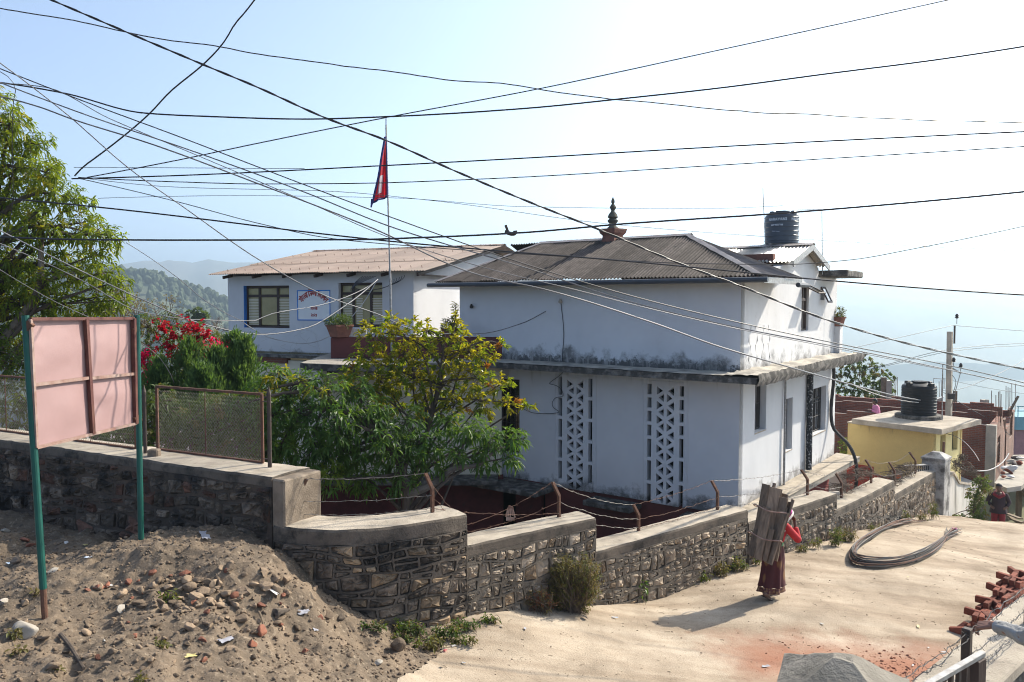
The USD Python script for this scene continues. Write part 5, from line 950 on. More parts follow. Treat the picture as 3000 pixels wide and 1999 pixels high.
# ================================================================ near right corner: low wall, barbed wire, rail, bricks
cz = -2.6; e0, e1 = onz(2700, 1974, cz), onz(2954, 1775, cz); cd = e1 - e0; cd /= np.linalg.norm(cd); cn = V3(cd[1], -cd[0], 0)
cw = thing('near_wall', 'near concrete-topped wall at the lower right corner', 'wall', e0 - UP * 2.6); f_ = lambda s, o, z: e0 + cd * s + cn * o + UP * z
part(cw, 'coping', MB().box(f_(.6, .20, -.05), (7.5, .42, .10), [cd, cn, UP], .015), 'concrete_pale'); part(cw, 'wall', MB().box(f_(.6, .20, -1.45), (7.4, .36, 2.7), [cd, cn, UP]), 'ledge_edge')
def npost(px_, py_, h, label):
    b = onz(px_, py_, cz); t = thing('fence_post', label, 'fence post', b); part(t, 'post', MB().box(b + UP * h / 2, (.055, .055, h), [cd, cn, UP], .006), 'dark_metal'); return b
nb1 = npost(2828, 2020, .42, 'dark square post held by the reaching hand'); nb2 = npost(3012, 1830, .42, 'dark post at the right picture edge on the near wall')
for k, (z, o) in enumerate(((.40, 0), (.37, .02), (.22, .01), (.07, .0))):
    pth = [nb1 + cd * s + cn * o + UP * z for s in (-1.6, -.8, 0, .75, 1.45, 2.4)]; barbed(pth, ('upper near barbed wire passing under the reaching hand', 'second near barbed wire twisted along the upper one', 'middle near barbed wire above the wall top', 'lowest near barbed wire close to the wall top')[k], None, sag=.02, barb=.085, r=.0030, mat='steel_bar', seed=90 + k)
rz_ = onz(2873, 1915, -1.93)[2]; r0, r1 = at(2873, 1918, 4.3), None
rd = V3(.81, .587, 0); rg = thing('railing', 'dark iron railing cutting the lower right corner', 'railing', r0 - UP * 1)
part(rg, 'top_rail', MB().box(r0 - rd * .6, (1.25, .035, .03), [rd, np.cross(UP, rd), UP], .004), 'galv')
part(rg, 'end_post', MB().box(r0 - UP * .5 - rd * .03, (.095, .05, .97), [rd, np.cross(UP, rd), UP], .004), 'wood_dark')
for k in range(1, 8): part(rg, 'baluster', MB().box(r0 - rd * (.09 + .085 * k) - UP * .5, (.025, .02, .98), [rd, np.cross(UP, rd), UP]), 'dark_metal')
pcz = at(2470, 1930, 3.5); pd = V3(.8, .6, 0); pn = V3(-.6, .8, 0); pv = MB().lathe([(0, -.5), (.40, -.5), (.40, -.16), (.06, 0), (0, 0)], (0, 0, 0), 4).mesh(); a_ = .35
rm = np.array([[math.cos(a_), math.sin(a_), 0], [-math.sin(a_), math.cos(a_), 0], [0, 0, 1]]); vv = trimesh.Trimesh(pv[0], pv[1]).subdivide().subdivide().subdivide(); v = np.array(vv.vertices); v = v + (meshkit.fbm(v * 6, 3, 44)[:, None] - .5) * .03
npil = thing('near_pillar', 'weathered concrete pillar cap rising into the bottom edge', 'pillar', pcz - UP * 2); part(npil, 'cap', (v @ rm + pcz, vv.faces), 'pillar_cap', 30); part(npil, 'shaft', MB().box(pcz - UP * 1.5, (.5, .5, 2.0), rm), 'pillar_cap')
br = np.random.RandomState(5); n = 0
def brick_at(p, ang, tilt=0.):
    a = V3(math.cos(ang), math.sin(ang), 0); b = V3(-a[1], a[0], 0); return MB().box(p, (.23, .075, .11), [a * math.cos(tilt) + UP * math.sin(tilt), b, UP * math.cos(tilt) - a * math.sin(tilt)], .008)
def foot0(px_, py_):
    lo, hi = 5., 30.
    for _ in range(40):
        m_ = (lo + hi) / 2; p = at(px_, py_, m_); lo, hi = (m_, hi) if p[2] > zm(p[0], p[1]) else (lo, m_)
    return at(px_, py_, lo)
BO = foot0(2842, 1850)
def bricks():
    # laid on edge in rough stepped tiers that climb away beside the near wall
    for col in range(9):
        for row in range(4):
            for tier in range([3, 4, 4, 5, 5, 5, 6, 6, 6][col] - (row == 0) * (1 + col % 2) - (1 if br.rand() < .25 else 0)):
                p = BO + cd * (col * .245 + br.uniform(-.03, .03)) + cn * (row * .085 * 1.05 + br.uniform(-.015, .015)); z = zm(p[0], p[1]) + .055 + tier * .112
                yield V3(p[0], p[1], z), math.atan2(cd[1], cd[0]) + br.normal() * .07, br.normal() * .03
            if col % 2 == 0 and row < 2:
                p = BO + cd * (col * .245 + .08) + cn * (row * .2); z = zm(p[0], p[1]) + .02 + ([3, 4, 4, 5, 5, 5, 6, 6, 6][col] - 1) * .112; yield V3(p[0], p[1], z + .05), math.atan2(cd[1], cd[0]) + 1.2 + br.normal() * .3, br.normal() * .12
for p, a, tl in bricks(): one('brick', brick_at(p, a, tl), 'brick_red', 'red brick in the rough stack against the near wall', 'brick', 'bricks stacked at the roadside')
for k in range(5):
    q = BO - cd * br.uniform(.05, .5) - cn * br.uniform(-.3, .15); q[2] = zm(q[0], q[1]) + .04; one('loose_brick', brick_at(q, br.uniform(0, 3), br.normal() * .2), 'brick_red', 'broken red brick lying loose at the foot of the brick stack', 'brick', 'loose bricks by the stack')
# ================================================================ foliage
def leaf_mesh(P, D, L, W, droop=.3, fold=.25, seed=0, up=None):
    """P points, D unit directions: a bent, folded eight-triangle leaf at each."""
    rs = np.random.RandomState(seed); P = np.asarray(P, float); D = np.asarray(D, float); n = len(P); D = D / (np.linalg.norm(D, axis=1, keepdims=True) + 1e-9)
    u = np.broadcast_to(np.array([0, 0, 1.]) if up is None else up, D.shape) + rs.normal(size=D.shape) * .35; sd = np.cross(D, u); sd /= np.linalg.norm(sd, axis=1, keepdims=True) + 1e-9; nn = np.cross(sd, D)
    L = np.broadcast_to(L, n) * rs.uniform(.7, 1.2, n); W = np.broadcast_to(W, n) * rs.uniform(.75, 1.2, n); dr = np.broadcast_to(droop, n) * rs.uniform(.5, 1.5, n)
    T = np.array([[0, 0, 0], [-.5, .34, 1], [0, .36, 0], [.5, .34, 1], [-.42, .68, 1], [0, .70, 0], [.42, .68, 1], [0, 1, .3]])
    Q = P[:, None] + T[None, :, :1] * (W[:, None, None] * sd[:, None]) + T[None, :, 1:2] * (L[:, None, None] * D[:, None]) + T[None, :, 2:] * ((fold * W)[:, None, None] * nn[:, None])
    Q[..., 2] -= (T[None, :, 1] ** 2) * (dr * L)[:, None]
    f = np.array([[0, 2, 1], [0, 3, 2], [1, 2, 5], [1, 5, 4], [2, 3, 6], [2, 6, 5], [4, 5, 7], [5, 6, 7]])
    return Q.reshape(-1, 3), (f[None] + 8 * np.arange(n)[:, None, None]).reshape(-1, 3)
def rand_dirs(n, rs): d = rs.normal(size=(n, 3)); return d / np.linalg.norm(d, axis=1, keepdims=True)
def blob_points(blobs, spacing, rs, surf=.62):
    """points in and on overlapping ellipsoids (centre, radius), thinned to a spacing; with the outward direction."""
    P, O = [], []
    for c, r in blobs:
        r = np.broadcast_to(r, 3).astype(float); n = int(9 * np.prod(r) ** (2 / 3) / spacing ** 2) + 6; d = rand_dirs(n, rs); k = np.where(rs.rand(n) < surf, rs.uniform(.82, 1.1, n), rs.uniform(.2, .85, n))
        P.append(np.asarray(c) + d * k[:, None] * r); O.append(d)
    P, O = np.vstack(P), np.vstack(O); o = rs.permutation(len(P)); P, O = P[o], O[o]; keep = []; t = cKDTree(P); dead = np.zeros(len(P), bool)
    for i in range(len(P)):
        if dead[i]: continue
        keep.append(i); dead[t.query_ball_point(P[i], spacing)] = True; dead[i] = False
    return P[keep], O[keep]
def whorls(P, O, n, L, W, rs, upw=.4, spread=1.1, droop=.35, fold=.25, stem=.04, face=None):
    """n leaves round each twig tip; returns one (v, f) for each tip."""
    out = []
    for p, o in zip(P, O):
        ax = o + np.array([0, 0, upw]); ax /= np.linalg.norm(ax); a = np.cross(ax, [.3, .5, .8]); a /= np.linalg.norm(a); b = np.cross(ax, a); k = max(3, int(n * rs.uniform(.7, 1.25))); g = np.arange(k) * 2.4 + rs.uniform(0, 6)
        sp = spread * rs.uniform(.55, 1.15, k); D = np.cos(sp)[:, None] * ax + np.sin(sp)[:, None] * (np.cos(g)[:, None] * a + np.sin(g)[:, None] * b)
        out.append(leaf_mesh(p - ax * stem * np.linspace(0, 2.2, k)[:, None], D, L, W, droop, fold, rs.randint(1 << 30)))
    return out
def join(ms):
    m = MB()
    for v, f in ms: m.add(v, f)
    return m
def limbs(mb, root, r0, targets, rs, n=6, bend=.15, rend=.012):
    for t in targets:
        t = np.asarray(t, float); L = np.linalg.norm(t - root); s = np.linspace(0, 1, n); mid = rs.normal(size=3) * bend * L; p = root + s[:, None] * (t - root) + (s * (1 - s))[:, None] * 2 * mid + UP * (np.sin(s * 3.14) * L * .06)[:, None]
        mb.tube(p, r0 * (1 - s) + rend * s, 6)
def tree(name, label, cat, base, trunk, blobs, spacing, leaf, mats, bark='bark', seed=1, parts=0, r0=.09, surf=.62, twig_r=.006, group=None, limb_every=1):
    """trunk: polyline from the base; leaf: dict for whorls(); mats: list of (material, chooser(p, o) or share)."""
    rs = np.random.RandomState(seed); t = thing(name, label, cat, base, group); m = MB(); tp = spline(trunk, 5); m.tube(tp, np.linspace(r0, r0 * .45, len(tp)), 8)
    K_ = cKDTree(tp)
    for c, r in blobs[::limb_every]: j = K_.query(np.asarray(c))[1]; j = max(len(tp) // 4, min(j, len(tp) - 1) - rs.randint(0, max(1, len(tp) // 3))); limbs(m, tp[j], r0 * .42, [c], rs)
    P, O = blob_points(blobs, spacing, rs, surf); tw = MB(); C_ = np.array([c for c, r in blobs]); ck = cKDTree(C_)
    for p, o in zip(P, O):
        if rs.rand() < .5: q = C_[ck.query(p)[1]]; s = np.linspace(0, 1, 4)[:, None]; tw.tube(q + (p - q) * s + rs.normal(size=3) * .08 * s * (1 - s) * 4, [twig_r * 1.4, twig_r, twig_r * .8, twig_r * .5], 4, False)
    part(t, 'trunk', m, bark, 40); part(t, 'twigs', tw, bark, kind='stuff'); W_ = whorls(P, O, rs=rs, **leaf); ch = [next((i for i, (mt, f) in enumerate(mats) if f(p, o, rs)), len(mats) - 1) for p, o in zip(P, O)]
    d = np.linalg.norm(P, axis=1); order = np.argsort(d); near = set(order[:parts].tolist())
    for i in order[:parts]: part(t, 'leaf_cluster', W_[i], mats[ch[i]][0])
    for k, (mt, _) in enumerate(mats):
        g = [W_[i] for i in range(len(P)) if i not in near and ch[i] == k]
        if g: part(t, 'crown' if k == 0 else 'crown_leaves', join(g), mt, kind='stuff')
    return t
yes = lambda p, o, rs: True
def B(lst, Y, dY=.0):
    out = []
    for q in lst: y = Y + (q[3] if len(q) > 3 else 0) + 0 * dY; s = y / F; out.append((at(q[0], q[1], y), np.array([q[2] * s, q[2] * s * .95, q[2] * s * (q[4] if len(q) > 4 else .9)])))
    return out
# the big tree at the left edge
b1 = at(-60, 1120, 16.4); b1[2] = -5.
tree('broadleaf_tree', 'tall backlit yellow-green tree at the left picture edge behind the fence', 'tree', b1, [b1, at(-55, 1050, 16.4), at(-30, 820, 16.4), at(-20, 600, 16.4), at(-10, 430, 16.5)],
     B([(-60, 350, 120), (25, 370, 62), (95, 420, 58, .3, .75), (-40, 500, 120), (70, 500, 90, .3), (135, 505, 60, -.2, .7), (160, 560, 70), (40, 610, 90, .4), (215, 585, 62, .2, .6), (120, 660, 75, -.3), (235, 655, 62, .2), (285, 690, 58, -.2, .7), (330, 690, 38, 0, .8), (180, 740, 60, .3), (285, 745, 56, .1, .7), (335, 700, 30), (40, 760, 85), (-60, 800, 130), (130, 830, 75, -.3, .8), (235, 800, 62, .3, .7), (310, 800, 55, -.1, .7), (355, 825, 34, .2), (60, 890, 80), (190, 890, 75, .2, .7), (285, 870, 60, .2, .6), (345, 880, 36, 0, .6), (120, 960, 70, .3, .6), (250, 925, 55, .4, .6), (320, 905, 40, .3, .5), (-30, 980, 100)], 16.4), .145,
     dict(n=10, L=.155, W=.042, upw=.25, spread=1.25, droop=.5, fold=.3), [('leaf_brown', lambda p, o, rs: np.linalg.norm(p - at(312, 640, 16.4)) < .16), ('leaf_yellow', lambda p, o, rs: rs.rand() < .12), ('leaf_left', yes)], seed=11, parts=150, r0=.15)
lm = MB(); lm.tube(spline([at(-40, 1080, 16.3), at(20, 985, 16.2), at(80, 905, 16.2), at(112, 850, 16.2), at(120, 740, 16.2), at(128, 640, 16.3), at(130, 605, 16.3)], 5), [.115, .03], 8); lm.tube(spline([at(112, 850, 16.2), at(170, 810, 16.2), at(220, 800, 16.3)], 5), [.06, .012], 6); lm.tube(spline([at(120, 700, 16.2), at(165, 680, 16.2), at(230, 702, 16.3)], 5), [.045, .01], 6)
part('/World/broadleaf_tree', 'limb', lm, 'bark_pale', 40)
# dark drooping tree before the white house
b2 = at(1195, 1500, 14.4); b2[2] = -7.1
tree('mango_tree', 'dark green drooping-leaved tree between the fence and the white house', 'tree', b2, [b2, at(1190, 1480, 14.4), at(1180, 1380, 14.4), at(1120, 1280, 14.5), at(1000, 1200, 14.6), at(880, 1120, 14.6)],
     B([(812, 1095, 48, .2, .8), (760, 1150, 46), (850, 1140, 60), (905, 1115, 50, .2), (700, 1190, 34, -.2), (790, 1220, 75), (880, 1210, 80), (960, 1150, 62, -.2), (1040, 1140, 50, .3), (990, 1235, 80, -.3), (1080, 1210, 75), (820, 1310, 70), (920, 1310, 85, -.2), (1010, 1320, 75), (1110, 1300, 80, -.2), (1190, 1240, 60, .1), (1170, 1330, 70), (1240, 1300, 65), (1070, 1400, 60, .2, .7), (1170, 1410, 60, -.1, .7), (1270, 1360, 50, 0, .7), (1380, 1260, 50), (1430, 1300, 54, .1), (1500, 1290, 46, .2), (1345, 1330, 50, 0, .7), (1420, 1350, 42, .1, .7), (1500, 1340, 30, .1, .8), (900, 1390, 50, .3, .7), (965, 1400, 52, -.5, .85), (760, 1290, 50, .3), (1310, 1240, 40, .3)], 14.6), .135,
     dict(n=10, L=.165, W=.044, upw=.3, spread=1.25, droop=.5, fold=.3), [('leaf_young', lambda p, o, rs: np.linalg.norm(p - at(968, 1385, 14.1)) < .30 and rs.rand() < .8), ('leaf_yellow', lambda p, o, rs: p[2] > -1.75 and p[0] < -3.3 and rs.rand() < .3), ('leaf_mango', yes)], seed=12, parts=260, r0=.11)
lm = MB(); lm.tube(spline([at(1300, 1400, 14.5), at(1345, 1370, 14.5), at(1400, 1362, 14.5), at(1440, 1330, 14.5), at(1480, 1310, 14.6)], 5), [.07, .015], 7); lm.tube(spline([at(1195, 1450, 14.4), at(1245, 1430, 14.45), at(1300, 1400, 14.5)], 5), [.085, .07], 7)
part('/World/mango_tree', 'limb', lm, 'bark_pale', 40)
# yellow-green tree before the terrace
b3 = at(1210, 1500, 15.6); b3[2] = -7.1
tree('guava_tree', 'yellow-green upright-leaved tree in front of the red terrace parapet', 'tree', b3, [b3, at(1210, 1420, 15.6), at(1260, 1230, 15.6), at(1290, 1100, 15.6), at(1300, 980, 15.6)],
     B([(1105, 975, 52), (1150, 950, 44, .1, .7), (1205, 985, 60), (1180, 1040, 75), (1075, 1050, 60), (1040, 1095, 48), (1110, 1110, 70), (1250, 970, 44, .1, .7), (1335, 985, 42, 0, 1.1), (1300, 1040, 75), (1375, 1030, 60), (1420, 1040, 42, .1), (1210, 1110, 75), (1300, 1130, 70), (1400, 1110, 62), (1460, 1130, 42, .2), (1410, 1180, 55), (1490, 1180, 36, .1, .7), (1540, 1185, 26, .1, .6), (1330, 1190, 55), (1240, 1180, 55, .2), (1150, 1170, 55, .3), (1470, 1010, 24, 0, .8), (1335, 925, 16, 0, 1.9), (1020, 1130, 34, .3)], 15.6), .14,
     dict(n=9, L=.135, W=.052, upw=.75, spread=.95, droop=.35, fold=.4), [('leaf_orange', lambda p, o, rs: rs.rand() < (.09 if p[0] > -.5 else .03)), ('leaf_left', lambda p, o, rs: rs.rand() < .35), ('leaf_yellow', yes)], seed=13, parts=200, r0=.07)
# garden behind the fence
def shrub(name, label, cat, blobs, spacing, leaf, mats, seed, base_z=None, bark='twig', parts=0, group=None):
    c = np.mean([b[0] for b in blobs], 0); lo = min(b[0][2] - b[1][2] for b in blobs); base = V3(c[0], c[1], lo - .1 if base_z is None else base_z)
    return tree(name, label, cat, base, [base, (base + c) / 2, c], blobs, spacing, leaf, mats, bark, seed, parts, .03, group=group)
LB = dict(n=9, L=.085, W=.045, upw=.3, spread=1.3, droop=.3, fold=.25)
shrub('garden_shrub', 'dense green shrub seen through the chain link panel', 'shrub', B([(470, 1180, 60), (560, 1230, 80), (660, 1210, 80), (740, 1220, 60), (500, 1290, 70), (600, 1310, 80), (700, 1310, 80), (780, 1330, 50), (430, 1250, 50), (380, 1290, 60), (300, 1270, 60)], 14.6), .12, dict(n=9, L=.13, W=.05, upw=.2, spread=1.3, droop=.5, fold=.25), [('leaf_bush', lambda p, o, rs: rs.rand() < .12), ('leaf_dark', yes)], 14, -4.4)
shrub('garden_shrub', 'dark green hedge behind the fence left of the pink board', 'shrub', B([(-60, 1080, 90), (60, 1060, 80), (180, 1080, 80), (-40, 1190, 90), (80, 1180, 90), (200, 1180, 90), (300, 1130, 80)], 16.), .15, dict(n=9, L=.11, W=.05, upw=.2, spread=1.3, droop=.4, fold=.25), [('leaf_left', lambda p, o, rs: rs.rand() < .25), ('leaf_dark', yes)], 15, -4.4)
shrub('garden_shrub', 'dark hedge in front of the court house behind the fence', 'shrub', B([(430, 1180, 70), (520, 1190, 75), (610, 1200, 75), (700, 1200, 75), (790, 1190, 70), (470, 1270, 75), (560, 1280, 80), (660, 1290, 80), (750, 1290, 80), (830, 1270, 60), (350, 1250, 60)], 19.5), .17, dict(n=10, L=.15, W=.07, upw=.2, spread=1.3, droop=.4, fold=.25), [('leaf_mango', lambda p, o, rs: rs.rand() < .3), ('leaf_dark', yes)], 29, -4.4)
bv = shrub('bougainvillea', 'bougainvillea with masses of red and magenta blossom beside the pink board', 'shrub', B([(440, 960, 50), (500, 955, 55, .3), (570, 990, 50), (440, 1030, 55), (520, 1030, 55), (610, 1010, 46), (640, 1040, 40), (470, 1090, 60), (420, 1110, 40), (560, 1080, 50)], 18.2), .135, LB, [('leaf_bush', lambda p, o, rs: rs.rand() < .25), ('leaf_dark', yes)], 16, -4.2)
def petals(blobs, n, L, mat, seed):
    rs = np.random.RandomState(seed); P = np.vstack([np.asarray(c) + (lambda d: d * np.where(d[:, 1:2] > 0, -.2, 1))(rand_dirs(n, rs)) * r * 1.5 * rs.uniform(.5, 1.3, (n, 1)) for c, r in blobs]); tot = MB()
    for k in range(3): tot.add(*leaf_mesh(P + rs.normal(size=P.shape) * .02, rand_dirs(len(P), rs) * [1, 1, .7], L, L * .85, .1, .3, seed + k))
    part(bv, 'blossom', tot, mat, kind='stuff')
petals(B([(510, 985, 30), (545, 965, 40), (580, 990, 30), (560, 1020, 30), (535, 1050, 30), (500, 1020, 24), (600, 985, 24), (630, 1020, 26), (480, 965, 20), (575, 960, 18)], 18.), 26, .08, 'petal_red', 1)
petals(B([(415, 1075, 32), (440, 1095, 30), (420, 1045, 24), (640, 1030, 26), (620, 1045, 22), (655, 1015, 18), (430, 1115, 20)], 17.9), 40, .08, 'petal_pink', 2)
def cypress(px, y0, y1, w, Y, seed, label):
    rs = np.random.RandomState(seed); p0, p1 = at(px, y1, Y), at(px, y0, Y); b = V3(p0[0], p0[1], p0[2]); h = p1[2] - p0[2]; r = w * Y / F / 2; t = thing('cypress', label, 'cypress', b); part(t, 'trunk', MB().tube([b - UP * .3, b + UP * h * .8], [.05, .015], 6), 'bark')
    n = 520; z = rs.rand(n) ** .8; rad = r * (1 - z ** 2.2) * (.5 + .75 * rs.rand(n)) + .03; g = rs.uniform(0, 6.28, n); c = np.stack([np.cos(g) * rad, np.sin(g) * rad, z * h], 1) + b; lobes = .11 * np.sin(g * 3 + z * 11 + seed); c[:, :2] += np.stack([np.cos(g), np.sin(g)], 1) * lobes[:, None]
    m = MB()
    for k in range(5): D = np.stack([np.cos(g) * .45, np.sin(g) * .45, 0 * g + 1.0], 1) + rs.normal(size=(n, 3)) * .35; m.add(*leaf_mesh(c + rs.normal(size=(n, 3)) * .045, D, .13, .035, -.1, .2, seed + k))
    part(t, 'foliage', m, 'leaf_thuja', kind='stuff')
for k, a in enumerate([(472, 1060, 1230, 80, 17., 'cypress bush nearest the pink board'), (560, 1000, 1230, 84, 17.2, 'tall cypress bush below the red blossom'), (634, 1030, 1230, 76, 16.6, 'rounded cypress bush in the middle of the row'), (688, 985, 1230, 64, 17.2, 'slim cypress bush before the court house corner'), (722, 995, 1240, 66, 16.9, 'cypress bush at the right end of the row'), (600, 1080, 1250, 84, 16.2, 'low cypress bush in front of the others')]): cypress(*a[:5], 40 + k, a[5])
# bare and distant trees
def bare_tree(label, base, h, r, seed, leaves_=None, n=40, mat='twig'):
    rs = np.random.RandomState(seed); t = thing('bare_tree', label, 'tree', base); m = MB(); tips = []
    def grow(p, d, L, rad, lev):
        q = p + d * L; m.tube(spline([p, (p + q) / 2 + rs.normal(size=3) * L * .06, q], 2), [rad, rad * .6], 4 if lev > 1 else 6, False)
        if lev >= 5: tips.append(q); return
        for _ in range(3 if lev < 4 else 2): e = d + rs.normal(size=3) * .55 + UP * .12; grow(q, e / np.linalg.norm(e), L * rs.uniform(.6, .82), rad * .58, lev + 1)
    grow(np.asarray(base, float), UP * 1., h * .3, r, 0); part(t, 'branches', m, mat, kind='stuff')
    if leaves_: P = np.repeat(np.array(tips), 2, 0); part(t, 'leaves', MB().add(*leaf_mesh(P + rs.normal(size=P.shape) * .05, rand_dirs(len(P), rs), .11, .05, .4, .2, seed)), leaves_, kind='stuff')
bare_tree('leafless brownish tree behind the pink board', at(435, 1000, 29) - UP * 1.2, 3.4, .09, 5, 'leaf_dry')
bare_tree('second leafless brownish tree nearer the big left tree', at(370, 1000, 30) - UP * 1.2, 3.6, .09, 6, 'leaf_dry')
bare_tree('small bare tree in front of the court house left corner', at(640, 1000, 38) - UP * 1., 2.6, .06, 7, None)
SM = dict(n=12, L=.16, W=.08, upw=.3, spread=1.4, droop=.3, fold=.2)
shrub('garden_tree', 'feathery pale green tree left of the court house', 'tree', B([(600, 985, 40), (630, 1010, 40), (575, 1010, 36)], 36.), .3, dict(n=14, L=.22, W=.09, upw=.3, spread=1.4, droop=.3, fold=.2), [('leaf_bush', yes)], 17, -6.)
shrub('round_tree', 'solitary dark round-topped tree on the slope before the wooded hill', 'tree', B([(560, 925, 14), (580, 918, 16), (597, 925, 13), (580, 935, 16), (578, 950, 10)], 120.), .5, dict(n=14, L=.7, W=.4, upw=.3, spread=1.4, droop=.2, fold=.2), [('leaf_dark', yes)], 18, at(580, 1000, 120)[2])
shrub('garden_tree', 'broad brownish-green tree behind the brick house', 'tree', B([(2475, 1090, 40), (2500, 1070, 40), (2525, 1060, 34), (2540, 1100, 40), (2480, 1140, 44), (2530, 1150, 44), (2460, 1170, 30)], 47.), .30, SM | dict(n=16, L=.2, W=.10), [('leaf_dry', lambda p, o, rs: rs.rand() < .18), ('leaf_dark', yes)], 19, -12., 'bark')
shrub('garden_tree', 'darker tree right of the broad one behind the brick house', 'tree', B([(2572, 1085, 26), (2585, 1115, 36), (2560, 1140, 36), (2600, 1150, 26), (2580, 1165, 34)], 46.), .29, SM | dict(n=16, L=.2, W=.10), [('leaf_dry', lambda p, o, rs: rs.rand() < .15), ('leaf_dark', yes)], 20, -12., 'bark')
shrub('garden_shrub', 'glossy green bush between the white house and the yellow house', 'shrub', B([(2480, 1300, 20), (2490, 1330, 24), (2475, 1350, 24), (2470, 1310, 14)], 30.), .16, LB | dict(L=.14, W=.07), [('leaf_weed', yes)], 21, -7.2)
shrub('garden_shrub', 'leafy bush spilling over the plastered wall near the standing woman', 'shrub', B([(2875, 1410, 26), (2882, 1432, 22), (2858, 1450, 28), (2870, 1475, 26), (2860, 1490, 24), (2868, 1512, 24), (2850, 1515, 20), (2820, 1515, 22, 0, .5), (2790, 1512, 16, 0, .5)], 24.3), .10, LB, [('leaf_dry', lambda p, o, rs: rs.rand() < .15), ('leaf_weed', lambda p, o, rs: rs.rand() < .3), ('leaf_dark', yes)], 22, -6.6)
def tangle(label, blobs, n, r, seed, mat='twig', name='dry_creeper'):
    rs = np.random.RandomState(seed); t = thing(name, label, 'creeper', blobs[0][0]); m = MB()
    for _ in range(n): c, rr_ = blobs[rs.randint(len(blobs))]; p = np.asarray(c) + rand_dirs(4, rs) * rr_ * rs.uniform(.4, 1.1, (4, 1)); m.tube(spline(p, 3), r, 3, False)
    part(t, 'stems', m, mat, kind='stuff')
tangle('tangle of dry brambles right of the gate pillar', B([(2805, 1360, 22), (2830, 1375, 24), (2850, 1385, 18), (2820, 1340, 14)], 24.), 90, .007, 1)
tangle('dry creeper caught on the wires before the yellow house', [(WP(5, s, -.4) + UP * h, np.array([.4, .4, .14])) for s, h in ((.1, .12), (.3, .16), (.5, .2), (.7, .25))], 110, .005, 2)
tangle('dry creeper caught on the wires before the wash basin', [(WP(4, s, -.4) + UP * h, np.array([.35, .35, .12])) for s, h in ((.35, .2), (.55, .3), (.7, .35))], 70, .005, 3)
# plants in pots
for k, (t, (b, r, h)) in enumerate(zip(PT, POTS)):
    rs = np.random.RandomState(60 + k); P, O = blob_points([(b + UP * (h + .12), np.array([r, r, .22]))], .07, rs); part(t, 'plant', join(whorls(P, O, 7, .09, .03, rs)), ('leaf_dark', 'leaf_dark', 'leaf_bush')[k], kind='stuff')
b = at(1330, 978, 22.5); t_ = at(1333, 888, 22.5); m = MB().tube(spline([b, (b + t_) / 2 + V3(.03, 0, 0), t_], 6), .012, 5); sh = thing('tall_shoot', 'tall leafy shoot sticking up before the white house wall', 'plant', b); part(sh, 'stem', m, 'bark_pale')
z = np.linspace(.25, 1, 34); g = np.arange(34) * 2.4; P = b + (t_ - b) * z[:, None]; part(sh, 'leaves', MB().add(*leaf_mesh(P, np.stack([np.cos(g), np.sin(g), .5 + 0 * g], 1), .19, .06, .5, .3, 3)), 'leaf_yellow', kind='stuff')
# weeds and shrubs along the foot of the wall: image spot of the foot, half width, height in px, distance
def foot(px_, py_):
    lo, hi = 5., 30.
    for _ in range(40):
        m_ = (lo + hi) / 2; p = at(px_, py_, m_); lo, hi = (m_, hi) if p[2] > zm(p[0], p[1]) else (lo, m_)
    p = at(px_, py_, lo); p[2] = zm(p[0], p[1]); return p
def weed(px_, py_, wpx, hpx, leaf, mats, label, seed, spacing=.07, name='weed', n=3, cat='weed'):
    b = foot(px_, py_); s = b[1] / F; rs = np.random.RandomState(seed); bl = []
    for k in range(n): bl.append((b + V3(rs.uniform(-.6, .6) * wpx * s, rs.uniform(-.3, .3) * wpx * s * .6, hpx * s * rs.uniform(.35, .62)), np.array([wpx * s * .55, wpx * s * .45, hpx * s * .42])))
    t = thing(name, label, cat, b); m = MB(); P, O = blob_points(bl, spacing, rs, .5)
    for p in P[:: 2]: q = b + rs.normal(size=3) * [.08, .06, 0]; m.tube(spline([q, (p + q) / 2 + rs.normal(size=3) * .03 + UP * .03, p], 2), .0035, 3, False)
    part(t, 'stems', m, 'twig', kind='stuff'); W_ = whorls(P, O, rs=rs, **leaf); c = rs.rand(len(W_)); tot = sum(w for _, w in mats); acc = 0
    for mt, w in mats:
        g = [W_[i] for i in range(len(W_)) if acc <= c[i] * tot < acc + w]; acc += w
        if g: part(t, 'leaves', join(g), mt, kind='stuff')
fine = dict(n=7, L=.035, W=.014, upw=.5, spread=1.2, droop=.2, fold=.2); mid = dict(n=6, L=.06, W=.03, upw=.4, spread=1.2, droop=.3, fold=.25)
weed(1680, 1792, 84, 172, dict(n=8, L=.042, W=.018, upw=.5, spread=1.2, droop=.2, fold=.2), [('leaf_dry', 3), ('leaf_bush', 3)], 'pale grey-green fine-leaved shrub against the second wall length', 71, .045, 'roadside_shrub', 8, 'shrub')
weed(1590, 1795, 60, 80, fine, [('leaf_brown', 2), ('leaf_dry', 2)], 'brown dry shrub left of the pale fine-leaved one', 72, .05, 'roadside_shrub', 4, 'shrub')
weed(1868, 1762, 40, 100, dict(n=7, L=.09, W=.05, upw=.3, spread=1.2, droop=.4, fold=.25), [('leaf_mango', 3), ('leaf_dark', 1)], 'dark leafy green plant at the foot of the third wall length', 73, .08)
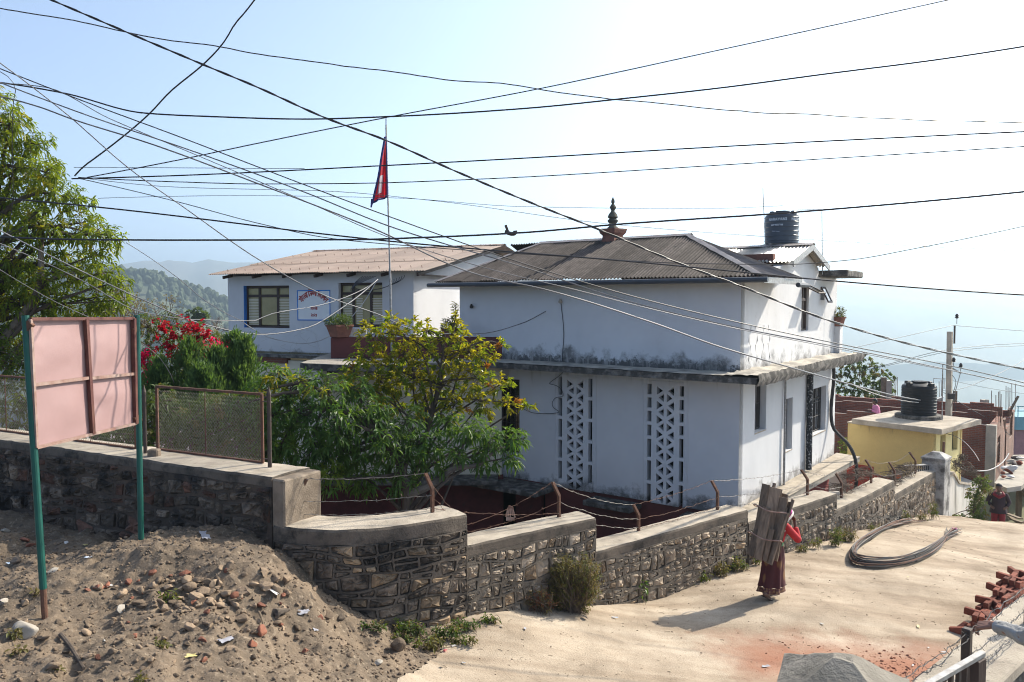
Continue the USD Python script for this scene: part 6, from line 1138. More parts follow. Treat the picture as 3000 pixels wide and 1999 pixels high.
WD = [(1952, 1722, 16, 36, 'small green tuft right of the dark leafy plant'), (2010, 1716, 26, 34, 'low weed below the third wall length, left one'), (2050, 1704, 30, 36, 'low weed below the third wall length, right one'), (2110, 1690, 36, 48, 'weed patch just left of the plank carrier'), (2170, 1672, 40, 52, 'weed patch behind the plank carrier skirt'), (2215, 1655, 26, 50, 'weed half hidden behind the plank carrier'),
      (2350, 1616, 26, 24, 'thin weed right of the plank carrier'), (2395, 1608, 26, 30, 'weed at the foot of the fourth wall length'), (2440, 1600, 34, 62, 'tall yellowish weed at the joint of the fourth and fifth wall lengths'), (2490, 1586, 34, 52, 'bushy weed left of the iron rod bundle'), (2560, 1556, 20, 26, 'bright weed above the end of the rod bundle'), (2654, 1532, 14, 40, 'bright green weed at the foot of the last wall length'), (2700, 1526, 22, 26, 'dry low weed near the gate pillar'), (2728, 1522, 18, 62, 'yellow flowering weed beside the gate pillar'), (2785, 1512, 24, 26, 'dry grass tuft at the foot of the plastered wall')]
for k, (x, y, w, h, lb) in enumerate(WD): weed(x, y, w, h, mid, [('leaf_weed', 3), ('leaf_bush', 2), ('leaf_dry', 1)] if k % 3 else [('leaf_bush', 3), ('leaf_dry', 2)], lb, 80 + k, .06)
for k, (x, y, w, h) in enumerate([(1090, 1850, 40, 34), (1160, 1846, 50, 40), (1230, 1872, 60, 50), (1300, 1868, 60, 46), (1370, 1850, 56, 40), (1440, 1826, 40, 28), (1290, 1900, 50, 40), (1360, 1888, 40, 34), (1240, 1905, 40, 36), (1180, 1880, 36, 30)]):
    weed(x, y, w, h, mid, [('leaf_dark', 3), ('leaf_weed', 1), ('leaf_dry', 1)] if k not in (6, 7, 8) else [('leaf_bush', 3), ('leaf_dry', 1), ('leaf_weed', 1)], ['creeping weeds left of the curved wall foot', 'dark creeping weeds under the curved wall', 'dark creeper in the middle of the curved wall foot', 'creeper below the end of the curved wall', 'creeper at the first step of the wall', 'thin weeds left of the brown dry shrub', 'sunlit weed clump beside the road edge', 'sunlit weed clump right of the other one', 'sunlit weed clump nearest the big pale stone', 'shaded weeds behind the big pale stone'][k], 110 + k, .055, n=3)
for k, (x, y, w, h, lb) in enumerate([(500, 1762, 34, 44, 'small green weed among the stones on the dirt heap'), (470, 1895, 32, 36, 'grey-green weed low on the dirt heap'), (30, 1870, 44, 40, 'weed at the left edge by the white boulder'), (60, 1915, 30, 24, 'small weed below the white boulder'), (170, 1975, 30, 24, 'low weed at the bottom left'), (420, 1998, 30, 24, 'low weed at the bottom edge of the dirt heap'), (110, 1740, 24, 20, 'dry weed beside the left green post')]): weed(x, y, w, h, mid, [('leaf_weed', 2), ('leaf_bush', 2)] if k < 2 else [('leaf_bush', 2), ('leaf_dry', 2)], lb, 140 + k, .055)
# woods on the hill: too far off to be counted
def woods(name, G, n, h, mat, seed, ridge=.3):
    rs = np.random.RandomState(seed); m = MB(); ic = trimesh.creation.icosphere(1, 1.0); ok = [(G[i, j]) for i in range(1, len(G) - 1) for j in range(G.shape[1])]
    G_ = G[1:]
    for k in range(n):
        i = rs.rand() ** 1.6 * (len(G_) - 2) if rs.rand() > ridge else rs.uniform(0, .6); j = rs.uniform(0, G_.shape[1] - 1.01); a, b = int(i), int(j); fi, fj = i - a, j - b
        p = (G_[a, b] * (1 - fi) + G_[a + 1, b] * fi) * (1 - fj) + (G_[a, b + 1] * (1 - fi) + G_[a + 1, b + 1] * fi) * fj; hh = h * rs.uniform(.6, 1.4); v = ic.vertices * (1 + .5 * (rs.rand(len(ic.vertices), 1) - .5)) * [hh * .36, hh * .36, hh * .5] + p + UP * hh * .45
        m.add(v, ic.faces)
    one(name, m, mat, kind='stuff')
woods('hill_wood', NEAR, 2600, 9.5, 'tree_far', 3)
woods('ridge_wood', RIDGE, 420, 11, 'tree_far', 4, 1.)
# ================================================================ overhead cables: image points and the distance at each end
def cable(pts, Y0, Y1, w, label, mat='cable', name='overhead_cable', wig=0., twist=False, scale=1.275, Ys=None, cat='cable'):
    P = np.array(pts, float) * scale; d = np.r_[0, np.cumsum(np.linalg.norm(np.diff(P, axis=0), axis=1))]; n = max(12, int(d[-1] / 24)); s = np.linspace(0, d[-1], n)
    from scipy.interpolate import PchipInterpolator
    xy = np.stack([PchipInterpolator(d, P[:, k])(s) for k in (0, 1)], 1) if len(P) > 2 else P[0] + (s / d[-1])[:, None] * (P[-1] - P[0])
    rs = np.random.RandomState(int(abs(P.sum())) % 9999); xy[:, 1] += wig * (np.convolve(rs.normal(size=n + 4), np.ones(5) / 5, 'valid'))
    iY = np.interp(s / d[-1], np.linspace(0, 1, len(Ys)), 1 / np.array(Ys, float)) if Ys else np.linspace(1 / Y0, 1 / Y1, n)
    Q = np.array([at(x, y, 1 / i) for (x, y), i in zip(xy, iY)])
    r = w * .5 / F / iY; out = lambda q: q[0] < 12 or q[0] > 2990 or q[1] < 8                # runs on to its post outside the picture
    for e, o in ((0, 1), (-1, -2)):
        if out(xy[e]):
            d_ = Q[e] - Q[o]; d_ /= np.linalg.norm(d_); ex = np.array([Q[e] + d_ * k for k in (1, 3, 6, 10)]); ex = ex if e else ex[::-1]; Q = np.vstack([Q, ex]) if e else np.vstack([ex, Q]); r = np.r_[r, [r[-1]] * 4] if e else np.r_[[r[0]] * 4, r]
    n = len(Q); m = MB()
    if twist:
        ph = np.arange(n) * 1.1; o = np.stack([np.cos(ph), 0 * ph, np.sin(ph)], 1); t = thing(name, label, cat, Q[0])
        for k in (-1, 1): m = MB(); m.tube(Q + k * o * (r * .55)[:, None], r * .62, 6); part(t, 'strand', m, mat, True)
        return t
    m.tube(Q, r, 6); return one(name, m, mat, label, cat, smooth=True)
cable([(0, 2), (110, -6), (118, 0), (300, 78), (465, 148), (590, 200), (750, 272), (880, 320), (1050, 395), (1230, 470), (1370, 525), (1560, 605), (1700, 657), (1900, 735), (2060, 783), (2180, 812), (2353, 848)][2:], 9, 32, 6.2, 'thick twisted black cable falling diagonally from the top left to the power pole', twist=True, Ys=[9.5, 10.3, 11.4, 12.8, 15.0, 30])
cable([(585, 0), (560, 32), (540, 55), (518, 92), (500, 115), (465, 150), (390, 212), (345, 260), (300, 300), (230, 355), (190, 385), (172, 404)], 10, 15, 4.5, 'wavy black cable dropping from the top edge to the cable junction over the left tree')
cable([(0, 20), (150, 45), (320, 80), (480, 105), (700, 140), (900, 165), (1050, 186), (1120, 190), (1350, 222), (1500, 235), (1700, 255), (1900, 265), (2100, 275), (2353, 282)], 11, 22, 3.3, 'long thin cable starting highest on the left edge and sagging to the right edge', wig=2.)
cable([(2180, 0), (1700, 105), (1225, 207), (900, 268), (600, 328), (400, 370), (200, 408)], 12, 15, 3.2, 'straight cable rising from the cable junction to the top right')
cable([(2353, 107), (2150, 138), (1900, 170), (1650, 203), (1450, 225), (1200, 250), (900, 268), (700, 274), (480, 268), (330, 260), (150, 215), (0, 190)], 9, 11, 4.6, 'thick sagging cable second from the top on the right edge')
cable([(2353, 303), (1700, 335), (1200, 364), (900, 380), (400, 404), (165, 411)], 11, 15, 4.0, 'nearly level cable crossing the flag a third of the way down')
cable([(2353, 337), (1700, 377), (1100, 412), (800, 422), (600, 423), (400, 418), (180, 408)], 12, 15, 3.0, 'nearly level cable crossing the lower part of the flag')
cable([(2353, 441), (1800, 490), (1430, 515), (1200, 535), (1000, 545), (800, 551), (400, 552), (200, 551), (0, 545)], 10, 11, 5.6, 'thick cable with a black connector passing just above the finial base')
cable([(0, 158), (190, 232), (400, 310), (700, 425), (900, 500), (1200, 605), (1450, 680), (1700, 742), (1950, 795), (2180, 840), (2353, 880)], 9.5, 30, 3.4, 'upper cable of the bundle slanting down over the white upper wall', Ys=[9.5, 10.3, 11.4, 12.8, 15.0, 30])
cable([(0, 190), (200, 265), (450, 350), (700, 442), (900, 522), (1200, 613), (1450, 694), (1700, 754), (1950, 802), (2180, 850), (2353, 888)], 9.7, 30, 3.8, 'middle cable of the bundle slanting down over the white upper wall', 'cable_grey', Ys=[9.5, 10.3, 11.4, 12.8, 15.0, 30])
cable([(0, 192), (100, 200), (250, 272), (450, 356), (700, 462), (900, 548), (1130, 620), (1330, 668), (1450, 699), (1700, 757), (1950, 806), (2160, 848)], 9.8, 29, 2.6, 'lower thin cable of the bundle slanting down over the white upper wall', 'cable_grey', Ys=[9.5, 10.3, 11.4, 12.8, 15.0, 30])
cable([(0, 222), (90, 246), (160, 272), (350, 332), (600, 425), (850, 522), (1100, 632), (1250, 665), (1500, 742), (1647, 795), (1800, 840), (1961, 885), (2079, 914), (2130, 921), (2168, 912)], 9.9, 30, 4.4, 'pale cable running from the left edge past the white house corner to the power pole', 'cable_grey', Ys=[9.5, 10.3, 11.4, 12.8, 15.0, 30])
cable([(2165, 912), (2110, 925), (2074, 921), (1961, 885)], 30, 19, 3.0, 'white slack wire lying across the black roof tank', 'cable_white', Ys=[31, 25.9, 25.6, 19])
cable([(0, 455), (260, 480), (500, 508), (700, 533), (900, 555), (1100, 573), (1400, 597), (1700, 625), (1850, 640), (2353, 678)], 12, 13, 4.8, 'thick black cable running low across both roofs to the right edge')
cable([(180, 410), (400, 462), (600, 515), (760, 548), (950, 566), (1300, 590), (1600, 606), (1800, 608), (1950, 598), (2100, 572), (2353, 520)], 13, 15, 2.6, 'thin cable dipping over the hipped roof and rising to the right edge')
cable([(180, 408), (400, 430), (760, 440), (1000, 462), (1400, 515), (1850, 550), (2353, 577)], 14, 30, 1.7, 'very thin cable falling gently behind the finial to the right edge')
cable([(170, 385), (400, 386), (700, 388)], 15, 15, 1.8, 'short faint cable above the junction left of the flag')
cable([(225, 456), (550, 450), (900, 455), (1200, 475), (1600, 480), (1800, 473)], 15, 18, 1.5, 'very thin level cable passing below the flag')
cable([(0, 145), (150, 260), (300, 390), (420, 475), (600, 600), (750, 681), (880, 727), (937, 754), (1017, 767), (1097, 767), (1200, 743), (1255, 715), (1290, 693)], 9, 22, 3.2, 'slack drop wire hanging in front of the painted sign and up to the lamp holder', 'cable_grey', Ys=[9, 11, 14, 17, 20, 22.2])
cable([(0, 530), (160, 610), (330, 690), (470, 746), (600, 769), (700, 755), (790, 705), (868, 642)], 14, 25, 3.6, 'white slack wire from the left tree up to the right window of the court house', 'cable_grey', Ys=[13, 18, 24.2])
cable([(0, 560), (180, 640), (330, 718), (470, 736), (580, 738), (620, 723), (740, 700), (838, 664), (866, 645)], 14, 25, 2.6, 'striped pale wire passing below the left window of the court house', 'cable_grey', wig=1.2, Ys=[13, 18, 24.4])
cable([(560, 742), (640, 782), (700, 790), (760, 772), (820, 715), (864, 648)], 24.2, 24.6, 2.8, 'sagging white wire with cobwebs below the painted sign', 'cable_white', wig=2.4)
cable([(290, 558), (410, 640), (470, 690), (560, 740)], 15, 24, 2.0, 'thin wire from the left tree to the cobwebbed joint', 'cable_grey')
cable([(1960, 800), (2190, 748)], 30, 33, 1.4, 'faint wire rising to the top insulator of the power pole')
cable([(2190, 748), (2353, 761)], 33, 38, 1.6, 'wire leaving the top insulator to the right edge')
cable([(2353, 790), (2190, 802), (2050, 835), (1965, 858)], 38, 34, 1.5, 'faint wire through the middle insulator', Ys=[38, 33, 34])
cable([(2353, 795), (2197, 806), (2050, 838), (1985, 852)], 38, 34, 1.3, 'faint wire through the lower insulator', Ys=[38, 33, 34])
cable([(2353, 828), (2270, 870), (2200, 895), (2168, 898)], 40, 33, 1.5, 'thin wire sagging from the power pole towards the upper right')
cable([(2168, 902), (2230, 940), (2290, 975), (2320, 1000)], 33, 36, 1.5, 'thin wire sagging from the power pole to the brick house', 'cable')
cable([(2168, 870), (2260, 890), (2353, 905)], 33, 40, 1.2, 'thin wire running right from the power pole')
cable([(2200, 1070), (2230, 1083), (2265, 1082), (2295, 1070), (2318, 1042)], 24.5, 27, 3.4, 'white hose looping from the brambles up to the littered hut roof', 'cable_white', name='hose', cat='hose')
cable([(2165, 995), (2200, 1005), (2230, 1030), (2250, 1060)], 26, 24, 1.8, 'thin curved wire arching over the brambles', 'cable_grey')
cable([(0, 165), (20, 178), (36, 205), (30, 240), (28, 330), (30, 450), (20, 520), (5, 560)], 13, 14, 2.2, 'looping wire hanging down in front of the big left tree')
cable([(0, 620), (120, 690), (300, 775), (360, 815), (400, 880)], 13, 16, 1.6, 'thin wire passing behind the pink board into the garden', 'cable_grey')
c = at(1494, 678, 10.6); cn_ = thing('cable_connector', 'black cable joint with an upstanding clip on the thick cable above the houses', 'connector', c); S_ = 7.9 / F
part(cn_, 'joint', MB().tube(spline([c + V3(-20, 0, -2) * S_, c + V3(-8, 0, -6) * S_, c + V3(6, 0, -10) * S_, c + V3(18, 0, -8) * S_, c + V3(20, 0, 2) * S_], 4), 8 * S_, 8), 'black_iron', 40); part(cn_, 'clip', MB().box(c + V3(-12, 0, 10) * S_, (10 * S_, 8 * S_, 30 * S_), trimesh.transformations.rotation_matrix(.35, (0, 1, 0))[:3, :3], .004), 'dark_metal')
m = MB(); rs = np.random.RandomState(3)
for k in range(16): p = at(*(np.array([rs.uniform(545, 790), rs.uniform(745, 800)]) * 1.275), 24.3); m.tube(spline([p, p + V3(rs.normal() * .1, 0, -.15 * rs.rand()), p + V3(rs.normal() * .2, 0, -.3 * rs.rand() - .05)], 3), .004, 3, False)
one('cobwebs', m, 'cable_white', kind='stuff')
m = MB()
for k in range(6): p = K(6.1 + .1 * k, -.45, .82); m.tube(spline([p, p + V3(-.25 - .1 * k, -.1, -.35 - .03 * k), p + V3(.15 - .05 * k, -.1, -.45), p + V3(.9, 0, -.12 + .03 * k)], 6), .009, 4, False)
part(lh, 'loose_cables', m, 'cable', kind='stuff')

# ================================================================ people
import manifold3d as mf
def body(bones, refine=.022, iters=12):
    """bones: lists of (point, radius); neighbours are hulled, all united, smoothed into one skin."""
    tot = None
    for ch in bones:
        for (p, r), (q, s) in zip(ch[:-1], ch[1:]):
            a = mf.Manifold.sphere(r, 20).translate(tuple(map(float, p))); b = mf.Manifold.sphere(s, 20).translate(tuple(map(float, q))); h = mf.Manifold.batch_hull([a, b]); tot = h if tot is None else tot + h
    tot = tot.refine_to_length(refine); m = tot.to_mesh(); t = trimesh.Trimesh(m.vert_properties[:, :3], m.tri_verts, process=True); trimesh.smoothing.filter_taubin(t, iterations=iters); return np.array(t.vertices), np.array(t.faces)
def person_frame(base, ang, s=1.0):
    f = V3(math.cos(ang), math.sin(ang), 0); l = V3(-f[1], f[0], 0); return lambda x, y, z: np.asarray(base) + s * (f * x + l * y + UP * z)   # x ahead, y to the left
def shell(rings, mat_pts=24):
    """a garment: rings of (centre, rx, ry, forward axis, side axis) lofted."""
    g = np.arange(mat_pts + 1) * 2 * np.pi / mat_pts; return MB().grid(np.array([[c + f * rx * math.cos(a) + l * ry * math.sin(a) for a in g] for c, rx, ry, f, l in rings]))
def hand(X, wrist, d, n, s=1.0, curl=.6, left=False):
    """palm, four bent fingers of unequal length and a thumb; d along the hand, n out of the back of the hand."""
    d = d / np.linalg.norm(d); n = n - d * (n @ d); n /= np.linalg.norm(n); w = np.cross(d, n) * (-1 if left else 1); ch = []
    for k, (o, L) in enumerate(((-.032, .068), (-.011, .078), (.011, .073), (.031, .058))):
        k0 = wrist + s * (d * .088 + w * o); ch.append([(wrist + s * (d * .012 + w * o * .6), .017 * s), (k0, .0135 * s)]); p = k0; a = 0.; pts = [(p, .0105 * s)]
        for fr in (.45, .32, .23): a += curl * (1 + .06 * k); p = p + s * L * fr * (d * math.cos(a) - n * math.sin(a)); pts.append((p, (.0098 - .0012 * len(pts)) * s))
        ch.append(pts)
    t0 = wrist + s * (d * .03 + w * -.03); t1 = t0 + s * (d * .035 - w * .028 - n * .012); t2 = t1 + s * (d * .03 - w * .004 - n * .016); ch.append([(t0, .014 * s), (t1, .0115 * s), (t2, .009 * s)]); return ch
def head(Pf, c, look_dn=0., s=1.0, ang=0.):
    """skull, jaw, nose, ears; Pf maps (ahead, left, up) offsets."""
    o = lambda x, y, z: c + (Pf(x, y, z) - Pf(0, 0, 0))
    ch = [[(o(-.015, 0, .035), .088 * s), (o(.012, 0, .0), .078 * s)], [(o(.012, 0, .0), .074 * s), (o(.032, 0, -.065), .046 * s)], [(o(.075, 0, .01), .014 * s), (o(.098, 0, -.022), .013 * s)], [(o(.06, .0, -.058), .02 * s), (o(.072, 0, -.06), .014 * s)]]
    for e in (-1, 1): ch.append([(o(-.005, e * .078, -.01), .016 * s), (o(-.012, e * .086, .012), .014 * s)]); ch.append([(o(.062, e * .032, .03), .015 * s), (o(.064, e * .045, .03), .012 * s)])
    return ch
# --- the plank carrier, walking away to the right under her load
pb = foot(2262, 1752); AN = math.atan2(.45, .89); X = person_frame(pb, AN, .98); fx, ly = V3(math.cos(AN), math.sin(AN), 0), V3(-math.sin(AN), math.cos(AN), 0)
pc_ = thing('person', 'person in red top and patterned maroon skirt carrying a tall plank load on the back', 'person', pb)
hd = X(.30, -.02, 1.40)
bones = [[(X(0.0, 0, .92), .12), (X(.06, 0, 1.08), .115), (X(.16, 0, 1.24), .11)], [(X(.13, .12, 1.24), .06), (X(.13, -.12, 1.24), .06)], [(X(.19, 0, 1.27), .052), (hd, .05)],
         [(X(0, .08, .88), .09), (X(.08, .09, .48), .058), (X(.02, .09, .09), .038)], [(X(0, -.08, .88), .09), (X(-.02, -.09, .48), .058), (X(-.20, -.09, .16), .036)]]
for sgn, mid in ((-1, X(.36, -.20, 1.02)), (1, X(.34, .19, 1.04))):
    bones.append([(X(.14, sgn * .15, 1.25), .052), (mid, .040)]); wr = X(.40, sgn * .09, 1.30); bones.append([(mid, .038), (wr, .026)])
    bones += hand(X, wr, X(.36, sgn * .06, 1.40) - wr, fx, .9, .5, sgn > 0)
bones += head(X, hd)
# feet: the front one flat, the back one lifting on the toes
for (an, toe, heel) in ((X(.03, .09, .07), X(.17, .095, .02), X(-.02, .09, .03)), (X(-.22, -.09, .13), X(-.13, -.09, .035), X(-.27, -.09, .14))): bones += [[(an, .036), (heel, .03)], [(heel, .03), (toe, .024)], [(an, .034), (toe, .022)]]
part(pc_, 'body', body(bones), 'skin_dark', True)
for (toe, heel) in ((X(.19, .095, -.003), X(-.05, .09, .0)), (X(-.11, -.09, .008), X(-.30, -.09, .115))): part(pc_, 'sandal', MB().beam(heel, toe, .085, .018, bev=.006), 'wood_dark')
sk = [];
for z, rx, ry, ox in ((.98, .125, .165, .01), (.88, .165, .185, .0), (.70, .175, .185, .01), (.50, .19, .18, .0), (.32, .21, .185, -.01), (.235, .225, .19, -.02)): sk.append((X(ox, 0, z), rx, ry, fx, ly))
def wavy(rings, amp, seed):
    m = shell(rings, 48); v, f = m.mesh(); c = np.repeat(np.array([r[0] for r in rings]), 49, 0); g = np.tile(np.arange(49) * 2 * np.pi / 48, len(rings)); k = np.repeat(np.linspace(.1, 1, len(rings)), 49); o = v - c
    return c + o * (1 + amp * k * (np.sin(g * 7 + seed) + .6 * np.sin(g * 11 + 2 * seed)))[:, None], f
part(pc_, 'skirt', wavy(sk, .09, 1), 'skirt', True); part(pc_, 'hem', wavy([sk[-1], (X(-.03, 0, .14), .235, .195, fx, ly)], .10, 1), 'skirt_hem', True)
part(pc_, 'blouse', shell([(X(.01, 0, .96), .135, .17, fx, ly), (X(.06, 0, 1.08), .138, .17, fx, ly), (X(.13, 0, 1.2), .135, .175, fx, ly), (X(.17, 0, 1.29), .08, .10, fx, ly)]), 'cloth_red', True); part(pc_, 'sash', shell([(X(.0, 0, .94), .145, .178, fx, ly), (X(.02, 0, 1.0), .146, .178, fx, ly)]), 'cloth_green', True)
for sgn, mid in ((-1, X(.36, -.20, 1.02)), (1, X(.34, .19, 1.04))):
    part(pc_, 'sleeve', body([[(X(.14, sgn * .15, 1.25), .068), (mid, .062)], [(mid, .060), (X(.375, sgn * .145, 1.17), .05)]]), 'cloth_red', True)
part(pc_, 'headscarf', body([[(hd + UP * .045 - fx * .03, .098), (hd + UP * .03 + fx * .005, .094)]]), 'cloth_magenta', True); part(pc_, 'headband', MB().tube(spline([hd + UP * .07 + fx * .085, hd + UP * .05 - ly * .10 + fx * .02, X(.02, -.16, 1.25), X(-.1, -.17, 1.05)], 6), .018, 6), 'cloth_white'); part(pc_, 'headband', MB().tube(spline([hd + UP * .07 + fx * .085, hd + UP * .05 + ly * .10 + fx * .02, X(.02, .16, 1.25), X(-.1, .17, 1.05)], 6), .018, 6), 'cloth_white')
# the load: planks lashed together, leaning forward a little over the back
ld = X(-.16, 0, .80); lean = fx * .26 + UP * .965; lean /= np.linalg.norm(lean); lf = np.cross(ly, lean); lf = lf if lf @ fx > 0 else -lf; pk = thing('plank_bundle', 'tall bundle of rough grey planks lashed on the carrier\'s back', 'planks', ld); rs = np.random.RandomState(12)
PL = [(-.20, -.10, .02, 1.34, .20), (-.24, .06, .0, 1.38, .18), (-.16, -.24, -.06, 1.02, .24), (-.05, -.20, .02, 1.20, .25), (-.10, .20, .03, 1.30, .2), (.0, .02, .08, 1.28, .22), (.05, -.14, .12, 1.05, .22), (.08, .12, .10, 1.15, .22), (-.28, -.06, -.04, 1.0, .22), (-.22, -.20, -.03, .62, .09), (-.12, -.285, .10, .80, .09), (-.02, -.27, .05, 1.0, .12), (.02, -.22, .30, .95, .2), (-.30, .10, -.02, 1.1, .18), (.10, -.05, .5, .82, .2), (-.14, .02, .02, 1.42, .12)]
for k, (x, y, z0, L, w) in enumerate(PL):
    a = lean + ly * rs.normal() * .035 + lf * (.02 + rs.normal() * .03); x, y, L, w = x * .82, y * .88, L * .86, w * .88; p = ld + lf * x + ly * y + lean * (z0 * .8 - .08); sd = ly * math.cos(rs.normal() * .35 + (.0 if k % 3 else .9)) + lf * .5 * rs.normal(); part(pk, 'plank', MB().beam(p, p + a * L, w, .026, up=np.cross(a, sd), bev=.004), 'plank')
for h, rr_ in ((.26, .34), (.72, .33)): g = np.linspace(0, 6.283, 30); c = ld + lean * h - lf * .1; part(pk, 'rope', MB().tube(np.array([c + lf * .22 * math.cos(a) + ly * .32 * math.sin(a) + lean * .02 * math.sin(3 * a) for a in g]), .011, 6), 'frame_pale')
part(pk, 'sack', body([[(X(.0, -.06, .92), .07), (X(.10, -.10, 1.20), .075)], [(X(.0, .06, .92), .07), (X(.08, .1, 1.20), .075)], [(X(.0, -.06, .92), .07), (X(.0, .06, .92), .07)]]), 'cloth_white', True)
# --- woman standing beyond the crest, facing the camera
wb = at(2927, 1424, 24.6); wb[2] -= 1.53; wa = math.atan2(-1, -.55); Xw = person_frame(wb, wa, 1.0); wf, wl = V3(math.cos(wa), math.sin(wa), 0), V3(-math.sin(wa), math.cos(wa), 0)
pw = thing('person', 'woman in dark tunic, red scarf and maroon trousers standing at the road crest', 'person', wb); hd = Xw(.02, 0, 1.46)
bones = [[(Xw(0, 0, .86), .14), (Xw(0, 0, 1.05), .125), (Xw(0, 0, 1.24), .12)], [(Xw(0, .15, 1.25), .062), (Xw(0, -.15, 1.25), .062)], [(Xw(0, 0, 1.29), .05), (hd, .05)], [(Xw(0, .09, .84), .095), (Xw(.02, .1, .46), .062), (Xw(0, .1, .08), .042)], [(Xw(0, -.09, .84), .095), (Xw(.02, -.1, .46), .062), (Xw(0, -.1, .08), .042)]]
for e in (-1, 1):
    el, wr = Xw(-.05, e * .29, 1.02), Xw(.10, e * .20, .88); bones += [[(Xw(0, e * .19, 1.25), .055), (el, .044)], [(el, .042), (wr, .028)]] + hand(Xw, wr, wf * .5 - wl * e * .6 - UP * .4, wf + UP * .2, .9, .4, e > 0)
    bones += [[(Xw(.0, e * .1, .07), .04), (Xw(.15, e * .11, .025), .026)]]
part(pw, 'body', body(bones + head(Xw, hd)), 'skin_dark', True)
part(pw, 'tunic', wavy([(Xw(0, 0, .68), .21, .25, wf, wl), (Xw(0, 0, .86), .18, .215, wf, wl), (Xw(0, 0, 1.05), .15, .185, wf, wl), (Xw(0, 0, 1.22), .145, .20, wf, wl), (Xw(0, 0, 1.31), .08, .11, wf, wl)][::-1], .03, 2), 'cloth_dark', True)
for e in (-1, 1):
    el = Xw(-.05, e * .29, 1.02); part(pw, 'sleeve', body([[(Xw(0, e * .19, 1.25), .075), (el, .062)], [(el, .06), (Xw(.05, e * .235, .93), .05)]]), 'cloth_dark', True); part(pw, 'trouser_leg', body([[(Xw(0, e * .09, .82), .115), (Xw(.02, e * .1, .46), .092)], [(Xw(.02, e * .1, .46), .092), (Xw(0, e * .1, .12), .075)]]), 'cloth_maroon', True)
part(pw, 'scarf', body([[(Xw(.10, -.13, 1.27), .045), (Xw(.135, 0, 1.20), .05), (Xw(.10, .13, 1.27), .045)], [(Xw(.10, .13, 1.27), .045), (Xw(-.04, .1, 1.32), .04)], [(Xw(.10, -.13, 1.27), .045), (Xw(-.04, -.1, 1.32), .04)]]), 'cloth_maroon', True)
part(pw, 'hair', body([[(hd + UP * .06 - wf * .03, .094), (hd + UP * .02 - wf * .045, .09)], [(hd - UP * .03 - wf * .07, .06), (hd - UP * .12 - wf * .08, .04)]]), 'hair', True)
# --- person in pink on the unfinished roof, turned away to the left
qb = at(2568, 1174, 35.); qb[2] -= 1.55; qa = math.atan2(.2, -1); Xq = person_frame(qb, qa, 1.0); qf, ql = V3(math.cos(qa), math.sin(qa), 0), V3(-math.sin(qa), math.cos(qa), 0); pq = thing('person', 'dark-haired person in pink shirt standing among the brick walls', 'person', qb); hd = Xq(.08, 0, 1.50)
bones = [[(Xq(0, 0, .9), .13), (Xq(.0, 0, 1.1), .125), (Xq(.03, 0, 1.28), .115)], [(Xq(.03, .15, 1.3), .06), (Xq(.03, -.15, 1.3), .06)], [(Xq(.04, 0, 1.32), .05), (hd, .05)], [(Xq(0, .09, .88), .09), (Xq(.02, .1, .46), .06), (Xq(0, .1, .06), .04)], [(Xq(0, -.09, .88), .09), (Xq(.02, -.1, .46), .06), (Xq(0, -.1, .06), .04)]]
for e in (-1, 1): el, wr = Xq(.05, e * .22, 1.05), Xq(.27, e * .14, 1.12); bones += [[(Xq(.03, e * .18, 1.3), .052), (el, .042)], [(el, .04), (wr, .028)]] + hand(Xq, wr, qf, UP * 1., .9, .5, e > 0) + [[(Xq(0, e * .1, .06), .04), (Xq(.16, e * .1, .03), .026)]]
part(pq, 'body', body(bones + head(Xq, hd)), 'skin_dark', True); part(pq, 'shirt', wavy([(Xq(.03, 0, 1.36), .08, .11, qf, ql), (Xq(.02, 0, 1.26), .15, .20, qf, ql), (Xq(0, 0, 1.05), .16, .19, qf, ql), (Xq(0, 0, .80), .17, .20, qf, ql)], .02, 1), 'cloth_pink', True)
for e in (-1, 1): part(pq, 'sleeve', body([[(Xq(.03, e * .18, 1.3), .072), (Xq(.05, e * .22, 1.05), .062)], [(Xq(.05, e * .22, 1.05), .06), (Xq(.2, e * .165, 1.1), .045)]]), 'cloth_pink', True); part(pq, 'trouser_leg', body([[(Xq(0, e * .09, .86), .11), (Xq(.02, e * .1, .1), .075)]]), 'cloth_dark', True)
part(pq, 'hair', body([[(hd + UP * .055 - qf * .02, .096), (hd + UP * .01 - qf * .04, .09)]]), 'hair', True)
# --- the arm reaching in at the lower right, hand closed on the dark post; the rest of the person stands outside the picture
hp = at(2862, 1832, 5.32); wr = at(2908, 1831, 5.22); el = at(3010, 1868, 4.95); shd = at(3190, 1800, 4.55)
pa_ = thing('person', 'person in pale grey shirt reaching in, one hand resting on the dark post', 'person', shd - UP * 1.35)
hdn = at(2878, 1836, 5.28) - wr; hb = hand(None, wr, hdn + V3(-.3, 0, .06) * .1, UP * 1. + V3(.0, -.35, 0), 1.0, .62, True)
tor = shd + V3(.22, -.15, 0); bones = hb + [[(wr, .027), (el, .042)], [(el, .045), (shd, .055)], [(shd, .07), (tor, .12)], [(tor, .13), (tor - UP * .5, .13)], [(tor + UP * .02, .06), (tor + UP * .2, .055)]]
one('terrace_floor', MB().box(tor - UP * 1.47 + cn * .95 + cd * .3, (9., 2.4, .14), [cd, cn, UP]), 'concrete', kind='structure')
for e in (-1, 1): bones.append([(tor - UP * .5 + V3(0, e * .08, 0), .1), (tor - UP * .95 + V3(0, e * .1, 0), .065), (tor - UP * 1.36 + V3(0, e * .1, 0), .045), (tor - UP * 1.38 + V3(-.14, e * .1, 0), .03)])
Xa = person_frame(tor, math.pi * .9, 1.); bones += head(Xa, tor + UP * .30)
part(pa_, 'body', body(bones, .0075, 8), 'skin', True)
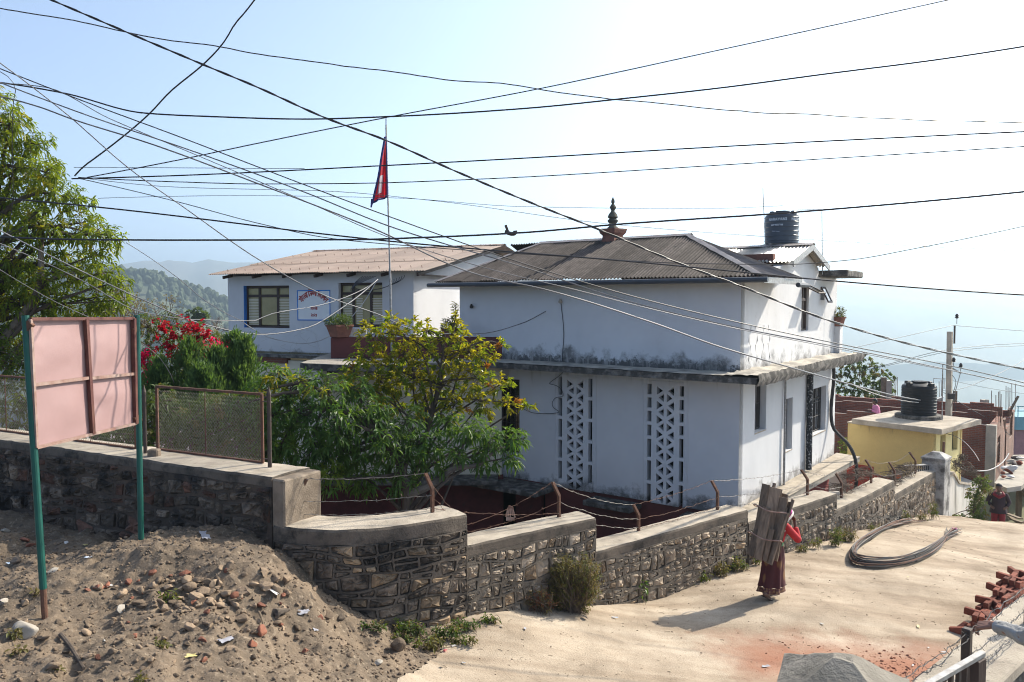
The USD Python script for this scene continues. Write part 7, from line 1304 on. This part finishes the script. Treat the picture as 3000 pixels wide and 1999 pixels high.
wr2 = wr + (el - wr) * .16; sl = [wr2, wr2 + (el - wr2) * .25 + V3(0, 0, .006), wr2 + (el - wr2) * .55, el, el + (shd - el) * .35, el + (shd - el) * .7, shd]; sp = spline(sl, 8); rr0 = np.interp(np.linspace(0, 1, len(sp)), [0, .08, .3, .5, 1], [.040, .043, .056, .072, .085]); mm = MB().tube(sp, rr0, 22, False); v, f = mm.mesh(); tt = np.repeat(np.arange(len(sp)), 22) / 22; axc = np.repeat(sp, 22, 0); fold = np.sin(v @ V3(95, 30, 60) + 5 * meshkit.fbm(v * 14, 2, 3)) * .007 + (meshkit.fbm(v * 30, 3, 9) - .5) * .03; v = v + (v - axc) / (np.linalg.norm(v - axc, axis=1, keepdims=True) + 1e-9) * fold[:, None]
part(pa_, 'sleeve', (v, f), 'cloth_grey', True); part(pa_, 'cuff', MB().tube([wr2 - (el - wr2) * .03, wr2 + (el - wr2) * .10], .0425, 22, False), 'cloth_grey', True, label='pale cuff at the wrist'); part(pa_, 'shirt', body([[(shd, .10), (tor, .16)], [(tor, .17), (tor - UP * .55, .16)]]), 'cloth_grey', True)
for e in (-1, 1): part(pa_, 'trouser_leg', body([[(tor - UP * .5 + V3(0, e * .08, 0), .12), (tor - UP * 1.3 + V3(0, e * .1, 0), .08)]]), 'cloth_dark', True)
part(pa_, 'hair', body([[(tor + UP * .36, .096), (tor + UP * .31 + V3(.03, 0, 0), .09)]]), 'hair', True)

# ================================================================ bundle of iron rods bent into a U on the road
def road_pt(x, y, lift=.02): p = foot(x, y); p[2] += lift; return p
ub = [(2660, 1530), (2590, 1556), (2540, 1585), (2508, 1612), (2497, 1640), (2512, 1658), (2560, 1664), (2620, 1660), (2680, 1645), (2730, 1618), (2765, 1590), (2793, 1562)]
rd_ = thing('rod_bundle', 'U-shaped bundle of long iron rods lying on the road', 'iron rods', road_pt(2560, 1650)); UP_ = np.array([road_pt(*q) for q in ub]); rs = np.random.RandomState(8); c0 = UP_[:, :2].mean(0)
for k in range(46):
    q = rs.normal(size=2); t = np.linspace(0, 1, len(UP_)); wd = .045 + .065 * np.sin(t * np.pi) ** 2; o = (UP_ - np.r_[c0, 0]); o[:, 2] = 0; o /= np.linalg.norm(o, axis=1, keepdims=True)
    P = UP_ + o * (q[0] * wd * .8)[:, None] + UP * (np.abs(q[1]) * .045 + .01 + .03 * np.sin(t * np.pi) ** 2 * np.abs(q[1]))[:, None] + rs.normal(size=UP_.shape) * .008; P[0] += rs.normal(size=3) * [.15, .1, 0]; P[-1] += rs.normal(size=3) * [.08, .08, 0]
    part(rd_, 'rod', MB().tube(spline(P, 6), .0085, 5), 'steel_bar' if k % 4 else 'rust_metal')
for q in (2, 5, 8, 10): c = UP_[q] + UP * .04; g = np.linspace(0, 6.28, 12); o = UP_[q] - np.r_[c0, UP_[q][2]]; o /= np.linalg.norm(o); part(rd_, 'tie', MB().tube(np.array([c + o * .11 * math.cos(a) + UP * .06 * math.sin(a) for a in g]), .006, 4), 'dark_metal')
one('pink_rag', rock(5, .06, .5, 2, .9)[0] * 1.0 + UP_[-1] + UP * .05 if False else (rock(5, .07, .6, 2, .9)[0] + UP_[-1] + V3(.05, .05, .06), rock(5, .07, .6, 2, .9)[1]), 'cloth_pink', 'pink rag tied to the right end of the iron rods', 'rag')

# ================================================================ stones, rubble and litter
def lay(seed, px_, py_, size, mat, label, name='stone', cat='stone', flat=.6, sink=.35, group=None, rough=.3):
    v, f = rock(seed, size, flat, 2, rough); p = foot(px_, py_); one(name, (v + p + UP * size * flat * (1 - sink) * .8, f), mat, label, cat, group, smooth=30)
BIG = [(75, 1860, .125, 'boulder', .85, 'rounded white boulder at the left edge by the green post'), (1166, 1905, .105, 'rubble', .85, 'big pale rounded stone at the foot of the dirt heap beside the road'), (150, 1680, .075, 'boulder', .55, 'pale flat stone beside the left green post'), (405, 1770, .085, 'rubble', .5, 'flat slab-like stone left of the small green weed'), (290, 1724, .055, 'rubble_red', .6, 'broken brick lump on the left side of the heap'), (355, 1792, .075, 'boulder', .6, 'knobbly pale stone below the flat slab'), (555, 1728, .08, 'rubble', .6, 'grey-brown stone in the middle of the stone pile'), (585, 1706, .07, 'rubble', .7, 'upper block in the stone pile on the heap'), (625, 1716, .06, 'rubble', .7, 'round stone right of the upper block'), (712, 1736, .075, 'rubble', .6, 'angular stone near the white rag'), (690, 1760, .085, 'rubble', .35, 'flat pale slab at the right end of the stone pile'), (767, 1858, .075, 'rubble_red', .8, 'brownish egg-shaped stone low on the heap'), (820, 1800, .11, 'dark_stone', .55, 'dark sooty stone right of the white rag'), (765, 1778, .05, 'rubble_red', .7, 'small reddish stone beside the white rag'), (558, 1842, .065, 'rubble', .8, 'stone standing below the stone pile'), (150, 1960, .07, 'rubble', .7, 'brown stone at the bottom of the heap'), (442, 1938, .05, 'rubble', .7, 'small upright stone low on the heap'), (960, 1805, .09, 'rubble', .35, 'long thin slab right of the ashes'), (1000, 1815, .08, 'dark_stone', .5, 'flat stone against the curved wall foot'), (985, 1835, .075, 'rubble', .35, 'pale flat stone on the dark earth near the wall'), (905, 1680, .11, 'dark_stone', .6, 'dark boulder leaning on the curved wall'), (960, 1735, .09, 'dark_stone', .7, 'second dark boulder at the wall foot'), (840, 1706, .085, 'rubble', .8, 'stacked stone at the right flank of the heap'), (805, 1702, .065, 'rubble', .7, 'stone beside the stacked stone'), (1125, 1925, .05, 'rubble', .7, 'small stone just left below the big pale stone'), (1110, 1945, .055, 'boulder', .6, 'grey stone below the big pale stone'), (1198, 1905, .05, 'rubble', .6, 'brown stone touching the big pale stone'), (1270, 1920, .06, 'rubble', .4, 'flat stone between weeds by the road'), (50, 1645, .08, 'dark_stone', .6, 'dark stone in the shaded hollow at left'), (15, 1560, .10, 'boulder', .5, 'pale stone at the left edge in the shade'), (90, 1600, .07, 'rubble_red', .5, 'brick fragment in the shaded hollow'), (75, 1585, .08, 'rubble_red', .5, 'larger brick fragment in the shaded hollow'), (10, 1770, .07, 'boulder', .6, 'pale stone cut by the left picture edge'), (70, 1775, .06, 'rubble', .8, 'upright stone left of the green post foot')]
for k, (x, y, s, mt, fl_, lb) in enumerate(BIG): lay(200 + k, x, y, s, mt, lb, flat=fl_)
rs = np.random.RandomState(77)
for k in range(230):
    x, y = (rs.normal(590, 120), rs.normal(1745, 40)) if k < 90 else (rs.normal(640, 210), rs.normal(1800, 70)) if k < 150 else (rs.uniform(20, 1050), rs.uniform(1690, 1990))
    if not (0 < x < 1100 and 1600 < y < 1995): continue
    lay(300 + k, x, y, rs.uniform(.022, .06) if k > 60 else rs.uniform(.035, .085), 'rubble' if rs.rand() < .85 else 'rubble_red', 'small brown stone lying on the dirt heap', 'stone', 'stone', .65, .55, 'small stones strewn over the dirt heap')
m = MB(); ic = trimesh.creation.icosphere(0, 1.0); n = 9000; X_ = rs.uniform(-8, -.9, n * 2); Y_ = rs.uniform(6.4, 12.2, n * 2); from_ = MOUND.intersection(ROADSIDE.buffer(-.15))
from shapely import contains_xy
ok = contains_xy(from_, X_, Y_) & (rs.rand(n * 2) < .35 + .65 * meshkit.fbm(np.stack([X_ * 1.2, Y_ * 1.2, 0 * X_], 1), 3, 5)); X_, Y_ = X_[ok][:n], Y_[ok][:n]; Z_ = zmound(X_, Y_) if False else zmound(X_[:, None], Y_[:, None])[:, 0]
for x, y, z in zip(X_, Y_, Z_): s = .007 + .024 * rs.rand() ** 3; m.add(ic.vertices * (1 + .4 * (rs.rand(12, 1) - .5)) * [s, s * .8, s * .65] + [x, y, z + s * .2], ic.faces)
one('gravel', m, 'rubble', kind='stuff')
m = MB(); n = 1500; t = rs.rand(n); X_ = rs.uniform(-1, 12, n); Y_ = rs.uniform(7.5, 21, n); ok = contains_xy(ROADSIDE.difference(MOUND).buffer(-.2), X_, Y_); X_, Y_ = X_[ok], Y_[ok]; Z_ = zmound(X_[:, None], Y_[:, None])[:, 0]
for x, y, z in zip(X_, Y_, Z_): s = .005 + .012 * rs.rand() ** 3; m.add(ic.vertices * (1 + .4 * (rs.rand(12, 1) - .5)) * [s, s * .8, s * .6] + [x, y, z + s * .2], ic.faces)
one('road_grit', m, 'rubble', kind='stuff')
def scrap(px_, py_, w, h, mat, label, seed, lift=.012, cat='litter', name='litter', stand=0., ang=None):
    rs = np.random.RandomState(seed); p = foot(px_, py_); g = np.linspace(-.5, .5, 9); U, V = np.meshgrid(g, g, indexing='ij'); a = rs.uniform(0, 3.1) if ang is None else ang; c, s = math.cos(a), math.sin(a); edge = 1 + 1.1 * (meshkit.fbm(np.stack([U * 3, V * 3, U * 0 + seed], -1), 2, seed) - .5)
    x, y = U * w * edge, V * h * edge; z = .35 * min(w, h) * (meshkit.fbm(np.stack([U * 2.5, V * 2.5, U * 0 + seed * 3], -1), 3, seed) - .3)
    Q = np.stack([x * c - y * s * (1 - stand), x * s + y * c * (1 - stand), np.abs(z) + y * stand + h * .5 * stand], -1); one(name, MB().grid(Q + p + UP * lift), mat, label, cat, smooth=True)
for k, (x, y, w, h, mt, st, lb) in enumerate([(600, 1572, .50, .14, 'litter_grey', .15, 'long grey-white rag lying along the top of the dirt heap'), (800, 1742, .26, .16, 'litter_white', .3, 'crumpled white plastic sheet in the middle of the heap'), (560, 1926, .13, .09, 'litter_yellow', .1, 'yellow wrapper lying on the heap'), (890, 1800, .16, .12, 'litter_grey', .3, 'grey plastic scrap by the ashes'), (925, 1850, .12, .09, 'litter_grey', .2, 'pale plastic scrap near the flat stone'), (1713, 1813, .13, .09, 'litter_white', .6, 'white paper standing at the foot of the pale shrub'), (1800, 1812, .11, .06, 'litter_blue', .1, 'blue and white wrapper on the road edge'), (1470, 1838, .07, .05, 'litter_white', .2, 'small white scrap left of the brown dry shrub'), (1538, 1845, .08, .05, 'litter_grey', .2, 'grey scrap under the brown dry shrub'), (1330, 1895, .07, .05, 'litter_white', .1, 'white scrap among the sunlit weed clumps'), (1297, 1955, .05, .07, 'litter_white', .4, 'white scrap on the road near the big pale stone'), (1358, 1945, .06, .04, 'litter_white', .1, 'tiny white scrap on the road'), (1305, 1908, .06, .05, 'petal_pink', .1, 'pink scrap by the weeds'), (2408, 1830, .07, .05, 'litter_white', .1, 'white paper lying on the road below the planks'), (2305, 1932, .08, .05, 'leaf_young', .1, 'pale green leaf-like scrap on the road'), (2243, 1955, .12, .06, 'litter_grey', .15, 'flattened grey scrap on the near road'), (2690, 1838, .14, .05, 'litter_yellow', .1, 'pale dry leaf on the red dust'), (2765, 1913, .08, .05, 'litter_white', .1, 'white shard on the red dust near the wall'), (2675, 1952, .06, .04, 'litter_white', .1, 'second white shard on the red dust'), (2720, 1900, .05, .03, 'litter_white', .1, 'third tiny white shard on the red dust'), (320, 1720, .08, .05, 'litter_white', .2, 'white scrap on the left flank of the heap'), (307, 1880, .05, .03, 'litter_white', .3, 'bright white chip low on the heap'), (195, 1595, .06, .09, 'litter_white', .4, 'white scrap in the shaded hollow'), (260, 1635, .12, .05, 'litter_blue', .1, 'blue wrapper in the shaded hollow'), (250, 1600, .10, .08, 'litter_yellow', .1, 'yellowish wrapper in the shaded hollow'), (25, 1655, .14, .06, 'litter_blue', .2, 'pale blue rag at the left edge in the shade'), (660, 1880, .12, .22, 'litter_grey', .1, 'dirty rag hanging down the heap'), (685, 1608, .07, .05, 'litter_grey', .2, 'grey scrap near the top of the heap'), (2940, 1547, .09, .04, 'litter_white', .1, 'white scrap at the road crest'), (2660, 1692, .08, .02, 'litter_yellow', .1, 'pale straw on the road below the rods')]): scrap(x, y, w * .8, h * .75, mt, lb, 400 + k, stand=st)
v, f = rock(901, .06, .5, 2, .3); p = foot(2450, 1622); 
for (a, b, w, lb) in (((178, 1868), (245, 1965), .035, 'charred stick lying on the left part of the heap'), ((758, 1800), (772, 1838), .02, 'pale split stick by the ashes'), ((420, 1745), (470, 1742), .02, 'thin stick left of the small green weed')):
    p, q = foot(*a), foot(*b); one('stick', MB().tube(spline([p + UP * .03, (p + q) / 2 + UP * .05, q + UP * .02], 4), [w * .7, w * .5], 7), 'bark' if w > .03 else 'pole_wood', lb, 'stick', smooth=40)
# red brick dust spilt on the road by the stack: a thin layer of its own
def red_amount(X, Y):
    c = V3(4.6, 10.1); q = np.stack([X - c[0], Y - c[1]], -1); a = q @ np.array([.75, .66]); b = q @ np.array([-.66, .75]); return np.exp(-(a / 1.9) ** 2 - ((b - .1) / .8) ** 2) + .5 * (meshkit.fbm(np.stack([X * 1.6, Y * 1.6, 0 * X], -1), 4, 21) - .5)
m = MB(); n = 5200; X_ = rs.normal(4.7, 1.3, n); Y_ = rs.normal(10.0, .95, n); ok = (red_amount(X_, Y_) > rs.uniform(.15, .9, n)) & contains_xy(ROADSIDE, X_, Y_); X_, Y_ = X_[ok], Y_[ok]; Z_ = zmound(X_[:, None], Y_[:, None])[:, 0]
for x, y, z in zip(X_, Y_, Z_): s = .006 + .022 * rs.rand() ** 4; m.add(ic.vertices * (1 + .5 * (rs.rand(12, 1) - .5)) * [s, s * .8, s * .55] + [x, y, z + s * .2], ic.faces)
one('brick_crumbs', m, 'rubble_red', kind='stuff')

m = MB(); n = 700; X_ = rs.uniform(-1, 12.5, n); Y_ = rs.uniform(7.8, 21.5, n); ok = contains_xy(ROADSIDE.difference(MOUND).buffer(-.15), X_, Y_)
for x, y in zip(X_[ok], Y_[ok]): a = rs.uniform(0, 6.28); L = rs.uniform(.02, .09); p = V3(x, y, zm(x, y) + .008); d = V3(math.cos(a), math.sin(a), rs.normal() * .08) * L; m.tube([p, p + d * .5 + UP * .006, p + d], [.0035, .002], 4, False)
one('straw', m, 'pole_wood', kind='stuff')
